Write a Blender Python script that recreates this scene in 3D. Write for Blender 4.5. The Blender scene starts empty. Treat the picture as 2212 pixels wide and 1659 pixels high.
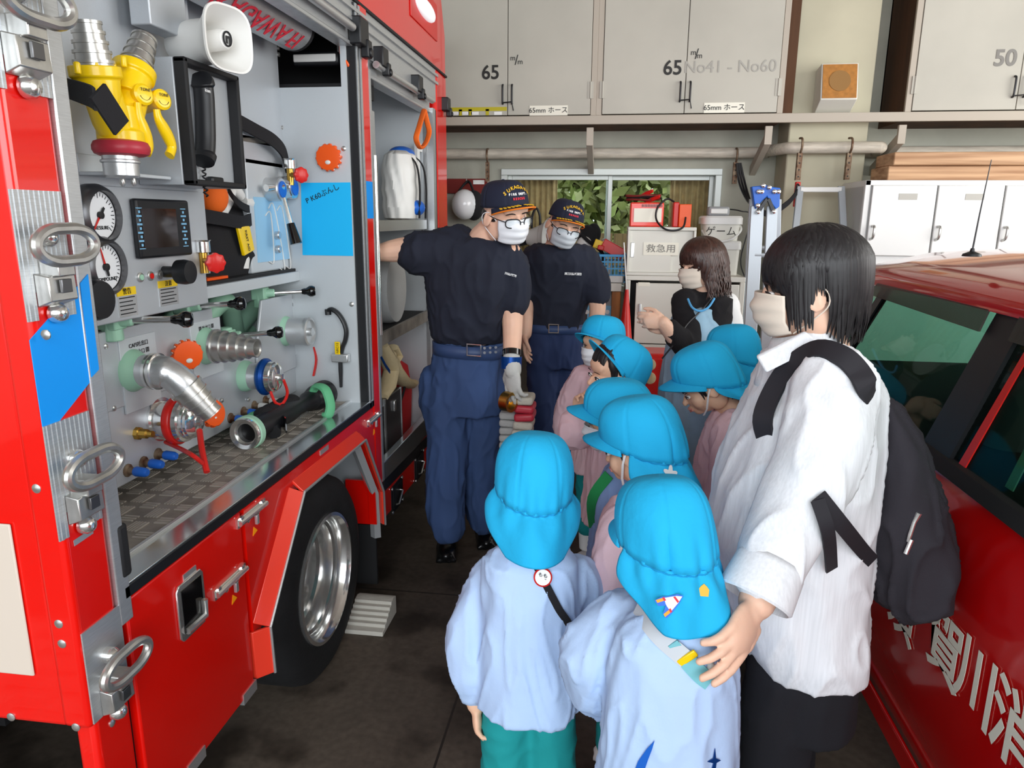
import bpy, bmesh, math, random
from mathutils import Vector as V, Matrix, noise
random.seed(7)
SC = bpy.context.scene
COL = SC.collection
R = math.radians
# ------------------------------------------------------------ camera
FPX, CX, CY, EYE = 1550.0, 1106.0, 829.5, 1.57
yaw, pitch, roll = R(7.8), R(13.05), R(0.45)
FWD = V((-math.sin(yaw)*math.cos(pitch), math.cos(yaw)*math.cos(pitch), -math.sin(pitch)))
_r = V((math.cos(yaw), math.sin(yaw), 0)); _u = _r.cross(FWD)
RGT = _r*math.cos(roll)+_u*math.sin(roll); UPV = -_r*math.sin(roll)+_u*math.cos(roll)
cd = bpy.data.cameras.new('camera'); cam = bpy.data.objects.new('camera', cd); COL.objects.link(cam)
cd.sensor_width = 36; cd.lens = 36*FPX/2212; cd.clip_start = .02; cd.clip_end = 200
cam.matrix_world = Matrix(((RGT.x, UPV.x, -FWD.x, 0), (RGT.y, UPV.y, -FWD.y, 0), (RGT.z, UPV.z, -FWD.z, EYE), (0, 0, 0, 1)))
SC.camera = cam
# ------------------------------------------------------------ daylight and exposure
w = bpy.data.worlds.new('daylight'); SC.world = w; w.use_nodes = True
bg = w.node_tree.nodes['Background']; bg.inputs[0].default_value = (.86, .93, 1, 1); bg.inputs[1].default_value = 1.6
def area(name, loc, tgt, sx, sy, power, col=(1, 1, 1)):
    l = bpy.data.lights.new(name, 'AREA'); l.shape = 'RECTANGLE'; l.size = sx; l.size_y = sy; l.energy = power; l.color = col
    o = bpy.data.objects.new(name, l); COL.objects.link(o); o.location = loc
    o.rotation_euler = (V(tgt)-V(loc)).to_track_quat('-Z', 'Y').to_euler()
area('door_daylight', (1.2, -2.9, 2.3), (0.2, 3.0, 1.1), 6.0, 3.0, 215, (.93, .97, 1))
area('side_door_daylight', (4.6, 2.2, 2.2), (0.0, 3.4, 1.2), 3.6, 2.6, 120, (1, .97, .92))
SC.view_settings.view_transform = 'Standard'; SC.view_settings.look = 'None'
SC.view_settings.exposure = 0.35; SC.view_settings.gamma = 1; SC.view_settings.use_curve_mapping = False
SC.cycles.use_denoising = True
SC.cycles.max_bounces = 8; SC.cycles.diffuse_bounces = 4; SC.cycles.glossy_bounces = 4; SC.cycles.transmission_bounces = 8; SC.cycles.transparent_max_bounces = 8
SC.cycles.sample_clamp_indirect = 6

# ------------------------------------------------------------ helpers
def at(u, v, ax, val):
    """where the sight line through a photo point meets the plane axis = val"""
    d = FWD+RGT*((u-CX)/FPX)-UPV*((v-CY)/FPX); i = 'xyz'.index(ax)
    o = V((0, 0, EYE)); return o+d*((val-o[i])/d[i])
def Y(u, v, y): return at(u, v, 'y', y)
def lin(c):
    c = c/255; return c/12.92 if c <= .04045 else ((c+.055)/1.055)**2.4
def rgb(c): return (lin(c[0]), lin(c[1]), lin(c[2]), 1)
MATS = {}
def mat(name, col, rough=.5, metal=0, var=None, bump=None, coat=0, trans=0, emit=0, spec=.5, sheen=0, col2=None, ior=1.45, alpha=1, stretch=None):
    """procedural principled material; var=(noise scale, amount 0..1 towards col2 or darker), bump=(scale, strength)"""
    m = bpy.data.materials.new(name); m.use_nodes = True; MATS[name] = m
    nt = m.node_tree; b = nt.nodes['Principled BSDF']
    b.inputs['Base Color'].default_value = rgb(col); b.inputs['Roughness'].default_value = rough; b.inputs['Metallic'].default_value = metal
    b.inputs['Coat Weight'].default_value = coat; b.inputs['Coat Roughness'].default_value = .05
    b.inputs['Transmission Weight'].default_value = trans; b.inputs['IOR'].default_value = ior; b.inputs['Specular IOR Level'].default_value = spec
    b.inputs['Sheen Weight'].default_value = sheen; b.inputs['Alpha'].default_value = alpha
    if emit: b.inputs['Emission Color'].default_value = rgb(col); b.inputs['Emission Strength'].default_value = emit
    if var or bump:
        tc = nt.nodes.new('ShaderNodeTexCoord'); src = tc.outputs['Object']
        if stretch:
            mp = nt.nodes.new('ShaderNodeMapping'); mp.inputs['Scale'].default_value = stretch; nt.links.new(src, mp.inputs[0]); src = mp.outputs[0]
    if var:
        n = nt.nodes.new('ShaderNodeTexNoise'); n.inputs['Scale'].default_value = var[0]; n.inputs['Detail'].default_value = 5; nt.links.new(src, n.inputs[0])
        cr = nt.nodes.new('ShaderNodeValToRGB'); cr.color_ramp.elements[0].position = .35; cr.color_ramp.elements[1].position = .68
        c2 = col2 or tuple(x*(1-var[1]) for x in col)
        cr.color_ramp.elements[0].color = rgb(col); cr.color_ramp.elements[1].color = rgb(c2)
        nt.links.new(n.outputs['Fac'], cr.inputs[0]); nt.links.new(cr.outputs[0], b.inputs['Base Color'])
    if bump:
        n = nt.nodes.new('ShaderNodeTexNoise'); n.inputs['Scale'].default_value = bump[0]; n.inputs['Detail'].default_value = 4; nt.links.new(src, n.inputs[0])
        bp = nt.nodes.new('ShaderNodeBump'); bp.inputs['Strength'].default_value = bump[1]; bp.inputs['Distance'].default_value = .01
        nt.links.new(n.outputs['Fac'], bp.inputs['Height']); nt.links.new(bp.outputs[0], b.inputs['Normal'])
    return m
def frame_of(d):
    d = V(d).normalized(); a = V((0, 0, 1)) if abs(d.z) < .9 else V((1, 0, 0))
    x = a.cross(d).normalized(); return x, d.cross(x), d
class G:
    def __init__(s): s.v = []; s.f = []; s.mi = []; s.m = 0
    def add(s, vs, fs):
        o = len(s.v); s.v += [tuple(p) for p in vs]; s.f += [tuple(i+o for i in f) for f in fs]; s.mi += [s.m]*len(fs); return s
    def obox(s, c, size, rot=None):
        c = V(c); h = V(size)/2; rot = rot or Matrix.Identity(3)
        vs = [c+rot @ V((x*h.x, y*h.y, z*h.z)) for x in (-1, 1) for y in (-1, 1) for z in (-1, 1)]
        return s.add(vs, [(0, 1, 3, 2), (4, 6, 7, 5), (0, 4, 5, 1), (2, 3, 7, 6), (0, 2, 6, 4), (1, 5, 7, 3)])
    def box(s, a, b):
        a, b = V(a), V(b); lo = V([min(a[i], b[i]) for i in range(3)]); hi = V([max(a[i], b[i]) for i in range(3)])
        return s.obox((lo+hi)/2, hi-lo)
    def rings(s, rs, cap=True, closed=False):
        n = len(rs[0]); vs = [p for r in rs for p in r]; fs = []; k = len(rs)
        for i in range(k if closed else k-1):
            for j in range(n):
                a, b = i*n+j, i*n+(j+1) % n; c, d = ((i+1) % k)*n+(j+1) % n, ((i+1) % k)*n+j; fs.append((a, b, c, d))
        if cap and not closed: fs.append(tuple(range(n))[::-1]); fs.append(tuple((k-1)*n+j for j in range(n)))
        return s.add(vs, fs)
    def cyl(s, p, q, r1, r2=None, n=16, cap=True):
        p, q = V(p), V(q); x, y, d = frame_of(q-p); r2 = r1 if r2 is None else r2
        c = [(math.cos(2*math.pi*i/n), math.sin(2*math.pi*i/n)) for i in range(n)]
        return s.rings([[p+(x*a+y*b)*r1 for a, b in c], [q+(x*a+y*b)*r2 for a, b in c]], cap)
    def lathe(s, prof, p, d, n=24, cap=True, x=None):
        """prof: (radius, distance along d)"""
        p = V(p); fx, fy, fd = frame_of(d)
        if x: fx = V(x).normalized(); fy = fd.cross(fx)
        c = [(math.cos(2*math.pi*i/n), math.sin(2*math.pi*i/n)) for i in range(n)]
        return s.rings([[p+fd*h+(fx*a+fy*b)*max(r, 1e-4) for a, b in c] for r, h in prof], cap)
    def tube(s, path, r, n=8, closed=False, cap=True, flat=None):
        path = [V(p) for p in path]; k = len(path); rs = []; px = None
        for i, p in enumerate(path):
            a = path[(i-1) % k] if (i or closed) else p; b = path[(i+1) % k] if (i < k-1 or closed) else p
            d = (b-a); d = d.normalized() if d.length > 1e-9 else V((0, 0, 1))
            if px is None: x, y, _ = frame_of(d)
            else:
                x = px-d*px.dot(d)
                x = x.normalized() if x.length > 1e-6 else frame_of(d)[0]
                y = d.cross(x)
            px = x; ri = r[i] if isinstance(r, (list, tuple)) else r
            fx, fy = (1, 1) if not flat else flat
            rs.append([p+(x*math.cos(2*math.pi*j/n)*fx+y*math.sin(2*math.pi*j/n)*fy)*ri for j in range(n)])
        return s.rings(rs, cap, closed)
    def ell(s, c, r, rot=None, n=20, m=12):
        c = V(c); rot = rot or Matrix.Identity(3); rs = []
        if not isinstance(r, (tuple, list)): r = (r, r, r)
        for i in range(m+1):
            t = math.pi*(i+.0)/m; t = min(max(t, .02), math.pi-.02)
            rs.append([c+rot @ V((r[0]*math.sin(t)*math.cos(2*math.pi*j/n), r[1]*math.sin(t)*math.sin(2*math.pi*j/n), -r[2]*math.cos(t))) for j in range(n)])
        return s.rings(rs)
    def prism(s, pts, vec):
        pts = [V(p) for p in pts]; vec = V(vec); n = len(pts)
        fs = [tuple(range(n))[::-1], tuple(range(n, 2*n))]+[(i, (i+1) % n, n+(i+1) % n, n+i) for i in range(n)]
        return s.add(pts+[p+vec for p in pts], fs)
    def grid(s, fn, nu, nv, closed=False, thick=None):
        P = [[V(fn(i/(nu if closed else nu-1), j/(nv-1))) for i in range(nu)] for j in range(nv)]
        fs = []
        for j in range(nv-1):
            for i in range(nu if closed else nu-1):
                fs.append((j*nu+i, j*nu+(i+1) % nu, (j+1)*nu+(i+1) % nu, (j+1)*nu+i))
        return s.add([p for r in P for p in r], fs)
    def ribbon(s, path, wv, th=.002):
        """flat strap of half-width vectors wv (one or per point) and thickness th"""
        path = [V(p) for p in path]; rs = []; k = len(path)
        for i, p in enumerate(path):
            d = (path[min(i+1, k-1)]-path[max(i-1, 0)]).normalized(); wi = V(wv[i]) if isinstance(wv, list) else V(wv)
            nn = d.cross(wi).normalized()*th; rs.append([p-wi-nn, p+wi-nn, p+wi+nn, p-wi+nn])
        return s.rings(rs)
    def build(s, name, m, parent=None, smooth=35, bevel=0, solid=0, sub=0, seg=2):
        me = bpy.data.meshes.new(name); me.from_pydata(s.v, [], s.f); ms = m if isinstance(m, (list, tuple)) else [m]
        for q in ms: me.materials.append(MATS[q] if isinstance(q, str) else q)
        if len(ms) > 1: me.polygons.foreach_set('material_index', s.mi)
        bm = bmesh.new(); bm.from_mesh(me); bmesh.ops.recalc_face_normals(bm, faces=bm.faces); bm.to_mesh(me); bm.free()
        o = bpy.data.objects.new(name, me); COL.objects.link(o)
        if parent: child(o, parent)
        if solid:
            md = o.modifiers.new('solid', 'SOLIDIFY'); md.thickness = solid; md.offset = 0
        if bevel:
            md = o.modifiers.new('bevel', 'BEVEL'); md.width = bevel; md.segments = seg; md.limit_method = 'ANGLE'; md.angle_limit = R(40)
        if sub:
            md = o.modifiers.new('sub', 'SUBSURF'); md.levels = sub; md.render_levels = sub
        if smooth:
            me.polygons.foreach_set('use_smooth', [True]*len(me.polygons)); me.set_sharp_from_angle(angle=R(smooth))
        return o
def child(o, parent):
    o.parent = parent; o.matrix_parent_inverse = Matrix.Translation(-root_loc(parent))
def root_loc(p):
    if p.parent is None: return p.location.copy()
    return V((0, 0, 0)) if p.type != 'EMPTY' else p.location.copy()
def tag(o, label, cat, group=None):
    o['label'] = label; o['category'] = cat
    if group: o['group'] = group
    return o
def thing(name, label, cat, loc, group=None):
    o = bpy.data.objects.new(name, None); COL.objects.link(o); o.location = loc; o.empty_display_size = .05
    return tag(o, label, cat, group)
def struct(name, g, m, **k):
    o = g.build(name, m, **k); o['kind'] = 'structure'; return o
def copy_tree(o, parent=None):
    c = o.copy(); COL.objects.link(c)
    if parent: c.parent = parent
    for ch in [x for x in COL.objects if x.parent == o]: copy_tree(ch, c)
    return c
_dg = None
def text(s, name, m, parent, p, right, up, size, off=.0015, align='CENTER', ext=.0004, sx=1, bold=0):
    cu = bpy.data.curves.new('t', 'FONT'); cu.body = s; cu.size = size; cu.align_x = align; cu.align_y = 'CENTER'; cu.extrude = ext; cu.resolution_u = 4
    cu.offset = bold
    o = bpy.data.objects.new('t', cu); COL.objects.link(o)
    dg = bpy.context.evaluated_depsgraph_get(); dg.update(); me = bpy.data.meshes.new_from_object(o.evaluated_get(dg))
    bpy.data.objects.remove(o); x = V(right).normalized(); y = V(up); y = (y-x*y.dot(x)).normalized(); z = x.cross(y)
    me.transform(Matrix(((x.x*sx, y.x, z.x, p[0]+z.x*off), (x.y*sx, y.y, z.y, p[1]+z.y*off), (x.z*sx, y.z, z.z, p[2]+z.z*off), (0, 0, 0, 1))))
    me.materials.clear(); me.materials.append(MATS[m])
    r = bpy.data.objects.new(name, me); COL.objects.link(r)
    if parent: child(r, parent)
    return r
from mathutils.bvhtree import BVHTree
def part_of(t, nm): return next(o for o in COL.objects if o.name.split('.')[0] == nm and (o.parent == t or (o.parent and o.parent.parent == t)))
def onto(o, u, v, off=.003):
    """point and normal where a sight line first meets a built part"""
    if 'bvh' not in CACHE.setdefault(o.name, {}): CACHE[o.name]['bvh'] = BVHTree.FromPolygons([x.co for x in o.data.vertices], [tuple(q.vertices) for q in o.data.polygons])
    d = (FWD+RGT*((u-CX)/FPX)-UPV*((v-CY)/FPX)).normalized(); p, n, i, l = CACHE[o.name]['bvh'].ray_cast(V((0, 0, EYE)), d)
    if p is None:
        vs = o.data.vertices; k = range(0, len(vs), 40); cm = sum((vs[i].co for i in k), V())/len(k); p, n = CACHE[o.name]['bvh'].find_nearest(V((0, 0, EYE))+d*(cm-V((0, 0, EYE))).length)[:2]
    if n.dot(d) > 0: n = -n
    return p+n*off, n
CACHE = {}
def lerp(a, b, t): return V(a)*(1-t)+V(b)*t
def catmull(pts, k=6, closed=False):
    pts = [V(p) for p in pts]; n = len(pts); out = []
    for i in range(n if closed else n-1):
        p0 = pts[(i-1) % n] if (i or closed) else pts[i]; p1 = pts[i]; p2 = pts[(i+1) % n]; p3 = pts[(i+2) % n] if (i+2 < n or closed) else p2
        for j in range(k):
            t = j/k; out.append(.5*((2*p1)+(p2-p0)*t+(2*p0-5*p1+4*p2-p3)*t*t+(3*p1-p0-3*p2+p3)*t**3))
    if not closed: out.append(pts[-1])
    return out
# ------------------------------------------------------------ materials
mat('wall_paint', (178, 177, 163), .8, var=(3, .1), bump=(60, .08))
mat('pillar_paint', (196, 190, 166), .8, var=(2, .08))
mat('ceiling_paint', (150, 146, 136), .9)
mat('cab_paint', (190, 186, 174), .55, var=(2, .06))
mat('cab_paint_grey', (183, 180, 172), .6)
mat('rail_paint', (182, 172, 158), .6)
mat('plywood', (96, 62, 38), .8, var=(6, .35), stretch=(1, 1, .15))
mat('pipe_paint', (210, 200, 184), .5, var=(8, .15), stretch=(1, 6, 6))
mat('black_paint', (38, 36, 34), .6)
mat('faint_paint', (170, 167, 159), .7)
mat('stencil_grey', (130, 127, 122), .7)
mat('locker_white', (228, 228, 226), .35)
mat('ladder_alu', (176, 182, 188), .45, .5)
mat('white_label', (236, 232, 216), .4)
mat('yellow_tape', (190, 176, 24), .5)
mat('steel', (205, 204, 200), .3, .85, var=(30, .1))
mat('chrome', (232, 232, 230), .14, .9)
mat('alu', (214, 216, 217), .34, .8, bump=(200, .05))
mat('alu_brushed', (206, 209, 211), .4, .75, var=(40, .08), stretch=(1, 1, 30))
mat('panel_silver', (190, 195, 200), .42, .4, bump=(400, .06))
mat('panel_light', (200, 206, 210), .5, .25, bump=(500, .1))
mat('rust_metal', (150, 132, 110), .6, .6, var=(30, .5), col2=(90, 50, 30))
mat('dark_metal', (60, 60, 62), .45, .7)
mat('gunmetal', (110, 110, 112), .35, .9)
mat('black_rubber', (28, 28, 30), .7)
mat('black_plastic', (24, 25, 28), .42)
mat('black_cloth', (26, 25, 28), .9, bump=(300, .2))
mat('black_gloss', (10, 10, 12), .08, coat=.6)
mat('tyre', (24, 24, 26), .8, var=(12, .3), bump=(80, .15))
mat('fire_red', (222, 14, 4), .28, coat=.7, spec=.4)
mat('red_edge', (235, 60, 40), .35, coat=.4)
mat('car_red', (196, 8, 10), .2, coat=.9)
mat('tread', (158, 150, 140), .45, .4, var=(14, .2))
mat('tread_lug', (186, 178, 168), .38, .45)
mat('blue_sticker', (0, 148, 240), .5)
mat('cyan_paper', (16, 188, 250), .7)
mat('beige_panel', (205, 192, 178), .5)
mat('white_plastic', (225, 224, 220), .4)
mat('white_box', (222, 220, 210), .45)
mat('grey_plastic', (150, 152, 154), .5)
mat('wood', (208, 168, 130), .65, var=(5, .4), col2=(158, 116, 82), stretch=(.3, 2, 8))
mat('wood_orange', (196, 120, 50), .5, var=(5, .3), stretch=(3, 3, .3))
mat('speaker_wood', (182, 122, 54), .6, var=(40, .12))
mat('speaker_cone', (150, 112, 66), .9)
mat('curtain', (204, 170, 126), .8, var=(20, .15))
mat('orange_plastic', (242, 88, 10), .4)
mat('orange_cloth', (236, 104, 24), .8, bump=(200, .1))
mat('red_plastic', (208, 34, 28), .35)
mat('red_cloth', (190, 24, 30), .8, bump=(150, .15))
mat('crimson', (178, 46, 62), .4)
mat('yellow_paint', (246, 206, 0), .35, coat=.3)
mat('brass', (190, 150, 70), .3, 1)
mat('mint', (160, 205, 178), .45)
mat('mint_cloth', (96, 178, 130), .7)
mat('blue_plastic', (30, 100, 200), .4)
mat('blue_anod', (14, 72, 150), .3, .5)
mat('basket_blue', (70, 160, 215), .45)
mat('box_blue', (130, 188, 224), .5)
mat('tan_cloth', (206, 186, 146), .9, bump=(60, .3))
mat('canvas', (186, 180, 168), .9, bump=(120, .3))
mat('hose_grey', (168, 168, 166), .8, bump=(200, .3))
mat('chock_grey', (196, 192, 182), .85, bump=(60, .2))
mat('gold', (226, 178, 40), .5)
mat('orange_edge', (240, 130, 30), .7)
mat('white_print', (236, 236, 236), .6)
mat('paper_white', (244, 243, 240), .6)
mat('ink', (20, 20, 24), .6)
mat('red_print', (214, 40, 60), .6)
mat('screen', (26, 10, 10), .08, coat=.5)
mat('gauge_face', (238, 240, 242), .4)
mat('glass_pane', (235, 245, 240), .03, trans=1, ior=1.02)
mat('spectacle_lens', (220, 235, 240), .05, alpha=.12)
mat('car_glass', (150, 190, 175), .02, trans=1, ior=1.12)
mat('lens_white', (235, 238, 242), .2, emit=.4)
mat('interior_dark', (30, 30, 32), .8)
mat('interior_grey', (96, 96, 98), .8)
mat('fence_brown', (160, 130, 92), .8, var=(8, .2), stretch=(8, 8, .5))
mat('leaf', (140, 158, 84), .8, var=(3, .3), col2=(186, 190, 124))
mat('leaf_light', (200, 204, 146), .7, var=(3, .2))
mat('bark', (90, 74, 56), .9)
mat('white_helmet', (236, 236, 238), .2, coat=.5)
mat('maroon', (120, 32, 26), .7)
mat('sticker_orange', (255, 160, 0), .5)
# ------------------------------------------------------------ the room
WY = 5.3                                    # back wall
def floor_mat():
    m = mat('floor_concrete', (74, 64, 56), .62); nt = m.node_tree; b = nt.nodes['Principled BSDF']
    tc = nt.nodes.new('ShaderNodeTexCoord'); col = None
    def noise_(sc, det, c0, c1, p0, p1):
        n = nt.nodes.new('ShaderNodeTexNoise'); n.inputs['Scale'].default_value = sc; n.inputs['Detail'].default_value = det; nt.links.new(tc.outputs['Object'], n.inputs[0])
        r = nt.nodes.new('ShaderNodeValToRGB'); r.color_ramp.elements[0].position = p0; r.color_ramp.elements[1].position = p1
        r.color_ramp.elements[0].color = rgb(c0); r.color_ramp.elements[1].color = rgb(c1); nt.links.new(n.outputs['Fac'], r.inputs[0]); return r.outputs[0]
    def mix(a, c, mode, f):
        x = nt.nodes.new('ShaderNodeMix'); x.data_type = 'RGBA'; x.blend_type = mode; x.inputs[0].default_value = f; nt.links.new(a, x.inputs[6]); nt.links.new(c, x.inputs[7]); return x.outputs[2]
    a = noise_(1.6, 6, (62, 54, 48), (110, 98, 86), .3, .72)
    c = noise_(3.3, 3, (120, 110, 100), (255, 255, 255), .36, .5)
    d = noise_(40, 4, (215, 215, 215), (255, 255, 255), .3, .7)
    o = mix(mix(a, c, 'MULTIPLY', .8), d, 'MULTIPLY', 1)
    # saw-cut joints at fixed places on the slab
    sx = nt.nodes.new('ShaderNodeSeparateXYZ'); nt.links.new(tc.outputs['Object'], sx.inputs[0])
    last = None
    for ax, v0 in (('Y', 2.72), ('X', -.46), ('Y', -.6), ('X', 2.2)):
        q = nt.nodes.new('ShaderNodeMath'); q.operation = 'SUBTRACT'; nt.links.new(sx.outputs[ax], q.inputs[0]); q.inputs[1].default_value = v0
        q2 = nt.nodes.new('ShaderNodeMath'); q2.operation = 'ABSOLUTE'; nt.links.new(q.outputs[0], q2.inputs[0])
        if last is None: last = q2.outputs[0]
        else:
            q3 = nt.nodes.new('ShaderNodeMath'); q3.operation = 'MINIMUM'; nt.links.new(last, q3.inputs[0]); nt.links.new(q2.outputs[0], q3.inputs[1]); last = q3.outputs[0]
    g = nt.nodes.new('ShaderNodeMath'); g.operation = 'LESS_THAN'; nt.links.new(last, g.inputs[0]); g.inputs[1].default_value = .004
    x = nt.nodes.new('ShaderNodeMix'); x.data_type = 'RGBA'; nt.links.new(g.outputs[0], x.inputs[0]); nt.links.new(o, x.inputs[6]); x.inputs[7].default_value = rgb((40, 34, 30))
    nt.links.new(x.outputs[2], b.inputs['Base Color'])
floor_mat()
mat('apron_concrete', (150, 146, 138), .9, var=(1.5, .2))
struct('floor', G().box((-4.2, -3, -.2), (4.8, 9, 0)), 'floor_concrete')
struct('ground_apron', G().box((-14, -16, -.3), (14, -3, -.02)), 'apron_concrete')
struct('ceiling', G().box((-4.2, -3, 3.7), (4.8, 5.4, 3.9)), 'ceiling_paint')
struct('wall_left', G().box((-4.4, -3, 0), (-4.2, 5.5, 3.9)), 'wall_paint')
g = G(); g.box((4.8, 3.9, 0), (5.0, 5.5, 3.9)); g.box((4.8, -3, 0), (5.0, .2, 3.9)); g.box((4.8, .2, 3.3), (5.0, 3.9, 3.9)); struct('wall_right', g, 'wall_paint')
# back wall with the window opening
wa, wb = Y(1083, 366, WY), Y(1561, 363, WY); WX0, WX1, WZ1, WZ0 = wa.x, wb.x, (wa.z+wb.z)/2, 1.05
g = G(); g.box((-4.4, WY, 0), (WX0, WY+.18, 3.9)); g.box((WX1, WY, 0), (5, WY+.18, 3.9)); g.box((WX0, WY, WZ1), (WX1, WY+.18, 3.9)); g.box((WX0, WY, 0), (WX1, WY+.18, WZ0))
struct('wall_back', g, 'wall_paint')
PX0, PX1, PYF = Y(1718, 130, 4.98).x, Y(1893, 130, 4.98).x, 4.98
struct('pillar_back', G().box((PX0, PYF, 0), (PX1, WY, 3.7)), 'pillar_paint', bevel=.01)
# window
win = bpy.data.objects.new('window_1', None); COL.objects.link(win); win['kind'] = 'structure'
t = .045; g = G()
for a, b in (((WX0, WZ0+t), (WX0+t, WZ1-t)), ((WX1-t, WZ0+t), (WX1, WZ1-t)), ((WX0, WZ1-t), (WX1, WZ1)), ((WX0, WZ0), (WX1, WZ0+t))):
    g.box((a[0], WY-.02, a[1]), (b[0], WY+.1, b[1]))
mat('sash_alu', (205, 210, 206), .45, .2)
g.build('window_frame', 'sash_alu', win, bevel=.004)
xm = Y(1315, 440, WY).x
for i, (a, b, yy) in enumerate(((WX0+t, xm+.02, WY+.03), (xm-.025, WX1-t, WY+.06))):
    g = G(); s_ = .03
    g.box((a, yy, WZ0+t), (a+s_, yy+.025, WZ1-t)); g.box((b-s_, yy, WZ0+t), (b, yy+.025, WZ1-t)); g.box((a+s_, yy, WZ1-t-s_), (b-s_, yy+.025, WZ1-t)); g.box((a+s_, yy, WZ0+t), (b-s_, yy+.025, WZ0+t+s_))
    sash = g.build('window_sash', 'sash_alu', win, bevel=.003)
    G().box((a+s_, yy+.01, WZ0+t+s_), (b-s_, yy+.014, WZ1-t-s_)).build('pane', 'glass_pane', sash)
# brown drapes drawn to the sides, behind the sashes
def drape(x0, x1, lab):
    g = G(); g.grid(lambda u, v: (x0+(x1-x0)*u, WY+.24+.012*math.sin(u*(x1-x0)*150), WZ0-.1+(WZ1-WZ0+.15)*v), 60, 3)
    tag(g.build('curtain', 'curtain', solid=.003), lab, 'curtain', 'brown window curtains')
drape(WX0-.05, Y(1203, 440, WY+.24).x, 'brown pleated curtain drawn to the left behind the cap of the pointing firefighter')
drape(Y(1446, 440, WY+.24).x, WX1+.05, 'brown pleated curtain drawn to the right behind the orange charger box')
# garden beyond the window
struct('ground_garden', G().box((-6, 5.5, -.3), (8, 14, -.02)), 'apron_concrete')
ff = G()
for i in range(40): ff.box((-3+i*.2, 7.6, 0), (-3+i*.2+.19, 7.63, 1.42))
for z in (.4, 1.2): ff.box((-3, 7.63, z), (5, 7.67, z+.08))
tag(ff.build('garden_fence', 'fence_brown'), 'brown board fence standing outside beyond the window', 'fence')
def tree(x, y, h, r, lab, seed):
    rn = random.Random(seed); t = thing('garden_tree', lab, 'tree', (x, y, 0), 'trees beyond the window')
    g = G(); g.tube(catmull([(x, y, -.02), (x+.05, y, h*.5), (x-.04, y, h*.9)], 4), [.09]*9, 8)
    for k in range(5):
        a = rn.random()*6.3; g.tube([(x, y, h*.5+.1*k), (x+math.cos(a)*r*.6, y+math.sin(a)*r*.5, h*.75+.1*k)], [.035, .012], 6)
    g.build('trunk', 'bark', t); g = G()
    for k in range(3800):
        a, b, q = rn.random()*6.3, rn.uniform(-1, 1), rn.random()**.4
        c = V((x+r*q*math.cos(a)*math.sqrt(1-b*b), y+r*.7*q*math.sin(a)*math.sqrt(1-b*b), h*.75+r*1.1*q*b)); s_ = rn.uniform(.06, .13)
        d1 = V((rn.uniform(-1, 1), rn.uniform(-1, 1), rn.uniform(-1, 1))).normalized()*s_; d2 = d1.cross(V((rn.uniform(-1, 1), rn.uniform(-1, 1), rn.uniform(-1, 1)))).normalized()*s_*.5
        g.m = k % 2; g.add([c-d1, c+d2, c+d1, c-d2], [(0, 1, 2, 3)])
    f = g.build('foliage', ['leaf', 'leaf_light'], t, smooth=0); f['kind'] = 'stuff'
tree(.0, 8.9, 2.3, 1.1, 'leafy green tree outside, seen through the left pane of the window', 1)
tree(2.25, 9.1, 2.4, 1.1, 'leafy green tree outside, seen through the right pane of the window', 2)
tree(-2.3, 9.4, 2.0, 1.0, 'leafy green tree outside, behind the left curtain of the window', 3)

# ------------------------------------------------------------ wall cabinets for hoses
CFY = 4.86                                   # cabinet front plane
def cz(u, v): return Y(u, v, CFY)
ZB, ZT = cz(1290, 249).z, 3.55
def cab(x0, x1, xs, lab, doors):
    t = thing('hose_cabinet', lab, 'cabinet', ((x0+x1)/2, CFY+.2, ZB-.03), 'hose cabinets high on the back wall')
    g = G(); g.box((x0, CFY+.02, ZB-.048), (x1, WY, ZB)); g.box((x0, CFY+.02, ZT), (x1, WY, ZT+.02)); g.box((x0, CFY+.02, ZB), (x0+.02, WY, ZT)); g.box((x1-.02, CFY+.02, ZB), (x1, WY, ZT)); g.box((x0, WY-.02, ZB), (x1, WY, ZT))
    g.build('carcass', 'plywood', t)
    g = G(); g.box((x0, CFY, ZB), (x0+.035, CFY+.025, ZT-.03)); g.box((x1-.035, CFY, ZB), (x1, CFY+.025, ZT-.03)); g.box((x0, CFY, ZT-.03), (x1, CFY+.025, ZT+.02)); g.build('face_frame', 'rail_paint', t, bevel=.002)
    ds = []
    for i, (a, b) in enumerate(((x0+.038, xs-.002), (xs+.002, x1-.038))):
        d = G().box((a, CFY-.004, ZB+.006), (b, CFY+.018, ZT-.035)).build('door', 'cab_paint', t, bevel=.002); ds.append(d)
        hx = xs-.03 if i == 0 else xs+.03; z0 = ZB+.08
        g = G(); g.tube(catmull([(hx, CFY-.004, z0+.11), (hx, CFY-.022, z0+.1), (hx, CFY-.024, z0+.05), (hx, CFY-.02, z0), (hx, CFY-.003, z0-.005)], 4), .006, 8)
        if i == 1: g.tube([(hx-.06, CFY-.02, z0), (hx, CFY-.028, z0+.004), (hx+.012, CFY-.026, z0-.05)], .004, 6)
        g.build('door_handle', 'dark_metal', d)
        e = a if i == 0 else b
        for z in (ZB+.1, ZB+.95):
            g = G(); g.box((e-.018, CFY-.007, z), (e+.018, CFY-.002, z+.1)); g.cyl((e, CFY-.008, z), (e, CFY-.008, z+.1), .005, n=8); g.build('hinge', 'cab_paint', d)
    return t, ds
c0, c1 = cz(1291, 130).x, cz(1703, 100).x; sx1, sx2 = cz(1097, 130).x, cz(1484, 125).x
tA, dA = cab(2*sx1-c0, c0, sx1, 'grey hose cabinet beside the fire engine, yellow tape along its left door', None)
tB, dB = cab(c0, c1, sx2, 'grey hose cabinet left of the pillar with faint pencilled numbers', None)
c2 = cz(1968, 130).x; sx3 = cz(2200, 190).x
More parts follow.
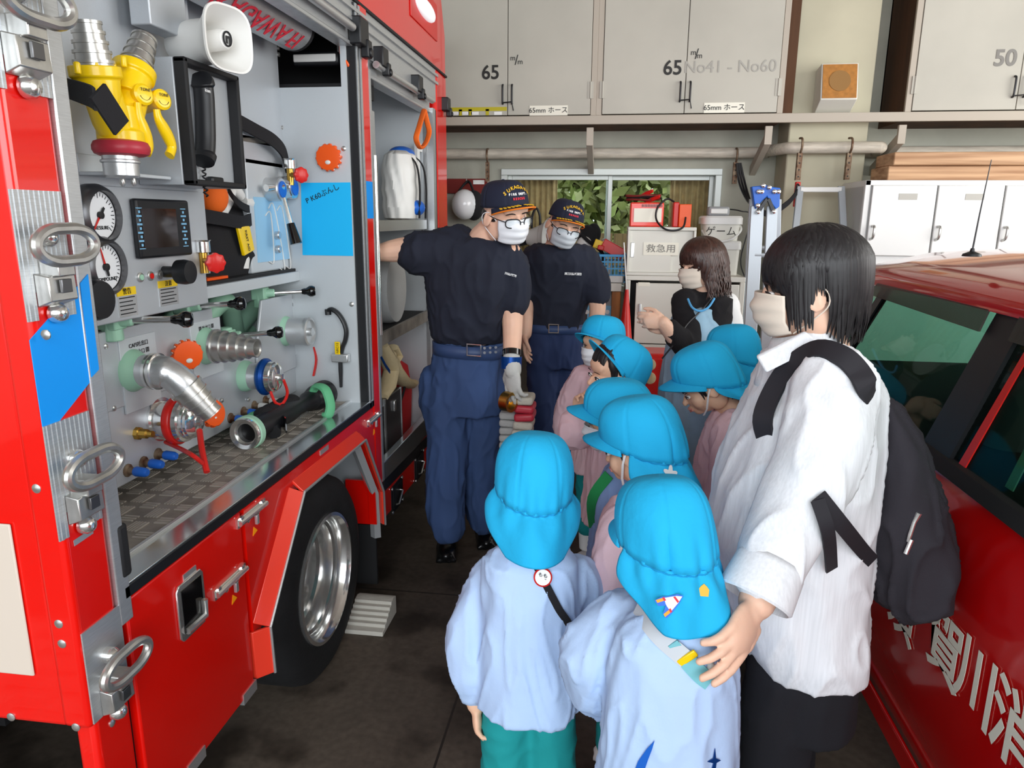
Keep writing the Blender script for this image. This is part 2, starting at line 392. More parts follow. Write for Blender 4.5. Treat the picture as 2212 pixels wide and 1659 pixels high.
tC, dC = cab(c2, c2+2*(sx3-c2), sx3, 'grey hose cabinet on the back wall right of the pillar, marked 50', None)
RX, UZ = V((1, 0, 0)), V((0, 0, 1))
G().box((c1+.004, CFY+.06, ZB+.002), (PX0-.004, CFY+.08, ZT)).build('filler_board', 'plywood', tB)
def wtext(s, u, v, m, par, h_px, **k):
    p = cz(u, v); p.y = CFY-.005; return text(s, 'lettering', m, par, p, RX, UZ, h_px, **k)
wtext('65', 1060, 158, 'black_paint', dA[0], .118, bold=.002)
for ch, u, v, s_ in (('m', 1108, 126, .045), ('/', 1116, 131, .085), ('m', 1124, 134, .045)): wtext(ch, u, v, 'black_paint', dA[1], s_)
wtext('65', 1453, 148, 'black_paint', dB[0], .118, bold=.002)
for ch, u, v, s_ in (('m', 1498, 114, .045), ('/', 1505, 118, .085), ('m', 1511, 121, .045)): wtext(ch, u, v, 'black_paint', dB[1], s_)
wtext('No41 - No60', 1577, 145, 'faint_paint', dB[1], .1)
wtext('50', 2171, 127, 'stencil_grey', dC[0], .125, bold=.003)
for (u, v, d) in ((1185, 239, dA[1]), (1564, 233, dB[1])):
    p = cz(u, v); o = G().box((p.x-.122, CFY-.007, p.z-.03), (p.x+.122, CFY-.003, p.z+.03)).build('name_plate', 'white_label', d)
    p.y = CFY-.008; text('65mm ホース', 'lettering', 'ink', o, p, RX, UZ, .043)
g = G(); xl = 2*sx1-c0+.04; zt = cz(1040, 236).z
g.box((xl, CFY-.006, zt-.012), (sx1-.004, CFY-.003, zt+.012))
for u in (995, 1016, 1053): p = cz(u, 245); g.box((p.x-.011, CFY-.006, ZB+.007), (p.x+.011, CFY-.0035, zt))
g.build('yellow_tape', 'yellow_tape', dA[0])
for u in (985, 1006, 1026, 1076):
    p = cz(u, 245); G().box((p.x-.025, CFY-.006, p.z-.01), (p.x+.025, CFY-.0035, p.z+.01)).build('paper_tag', 'paper_white', dA[0])
# steel rail and brackets carrying the cabinets
t = thing('support_rail', 'grey painted steel rail with angled brackets carrying the wall cabinets', 'rail', (1.2, CFY, ZB-.05))
zr = ZB-.035
G().box((-1.4, CFY-.012, zr-.02), (3.6, CFY+.02, zr+.034)).build('rail', 'rail_paint', t, bevel=.003)
for x in (cz(1275, 270).x, cz(1661, 270).x, cz(1950, 265).x):
    g = G(); g.box((x-.022, CFY-.014, zr-.15), (x+.022, CFY+.012, zr-.04)); g.prism([(x-.02, CFY, zr-.15), (x-.02, CFY+.01, zr-.09), (x-.02, WY, zr-.25), (x-.02, WY, zr-.31)], (.04, 0, 0))
    g.build('bracket', 'rail_paint', t, bevel=.002)
# wall speaker
t = thing('wall_speaker', 'tilted wall speaker with wooden grille and white rim on the pillar', 'speaker', (Y(1808, 190, 4.9).x, PYF, 2.4))
a = [Y(1777, 137, 4.86), Y(1858, 140, 4.86), Y(1843, 217, 4.86), Y(1766, 215, 4.86)]; b = [Y(1768, 163, PYF), Y(1843, 163, PYF), Y(1828, 240, PYF), Y(1755, 239, PYF)]
xa, xb, zt_, zb_ = (a[0].x+a[3].x)/2, (a[1].x+a[2].x)/2, a[0].z, a[2].z
A = [V((xa, PYF-.12, zt_)), V((xb, PYF-.12, zt_)), V((xb, PYF-.17, zb_)), V((xa, PYF-.17, zb_))]
B_ = [V((xa, PYF, zt_-.02)), V((xb, PYF, zt_-.02)), V((xb, PYF, zb_-.09)), V((xa, PYF, zb_-.09))]
g = G(); g.add(A+B_, [(0, 1, 2, 3), (4, 7, 6, 5), (0, 4, 5, 1), (1, 5, 6, 2), (2, 6, 7, 3), (3, 7, 4, 0)]); g.build('cabinet_shell', 'white_box', t, bevel=.004)
ins = lambda k, dy: [lerp(p, (A[0]+A[2])/2, k)+V((0, dy, 0)) for p in A]
G().prism(ins(.07, -.002), (0, -.004, 0)).build('grille', 'speaker_wood', t)
cn = (A[0]+A[2])/2; nn = (A[1]-A[0]).cross(A[3]-A[0]).normalized(); nn = nn if nn.y < 0 else -nn
G().lathe([(.062, 0), (.062, .002), (.02, .001)], cn+nn*.007, nn, 32).build('speaker_cone', 'speaker_cone', t)
# pipe along the wall, jogging round the pillar
zp = Y(1300, 331, 5.22).z; zp2 = Y(1780, 319, 4.9).z; r_ = .036
t = thing('wall_pipe', 'cream painted pipe running along the back wall and round the pillar', 'pipe', (.5, 5.22, zp))
G().tube(catmull([(-2, 5.22, zp), (0, 5.22, zp), (PX0-.16, 5.22, zp), (PX0-.1, 5.2, zp+.005)], 5)+catmull([(PX0-.02, 4.93, zp2), (PX0+.08, 4.9, zp2), (PX1-.02, 4.9, zp2), (PX1+.06, 4.9, zp2)], 5)+catmull([(PX1+.12, 5.15, zp2), (PX1+.25, 5.22, zp2), (4.2, 5.22, zp2)], 4), r_, 14).build('pipe_run', 'pipe_paint', t)
def hang(u, v0, v1, y, lab):
    p, q = Y(u, v0, y), Y(u, v1, y); g = G(); x = p.x
    g.box((x-.014, y-.003, q.z), (x+.014, y+.003, p.z)); g.box((x-.014, y, q.z), (x-.011, y+.03, p.z))
    g.tube(catmull([(x, y, p.z), (x, y-.03, p.z+.03), (x, y-.02, p.z+.08), (x, y+.05, p.z+.09)], 4), .007, 6)
    g.m = 1; n = max(3, int((p.z-q.z)/.035))
    for i in range(n): z = q.z+(i+.5)*(p.z-q.z)/n; g.cyl((x, y-.0035, z), (x, y-.0045, z), .005, n=10)
    tag(g.build('pipe_hanger', ['rust_metal', 'black_paint']), lab, 'hanger', 'perforated metal hangers below the pipe')
hang(1053, 350, 392, 5.17, 'perforated metal hanger on the pipe above the white helmet')
hang(1590, 350, 397, 5.17, 'perforated metal hanger on the pipe holding black cables')
hang(1729, 330, 389, 4.85, 'rusty perforated hanger below the pipe on the left of the pillar face')
hang(1836, 330, 388, 4.85, 'rusty perforated hanger below the pipe on the right of the pillar face')
# black cables and strap
g = G()
for o in (0, .012, .024):
    g.tube(catmull([Y(1592+o*300, 352, 5.14), Y(1597+o*500, 395, 5.12), Y(1612+o*300, 430, 5.0), Y(1628, 447, 4.72)], 6), .0075, 8)
tag(g.build('black_cable', 'black_plastic'), 'looped black cables hanging from the pipe to the blue-hinged ladder', 'cable')
g = G(); g.ribbon(catmull([Y(1628, 445, 4.66), Y(1660, 462, 4.64), Y(1700, 440, 4.7), Y(1722, 415, 4.76)], 6), (0, 0, .018), .003)
tag(g.build('tie_strap', 'black_cloth'), 'black strap tying the two ladders together', 'strap')
# ------------------------------------------------------------ fire engine
XT = -.92
def T(u, v, dx=0): return at(u, v, 'x', XT+dx)
def sz(px, p): return px*(V(p)-V((0, 0, EYE))).dot(FWD)/FPX      # photo pixels to metres at a place
FE = thing('fire_engine', 'red fire engine with open side shutters, pump valves and gauges, parked along the left', 'fire engine', (-1.9, 2.6, 0))
Y0, Y1, Y2, Y3, YE = 1.155, 2.60, 2.75, 3.70, 4.03                 # opening edges along the side
ZS, ZSH, ZR, ZTOP = .905, 2.09, 2.305, 2.62
# inner box (painted silver walls of both compartments)
g = G(); XB = -1.56
g.box((XB-.02, Y0-.02, .84), (XB, Y1, 2.3)); g.box((XB, Y0-.02, .84), (XT-.03, Y0, 2.3)); g.box((XB, Y0, 2.28), (XT-.12, YE, 2.3))
g.build('pump_bay_liner', 'panel_silver', FE)
g = G(); g.box((XB, Y1-.01, .85), (XT-.03, Y1, 2.015)); g.box((XT-.05, Y1-.01, 2.015), (XT-.03, Y1, 2.28))
g.build('partition', 'panel_light', FE)
g = G(); g.box((XB-.02, Y2, .46), (XB, Y3+.1, 2.3)); g.box((XB, Y2, .45), (XT-.01, Y3+.1, .47)); g.box((XB, Y3, .46), (XT-.03, Y3+.02, 2.3)); g.box((XB, Y2-.012, .46), (XT-.03, Y2-.002, 2.02))
g.build('locker_liner', 'panel_light', FE)
G().box((-2.9, Y0, .3), (XB-.03, YE, 2.3)).build('body_core', 'dark_metal', FE)
# tread-plate deck of the pump bay, with its five-bar lugs
g = G(); g.box((XB, Y0, .845), (XT-.072, Y1, .868)); g.m = 1
for i in range(18):
    for j in range(7):
        x, y = XT-.1-j*.046, Y0+.05+i*.08+(.04 if j % 2 else 0)
        for k in range(3 if j % 2 == 0 else 5):
            o = .0075*(k-(1 if j % 2 == 0 else 2))
            if j % 2 == 0: g.box((x-.018, y+o*1.6-.0035, .868), (x+.018, y+o*1.6+.0035, .8705))
            else: g.box((x+o-.002, y-.026, .868), (x+o+.002, y+.026, .8705))
g.build('deck_plate', ['tread', 'tread_lug'], FE)
# sill: mirror-like lip and black strip
mat('sill_steel', (205, 210, 212), .16, .9)
G().box((XT-.075, Y0, .842), (XT+.002, Y1+.045, .866)).build('sill_lip', 'sill_steel', FE, bevel=.002); G().box((XT-.078, Y0, .85), (XT-.068, Y1, .873)).build('deck_trim', 'alu', FE, bevel=.001)
G().box((XT-.03, Y0, .836), (XT+.004, Y1+.06, .862)).build('sill_strip', 'black_plastic', FE, bevel=.002)
# near corner post and front face of the body
def pp(pts, th, name, m, par=FE, dx=0, **k): return G().prism([T(u, v, dx) for u, v in pts], (-th, 0, 0)).build(name, m, par, **k)
YF = 1.03
g = G(); g.box((XT-.06, YF-.001, .64), (XT, 1.135, 2.6)); g.box((-2.9, YF, .64), (XT-.045, YF+.03, 2.6)); g.box((XT-.05, 1.045, .3), (XT-.006, 1.145, .66))
g.build('corner_post', 'fire_red', FE, bevel=.012, seg=3)
G().box((XT-.05, 1.136, .79), (XT+.004, 1.172, 2.3)).build('shutter_guide', 'alu_brushed', FE, bevel=.003)
G().obox((XT-.008, 1.168, .935), (.03, .03, .11)).build('rubber_shoe', 'black_rubber', FE, bevel=.008)
# blue sticker wrapping the post
G().prism([T(63, 735), T(190, 590), T(213, 800), T(95, 950)], (.0015, 0, 0)).build('blue_sticker', 'blue_sticker', FE).location.x += 0
G().prism([T(172, 612, .0045), T(189, 592, .0045), T(213, 798, .0045), T(197, 815, .0045)], (.0012, 0, 0)).build('blue_sticker', 'blue_sticker', FE)
p = at(0, 1130, 'y', YF-.002); q = at(85, 1480, 'y', YF-.002)
G().box((-2.8, YF-.006, q.z+.02), (q.x-.005, YF-.001, p.z)).build('beige_panel', 'beige_panel', FE, bevel=.004)
for u, v in ((100, 723), (80, 1055), (128, 1347), (135, 1390), (165, 1570), (25, 1548)):
    c = at(u, v, 'y', YF); G().lathe([(.0085, 0), (.0085, .002), (.004, .004)], (c.x, YF, c.z), (0, -1, 0), 12).build('rivet', 'steel', FE)
c = T(248, 1562); G().lathe([(.008, 0), (.008, .002), (.004, .004)], c-V((.006, 0, 0)), (1, 0, 0), 12).build('rivet', 'steel', FE)
# grab latches on the post: ribbed plate, oval ring, hinge block, bolt heads
def latch(u, v, big=1.0, ribs=True):
    c = T(u, v); y = c.y; z = c.z
    pl = G(); s = big
    for k in range(20 if ribs else 1):
        if ribs: pl.box((XT, y-.052*s+k*.0052*s, z-.075*s if 3 < k < 15 else z-.12*s), (XT+.003+(.0012 if k % 2 else 0), y-.052*s+(k+1)*.0052*s, z+.085*s))
        else: pl.box((XT, y-.052*s, z-.1*s), (XT+.003, y+.052*s, z+.09*s))
    plate = pl.build('latch_plate', 'alu_brushed', FE)
    oval = [V((XT+.045, y+math.cos(a)*.05*s+(.014*s if math.cos(a) > 0 else -.014*s), z+math.sin(a)*.026*s)) for a in [i*2*math.pi/28 for i in range(28)]]
    G().tube(oval, .0095*s, 10, closed=True).build('pull_ring', 'steel', plate)
    g = G(); g.obox((XT+.02, y, z-.035*s), (.04, .036*s, .03*s)); g.prism([(XT+.003, y-.03*s, z-.045*s), (XT+.028, y-.03*s, z-.05*s), (XT+.03, y-.03*s, z-.09*s), (XT+.003, y-.03*s, z-.1*s)], (0, .06*s, 0))
    g.build('latch_block', 'steel', plate, bevel=.002)
    g = G(); g.obox((XT+.034, y, z-.066*s), (.006, .022*s, .022*s)); g.build('latch_tongue', 'gunmetal', plate, bevel=.001)
    for dz in (.012, -.112):
        G().lathe([(.016*s, 0), (.016*s, .012), (.011*s, .02), (.004, .023)], (XT+.003, y+.003, z+dz*s), (1, 0, 0), 16).build('bolt_head', 'chrome', plate)
latch(90, 528); latch(155, 1005); latch(228, 1428, .98, False); latch(22, 0, 1.1)
G().prism([T(158, 1168, .001), T(199, 1140, .001), T(201, 1152, .001), T(160, 1180, .001)], (.001, 0, 0)).build('name_plate', 'alu', FE)
# lower side: door, fender panel with the wheel arch, rear lower panels
def ply(name, m, pts, th=.03, dx=0, **k): return G().prism([V((XT+dx, y, z)) for y, z in pts], (-th, 0, 0)).build(name, m, FE, **k)
d1 = ply('lower_door', 'fire_red', [(1.158, .32), (1.606, .32), (1.606, .832), (1.158, .832)], bevel=.005)
ply('door_gap', 'black_plastic', [(1.145, .31), (1.63, .31), (1.63, .836), (1.145, .836)], .02, -.02)
arch = [(1.622, .832), (1.622, .34), (1.655, .34), (1.655, .48), (1.90, .772-.002), (1.905, .775), (2.46, .767), (2.645, .47), (2.648, .33), (2.70, .33), (2.70, .83), (2.69, .845), (2.6, .785)]
arch = [(1.622, .832), (1.622, .345), (1.66, .345), (1.66, .46), (1.915, .765), (2.455, .757), (2.64, .48), (2.645, .335), (2.735, .335), (2.735, .9), (2.66, .9), (2.66, .832)]
ply('fender_panel', 'fire_red', arch)
# flare: pressed flange round the arch
def flare(pts, w0, w1, name, m):
    g = G()
    for (a, b) in zip(pts, pts[1:]):
        ya, za = a; yb, zb = b; dy, dz = yb-ya, zb-za; l = math.hypot(dy, dz); ny, nz = -dz/l, dy/l
        g.prism([V((XT+.0, ya+ny*w0, za+nz*w0)), V((XT+.0, yb+ny*w0, zb+nz*w0)), V((XT+w1, yb, zb)), V((XT+w1, ya, za))], (-.012, 0, 0))
    g.build(name, m, FE, bevel=.002)
fp = [(1.655, .335), (1.648, .48), (1.91, .768), (2.458, .76), (2.645, .48), (2.65, .335)]
flare(fp, .034, .035, 'arch_flare', 'red_edge')  # lighter orange red puts the light on the flange into its colour
G().tube([V((XT+.036, y, z)) for y, z in fp], .0045, 6).build('arch_edge_trim', 'alu', FE)
g = G(); g.box((-1.6, 1.66, .8), (XT-.03, 2.66, .84)); g.box((-1.62, 1.5, .2), (-1.6, 2.8, .84)); g.build('wheel_housing', 'black_rubber', FE)
ply('rear_lower_panel', 'fire_red', [(2.738, .32), (3.52, .30), (3.99, .36), (3.99, .47), (2.738, .47)])
ply('locker_sill', 'black_plastic', [(2.738, .44), (3.72, .40), (3.72, .455), (2.75, .49)], .02, .004)
G().box((XT-.03, Y2, .47), (XT+.003, Y3, .565)).build('locker_lip', 'sill_steel', FE, bevel=.003)
for u, v in ((857, 1068), (905, 1005)):
    c = T(u, v); g = G(); w_, h_ = .085, .062
    g.box((XT, c.y-w_, c.z-h_), (XT+.004, c.y+w_, c.z+h_)); g.box((XT+.004, c.y-w_+.018, c.z-h_+.018), (XT+.007, c.y+w_-.018, c.z+h_-.018))
    gr = g.build('vent_cover', 'black_plastic', FE)
    for a in (-1, 1):
        for b in (-1, 1): G().lathe([(.007, 0), (.007, .003), (.002, .005)], (XT+.004, c.y+a*(w_-.008), c.z+b*(h_-.008)), (1, 0, 0), 10).build('screw', 'steel', gr)
    G().tube([V((XT+.006, c.y-.03, c.z-.035)), V((XT+.02, c.y-.03, c.z-.03)), V((XT+.02, c.y+.03, c.z+.01)), V((XT+.006, c.y+.03, c.z+.012))], .004, 6).build('vent_handle', 'steel', gr)
# hinges with yellow arrows, recessed door handle
def hinge(u, v):
    c = T(u, v); L = .075; s_ = math.radians(4)
    g = G(); g.box((XT, c.y-L, c.z-.013), (XT+.006, c.y+L, c.z+.013)); g.tube([(XT+.01, c.y-L*.95, c.z), (XT+.01, c.y+L*.95, c.z)], .0075, 10)
    for k in (-.75, -.35, .35, .75): g.lathe([(.008, 0), (.008, .004), (.003, .006)], (XT+.006, c.y+k*L, c.z+(.008 if abs(k) > .5 else -.008)), (1, 0, 0), 10)
    h = g.build('hinge', 'chrome', FE); 
    G().obox((XT+.012, c.y+.012, c.z-.022), (.008, .012, .026)).build('thumb_tab', 'alu', h, bevel=.001)
    G().prism([V((XT+.0005, c.y+.012, c.z-.045)), V((XT+.0005, c.y+.03, c.z-.062)), V((XT+.0005, c.y+.004, c.z-.068))], (.001, 0, 0)).build('arrow_sticker', 'sticker_orange', h)
hinge(540, 1108); hinge(494, 1255); hinge(804, 905)
c = T(411, 1306); g = G(); HW, HH = .052, .068
g.prism([V((XT, c.y+a, c.z+b)) for a, b in ((-HW+.01, -HH), (HW-.01, -HH), (HW, -HH+.012), (HW, HH-.012), (HW-.01, HH), (-HW+.01, HH), (-HW, HH-.012), (-HW, -HH+.012))], (.006, 0, 0))
h = g.build('door_handle', 'chrome', d1, bevel=.002)
G().box((XT+.006, c.y-HW+.014, c.z-HH+.018), (XT+.0075, c.y+HW-.012, c.z+HH-.014)).build('handle_recess', 'black_gloss', d1)
G().tube([(XT+.01, c.y-HW+.018, c.z-HH+.022), (XT+.014, c.y+HW-.02, c.z-HH+.024), (XT+.014, c.y+HW-.018, c.z-.005)], .008, 8).build('handle_grip', 'steel', d1)
c2 = T(409, 1239); G().obox((XT+.001, c2.y, c2.z), (.002, .05, .018)).build('name_plate', 'alu', d1)
c2 = T(700, 972); G().obox((XT+.001, c2.y, c2.z), (.002, .07, .016)).build('name_plate', 'alu', FE)
for u, v in ((424, 1640), (540, 1505)):
    c2 = T(u, v); G().obox((XT-.005, c2.y, .325), (.016, .07, .03)).build('door_stop', 'alu', FE)
# mud flap and bracket behind the wheel
g = G(); g.box((XT-.13, 2.655, .33), (XT-.03, 2.67, .52)); g.build('flap_bracket', 'fire_red', FE)
g = G(); g.tube([(XT-.012, 2.46, .745), (XT-.012, 2.655, .47), (XT-.012, 2.665, .27)], .022, 4, flat=(1, .6)); g.build('arch_strut', 'grey_plastic', FE)
G().box((XT-.5, 2.67, .05), (XT-.015, 2.685, .32)).build('mud_flap', 'black_rubber', FE)
g = G(); g.box((-2.5, .3, .34), (XT-.09, 1.03, .37)); g.m = 1
for i in range(9):
    for j in range(12):
        for k in range(4): x, y = XT-.15-j*.085, .36+i*.075; g.box((x-.028+k*.014, y-.022, .37), (x-.022+k*.014, y+.022, .3735)) if (i+j) % 2 else g.box((x-.03, y-.02+k*.012, .37), (x+.03, y-.014+k*.012, .3735))
g.build('step_plate', ['tread', 'tread_lug'], FE)
# dual rear wheel with deep polished rim
wy, wz, tr, rr = 2.155, .355, .355, .212; wx = XT-.012
wl = bpy.data.objects.new('wheel', None); COL.objects.link(wl); wl.parent = FE
wl.matrix_parent_inverse = Matrix.Translation(-FE.location); wl.location = (wx, wy, wz)
def wchild(o): o.parent = wl; o.matrix_parent_inverse = Matrix.Translation(-V((wx, wy, wz)))
prof = [(rr-.005, -.19), (rr+.03, -.205), (tr-.04, -.205), (tr-.008, -.185), (tr, -.15), (tr, -.05), (tr-.008, -.022), (tr-.035, -.002), (rr+.07, .006), (rr+.03, .002), (rr, -.012)]
g = G(); g.lathe(prof, (wx, wy, wz), (1, 0, 0), 64, cap=False)
for q in (.12, .155, .19, .225): pass
o = g.build('tyre', 'tyre', None, smooth=50); wchild(o)
o = G().lathe([(rr+.012, -.008), (rr+.012, .004), (rr, .006), (rr-.006, -.006), (rr-.012, -.014), (rr-.014, -.05), (rr-.024, -.056), (rr-.028, -.072), (rr-.032, -.104), (rr-.046, -.112), (rr-.05, -.165), (rr-.07, -.175), (.1, -.17), (.1, -.125), (.05, -.105), (.001, -.103)], (wx, wy, wz), (1, 0, 0), 64, cap=False).build('rim', 'chrome', None, smooth=40); wchild(o)
for k in range(6):
    a = k*math.pi/3+.3; c = V((wx-.172, wy+math.cos(a)*.12, wz+math.sin(a)*.12))
    o = G().lathe([(.011, 0), (.011, .03), (.005, .036)], c, (1, 0, 0), 6, True).build('wheel_nut', 'steel', None); wchild(o)
    a += .52; c = V((wx-.1735, wy+math.cos(a)*.118, wz+math.sin(a)*.118)); o = G().lathe([(.022, 0), (.022, .004), (.02, .0045)], c, (1, 0, 0), 16).build('vent_hole', 'black_paint', None); wchild(o)
G().lathe([(tr-.03, -.42), (tr, -.38), (tr, -.26), (tr-.03, -.23)], (wx, wy, wz), (1, 0, 0), 40).build('inner_tyre', 'tyre', FE)
# dividing pillar
g = G(); g.box((XT-.05, Y1, .84), (XT+.001, Y1+.045, 2.29)); g.build('guide_channel', 'black_plastic', FE)
for y_ in (Y1+.012, Y1+.045): G().box((XT-.05, y_, .84), (XT+.004, y_+.014, 2.29)).build('guide_rail', 'alu_brushed', FE)
g = G(); g.box((XT-.05, Y1+.059, .5), (XT+.003, Y2-.018, 2.4)); g.build('divider_pillar', 'fire_red', FE, bevel=.004)
za, zb = T(797, 392).z, T(800, 472).z; G().box((XT+.003, Y1+.06, zb), (XT+.0045, Y2-.019, za)).build('blue_sticker', 'blue_sticker', FE)
G().box((XT-.05, Y2-.018, .49), (XT+.004, Y2+.004, 2.1)).build('shutter_guide', 'alu_brushed', FE); G().box((XT-.05, Y3, .43), (XT+.004, Y3+.05, 2.1)).build('shutter_guide', 'alu_brushed', FE)
g = G(); g.box((XT-.05, Y3+.05, .4), (XT-.002, Y3+.09, 2.1)); g.build('guide_channel', 'black_plastic', FE)
g = G(); g.box((-2.9, Y3+.09, .47), (XT, YE, 2.305)); g.build('rear_post', 'fire_red', FE, bevel=.02, seg=3)
# roof fascia in red with lamp recess, and shutter housings
zr_ = [(2.55, ZR), (YE, ZR), (YE, 2.52), (YE-.06, ZTOP), (2.2, 3.0), (1.0, 3.0), (1.0, ZR), (1.5, ZR)]
G().prism([V((XT-.004, y, z)) for y, z in [(1.0, ZR), (YE, ZR), (YE, 2.5), (YE-.1, 2.72), (1.0, 2.72)]], (-.05, 0, 0)).build('roof_fascia', 'fire_red', FE, bevel=.012)
G().box((-2.9, 1.0, 2.68), (XT-.05, YE-.05, 2.72)).build('roof', 'fire_red', FE)
c = T(918, 22); g = G(); g.ell((XT+.004, c.y-.01, c.z), (.028, .17, .042)); g.build('marker_lamp', 'lens_white', FE)
G().box((XT-.004, c.y-.25, c.z-.085), (XT+.001, c.y+.24, c.z+.085)).build('lamp_recess', 'red_plastic', FE, bevel=.002)
g = G(); g.box((XT-.12, Y0, 2.2), (XT-.004, Y2, 2.295)); g.box((XT-.12, Y2, 2.14), (XT-.004, Y3+.12, 2.295))
for z in (2.225, 2.262): g.box((XT-.004, Y0, z), (XT+.006, Y3+.12, z+.012))
g.build('shutter_housing', 'alu_brushed', FE)
G().box((XT-.01, Y0, 2.296), (XT+.004, YE, 2.306)).build('drip_rail', 'black_rubber', FE)
def shutter(y0, y1, z):
    g = G(); g.box((XT-.06, y0, z), (XT-.012, y1, z+.055)); g.box((XT-.06, y0, z-.014), (XT-.006, y1, z)); s_ = g.build('roller_shutter', 'alu_brushed', FE, bevel=.003)
    G().tube([(XT+.014, y0+.03, z+.035), (XT+.014, y1-.05, z+.035)], .0135, 12).build('lift_bar', 'alu', s_)
    return s_
s1 = shutter(Y0, Y1, 2.162); s2 = shutter(Y2+.01, Y3, 2.09)
def bar_end(u, v, par, sc=1):
    c = T(u, v, .012); g = G(); g.obox(c, (.045, .075*sc, .075*sc)); g.obox(c+V((.014, .03*sc, -.04*sc)), (.03, .035*sc, .05*sc)); g.cyl(c+V((.026, .03*sc, -.05*sc)), c+V((.036, .03*sc, -.05*sc)), .014*sc, n=12)
    g.build('bar_bracket', 'black_plastic', par, bevel=.006)
bar_end(775, 70, s1, 1.2); bar_end(822, 125, s2, .95); bar_end(900, 182, s2, .95); bar_end(962, 226, s2, .9)
# rolled part of the shutter overhead, with red lettering seen reversed
G().cyl((XT-.17, Y0, 2.185), (XT-.17, Y1-.13, 2.185), .075, n=40).build('shutter_roll', 'alu_brushed', FE)
a_ = R(-52); nrm = V((math.cos(a_), 0, math.sin(a_))); cpt = V((XT-.17, 2.12, 2.185))+nrm*.0765; up_ = V((math.sin(a_), 0, -math.cos(a_)))
text('SUKAGAWA FI', 'lettering', 'red_print', FE, cpt, (0, 1, 0), up_, .088, off=0, sx=1.05, ext=.001)
c = T(690, 72, -.1); g = G(); g.lathe([(.075, 0), (.075, .02), (.05, .03)], (XT-.17, Y1-.13, 2.185), (0, 1, 0), 30); g.build('roll_end_cap', 'dark_metal', FE)
# lamp bar above the partition
p, q = Y(645, 131, 2.66), Y(735, 128, 2.66)
t_ = G(); t_.box((p.x-.01, 2.62, p.z-.025), (q.x+.012, 2.66, p.z+.022)); lb = t_.build('lamp_bar', 'black_plastic', FE, bevel=.012)
G().box((p.x, 2.612, p.z-.014), (q.x, 2.62, p.z+.012)).build('lamp_lens', 'white_plastic', lb, bevel=.004)
G().tube(catmull([Y(735, 95, 2.63), Y(738, 120, 2.6), Y(752, 140, 2.6), Y(756, 165, 2.64)], 5), .005, 6).build('wire', 'orange_plastic', FE)
G().box((-1.5, 2.9, 2.02), (-.97, 2.95, 2.28)).build('upper_bay_back', 'interior_dark', FE); G().box((-1.5, Y1+.01, 2.016), (-.97, 2.9, 2.03)).build('upper_bay_floor', 'interior_dark', FE)  # dark colour stands for the shade in the space over the partition
# ---------------- pump panels
XP, XV, XG = -1.2, -1.205, -1.13
def P(u, v, x=XV): return at(u, v, 'x', x)
# upper back wall and niche
g = G(); g.box((XP-.03, 1.9, 1.74), (XP, Y1-.01, 2.28)); g.build('upper_back_panel', 'panel_silver', FE)
G().box((XG-.03, Y0, 1.41), (XG, 1.92, 2.28)).build('mount_panel', 'panel_silver', FE)
zsh = P(654, 605, -1.165).z
G().box((XB, Y0, zsh), (-1.165, Y1-.01, zsh+.035)).build('equipment_shelf', 'panel_light', FE, bevel=.002)
g = G(); g.box((XB, 1.95, zsh+.036), (-1.18, Y1-.01, zsh+.045)); g.build('shelf_mat', 'black_rubber', FE)
# gauge panel
gp = [P(167, 402, XG), P(428, 408, XG), P(436, 640, XG), P(205, 688, XG)]
gy0, gy1, gz0, gz1 = Y0, gp[1].y, zsh, P(300, 405, XG).z
gpan = G().box((XG-.02, Y0, zsh-.005), (XG+.002, gy1, gz1)).build('gauge_panel', 'panel_silver', FE, bevel=.003)
def gauge(u, v, rad, ang, lab):
    c = P(u, v, XG+.035); c.x = XG+.002
    b = G().lathe([(rad*1.28, 0), (rad*1.28, .018), (rad*1.16, .03), (rad, .036), (rad, .02), (rad*.98, .02)], c, (1, 0, 0), 40, cap=False).build('gauge', 'gunmetal', gpan)
    G().lathe([(rad*.99, .0), (rad*.99, .018), (.001, .0182)], c, (1, 0, 0), 40).build('gauge_face', 'gauge_face', b)
    g = G()
    for k in range(25):
        a = R(-135+k*270/24); d = V((0, math.sin(a), math.cos(a))); n_ = V((0, math.cos(a), -math.sin(a)))*.0009
        p0, p1 = c+V((.0187, 0, 0))+d*rad*(.78 if k % 4 else .7), c+V((.0187, 0, 0))+d*rad*.92; g.add([p0-n_, p0+n_, p1+n_, p1-n_], [(0, 1, 2, 3)])
    g.build('gauge_marks', 'ink', b)
    d = V((0, math.sin(R(ang)), math.cos(R(ang)))); n_ = V((0, d.z, -d.y))
    g = G(); g.prism([c+V((.02, 0, 0))-n_*.003, c+V((.02, 0, 0))+n_*.003, c+V((.02, 0, 0))+d*rad*.9+n_*.001, c+V((.02, 0, 0))+d*rad*.9-n_*.001], (.001, 0, 0)); g.build('needle', 'red_plastic', b)
    g = G(); g.lathe([(.008, .018), (.008, .025), (.001, .026)], c, (1, 0, 0), 14); g.prism([c+V((.0215, 0, 0))-n_*.004, c+V((.0215, 0, 0))+n_*.004, c+V((.0215, 0, 0))-d*rad*.4+n_*.003, c+V((.0215, 0, 0))-d*rad*.4-n_*.003], (.001, 0, 0)); g.build('needle_hub', 'black_plastic', b)
    text(lab, 'lettering', 'ink', b, c+V((.019, 0, -rad*.52)), (0, 1, 0), UZ, rad*.22, off=.0004)
gauge(228, 465, .052, -142, 'PRESSURE'); gauge(240, 577, .052, -14, 'COMPOUND')
a, b = P(286, 432, XG+.012), P(412, 550, XG+.012)
scr = G().box((XG+.002, a.y, b.z), (XG+.02, b.y, a.z+.004)).build('touch_screen', 'black_plastic', gpan, bevel=.006)
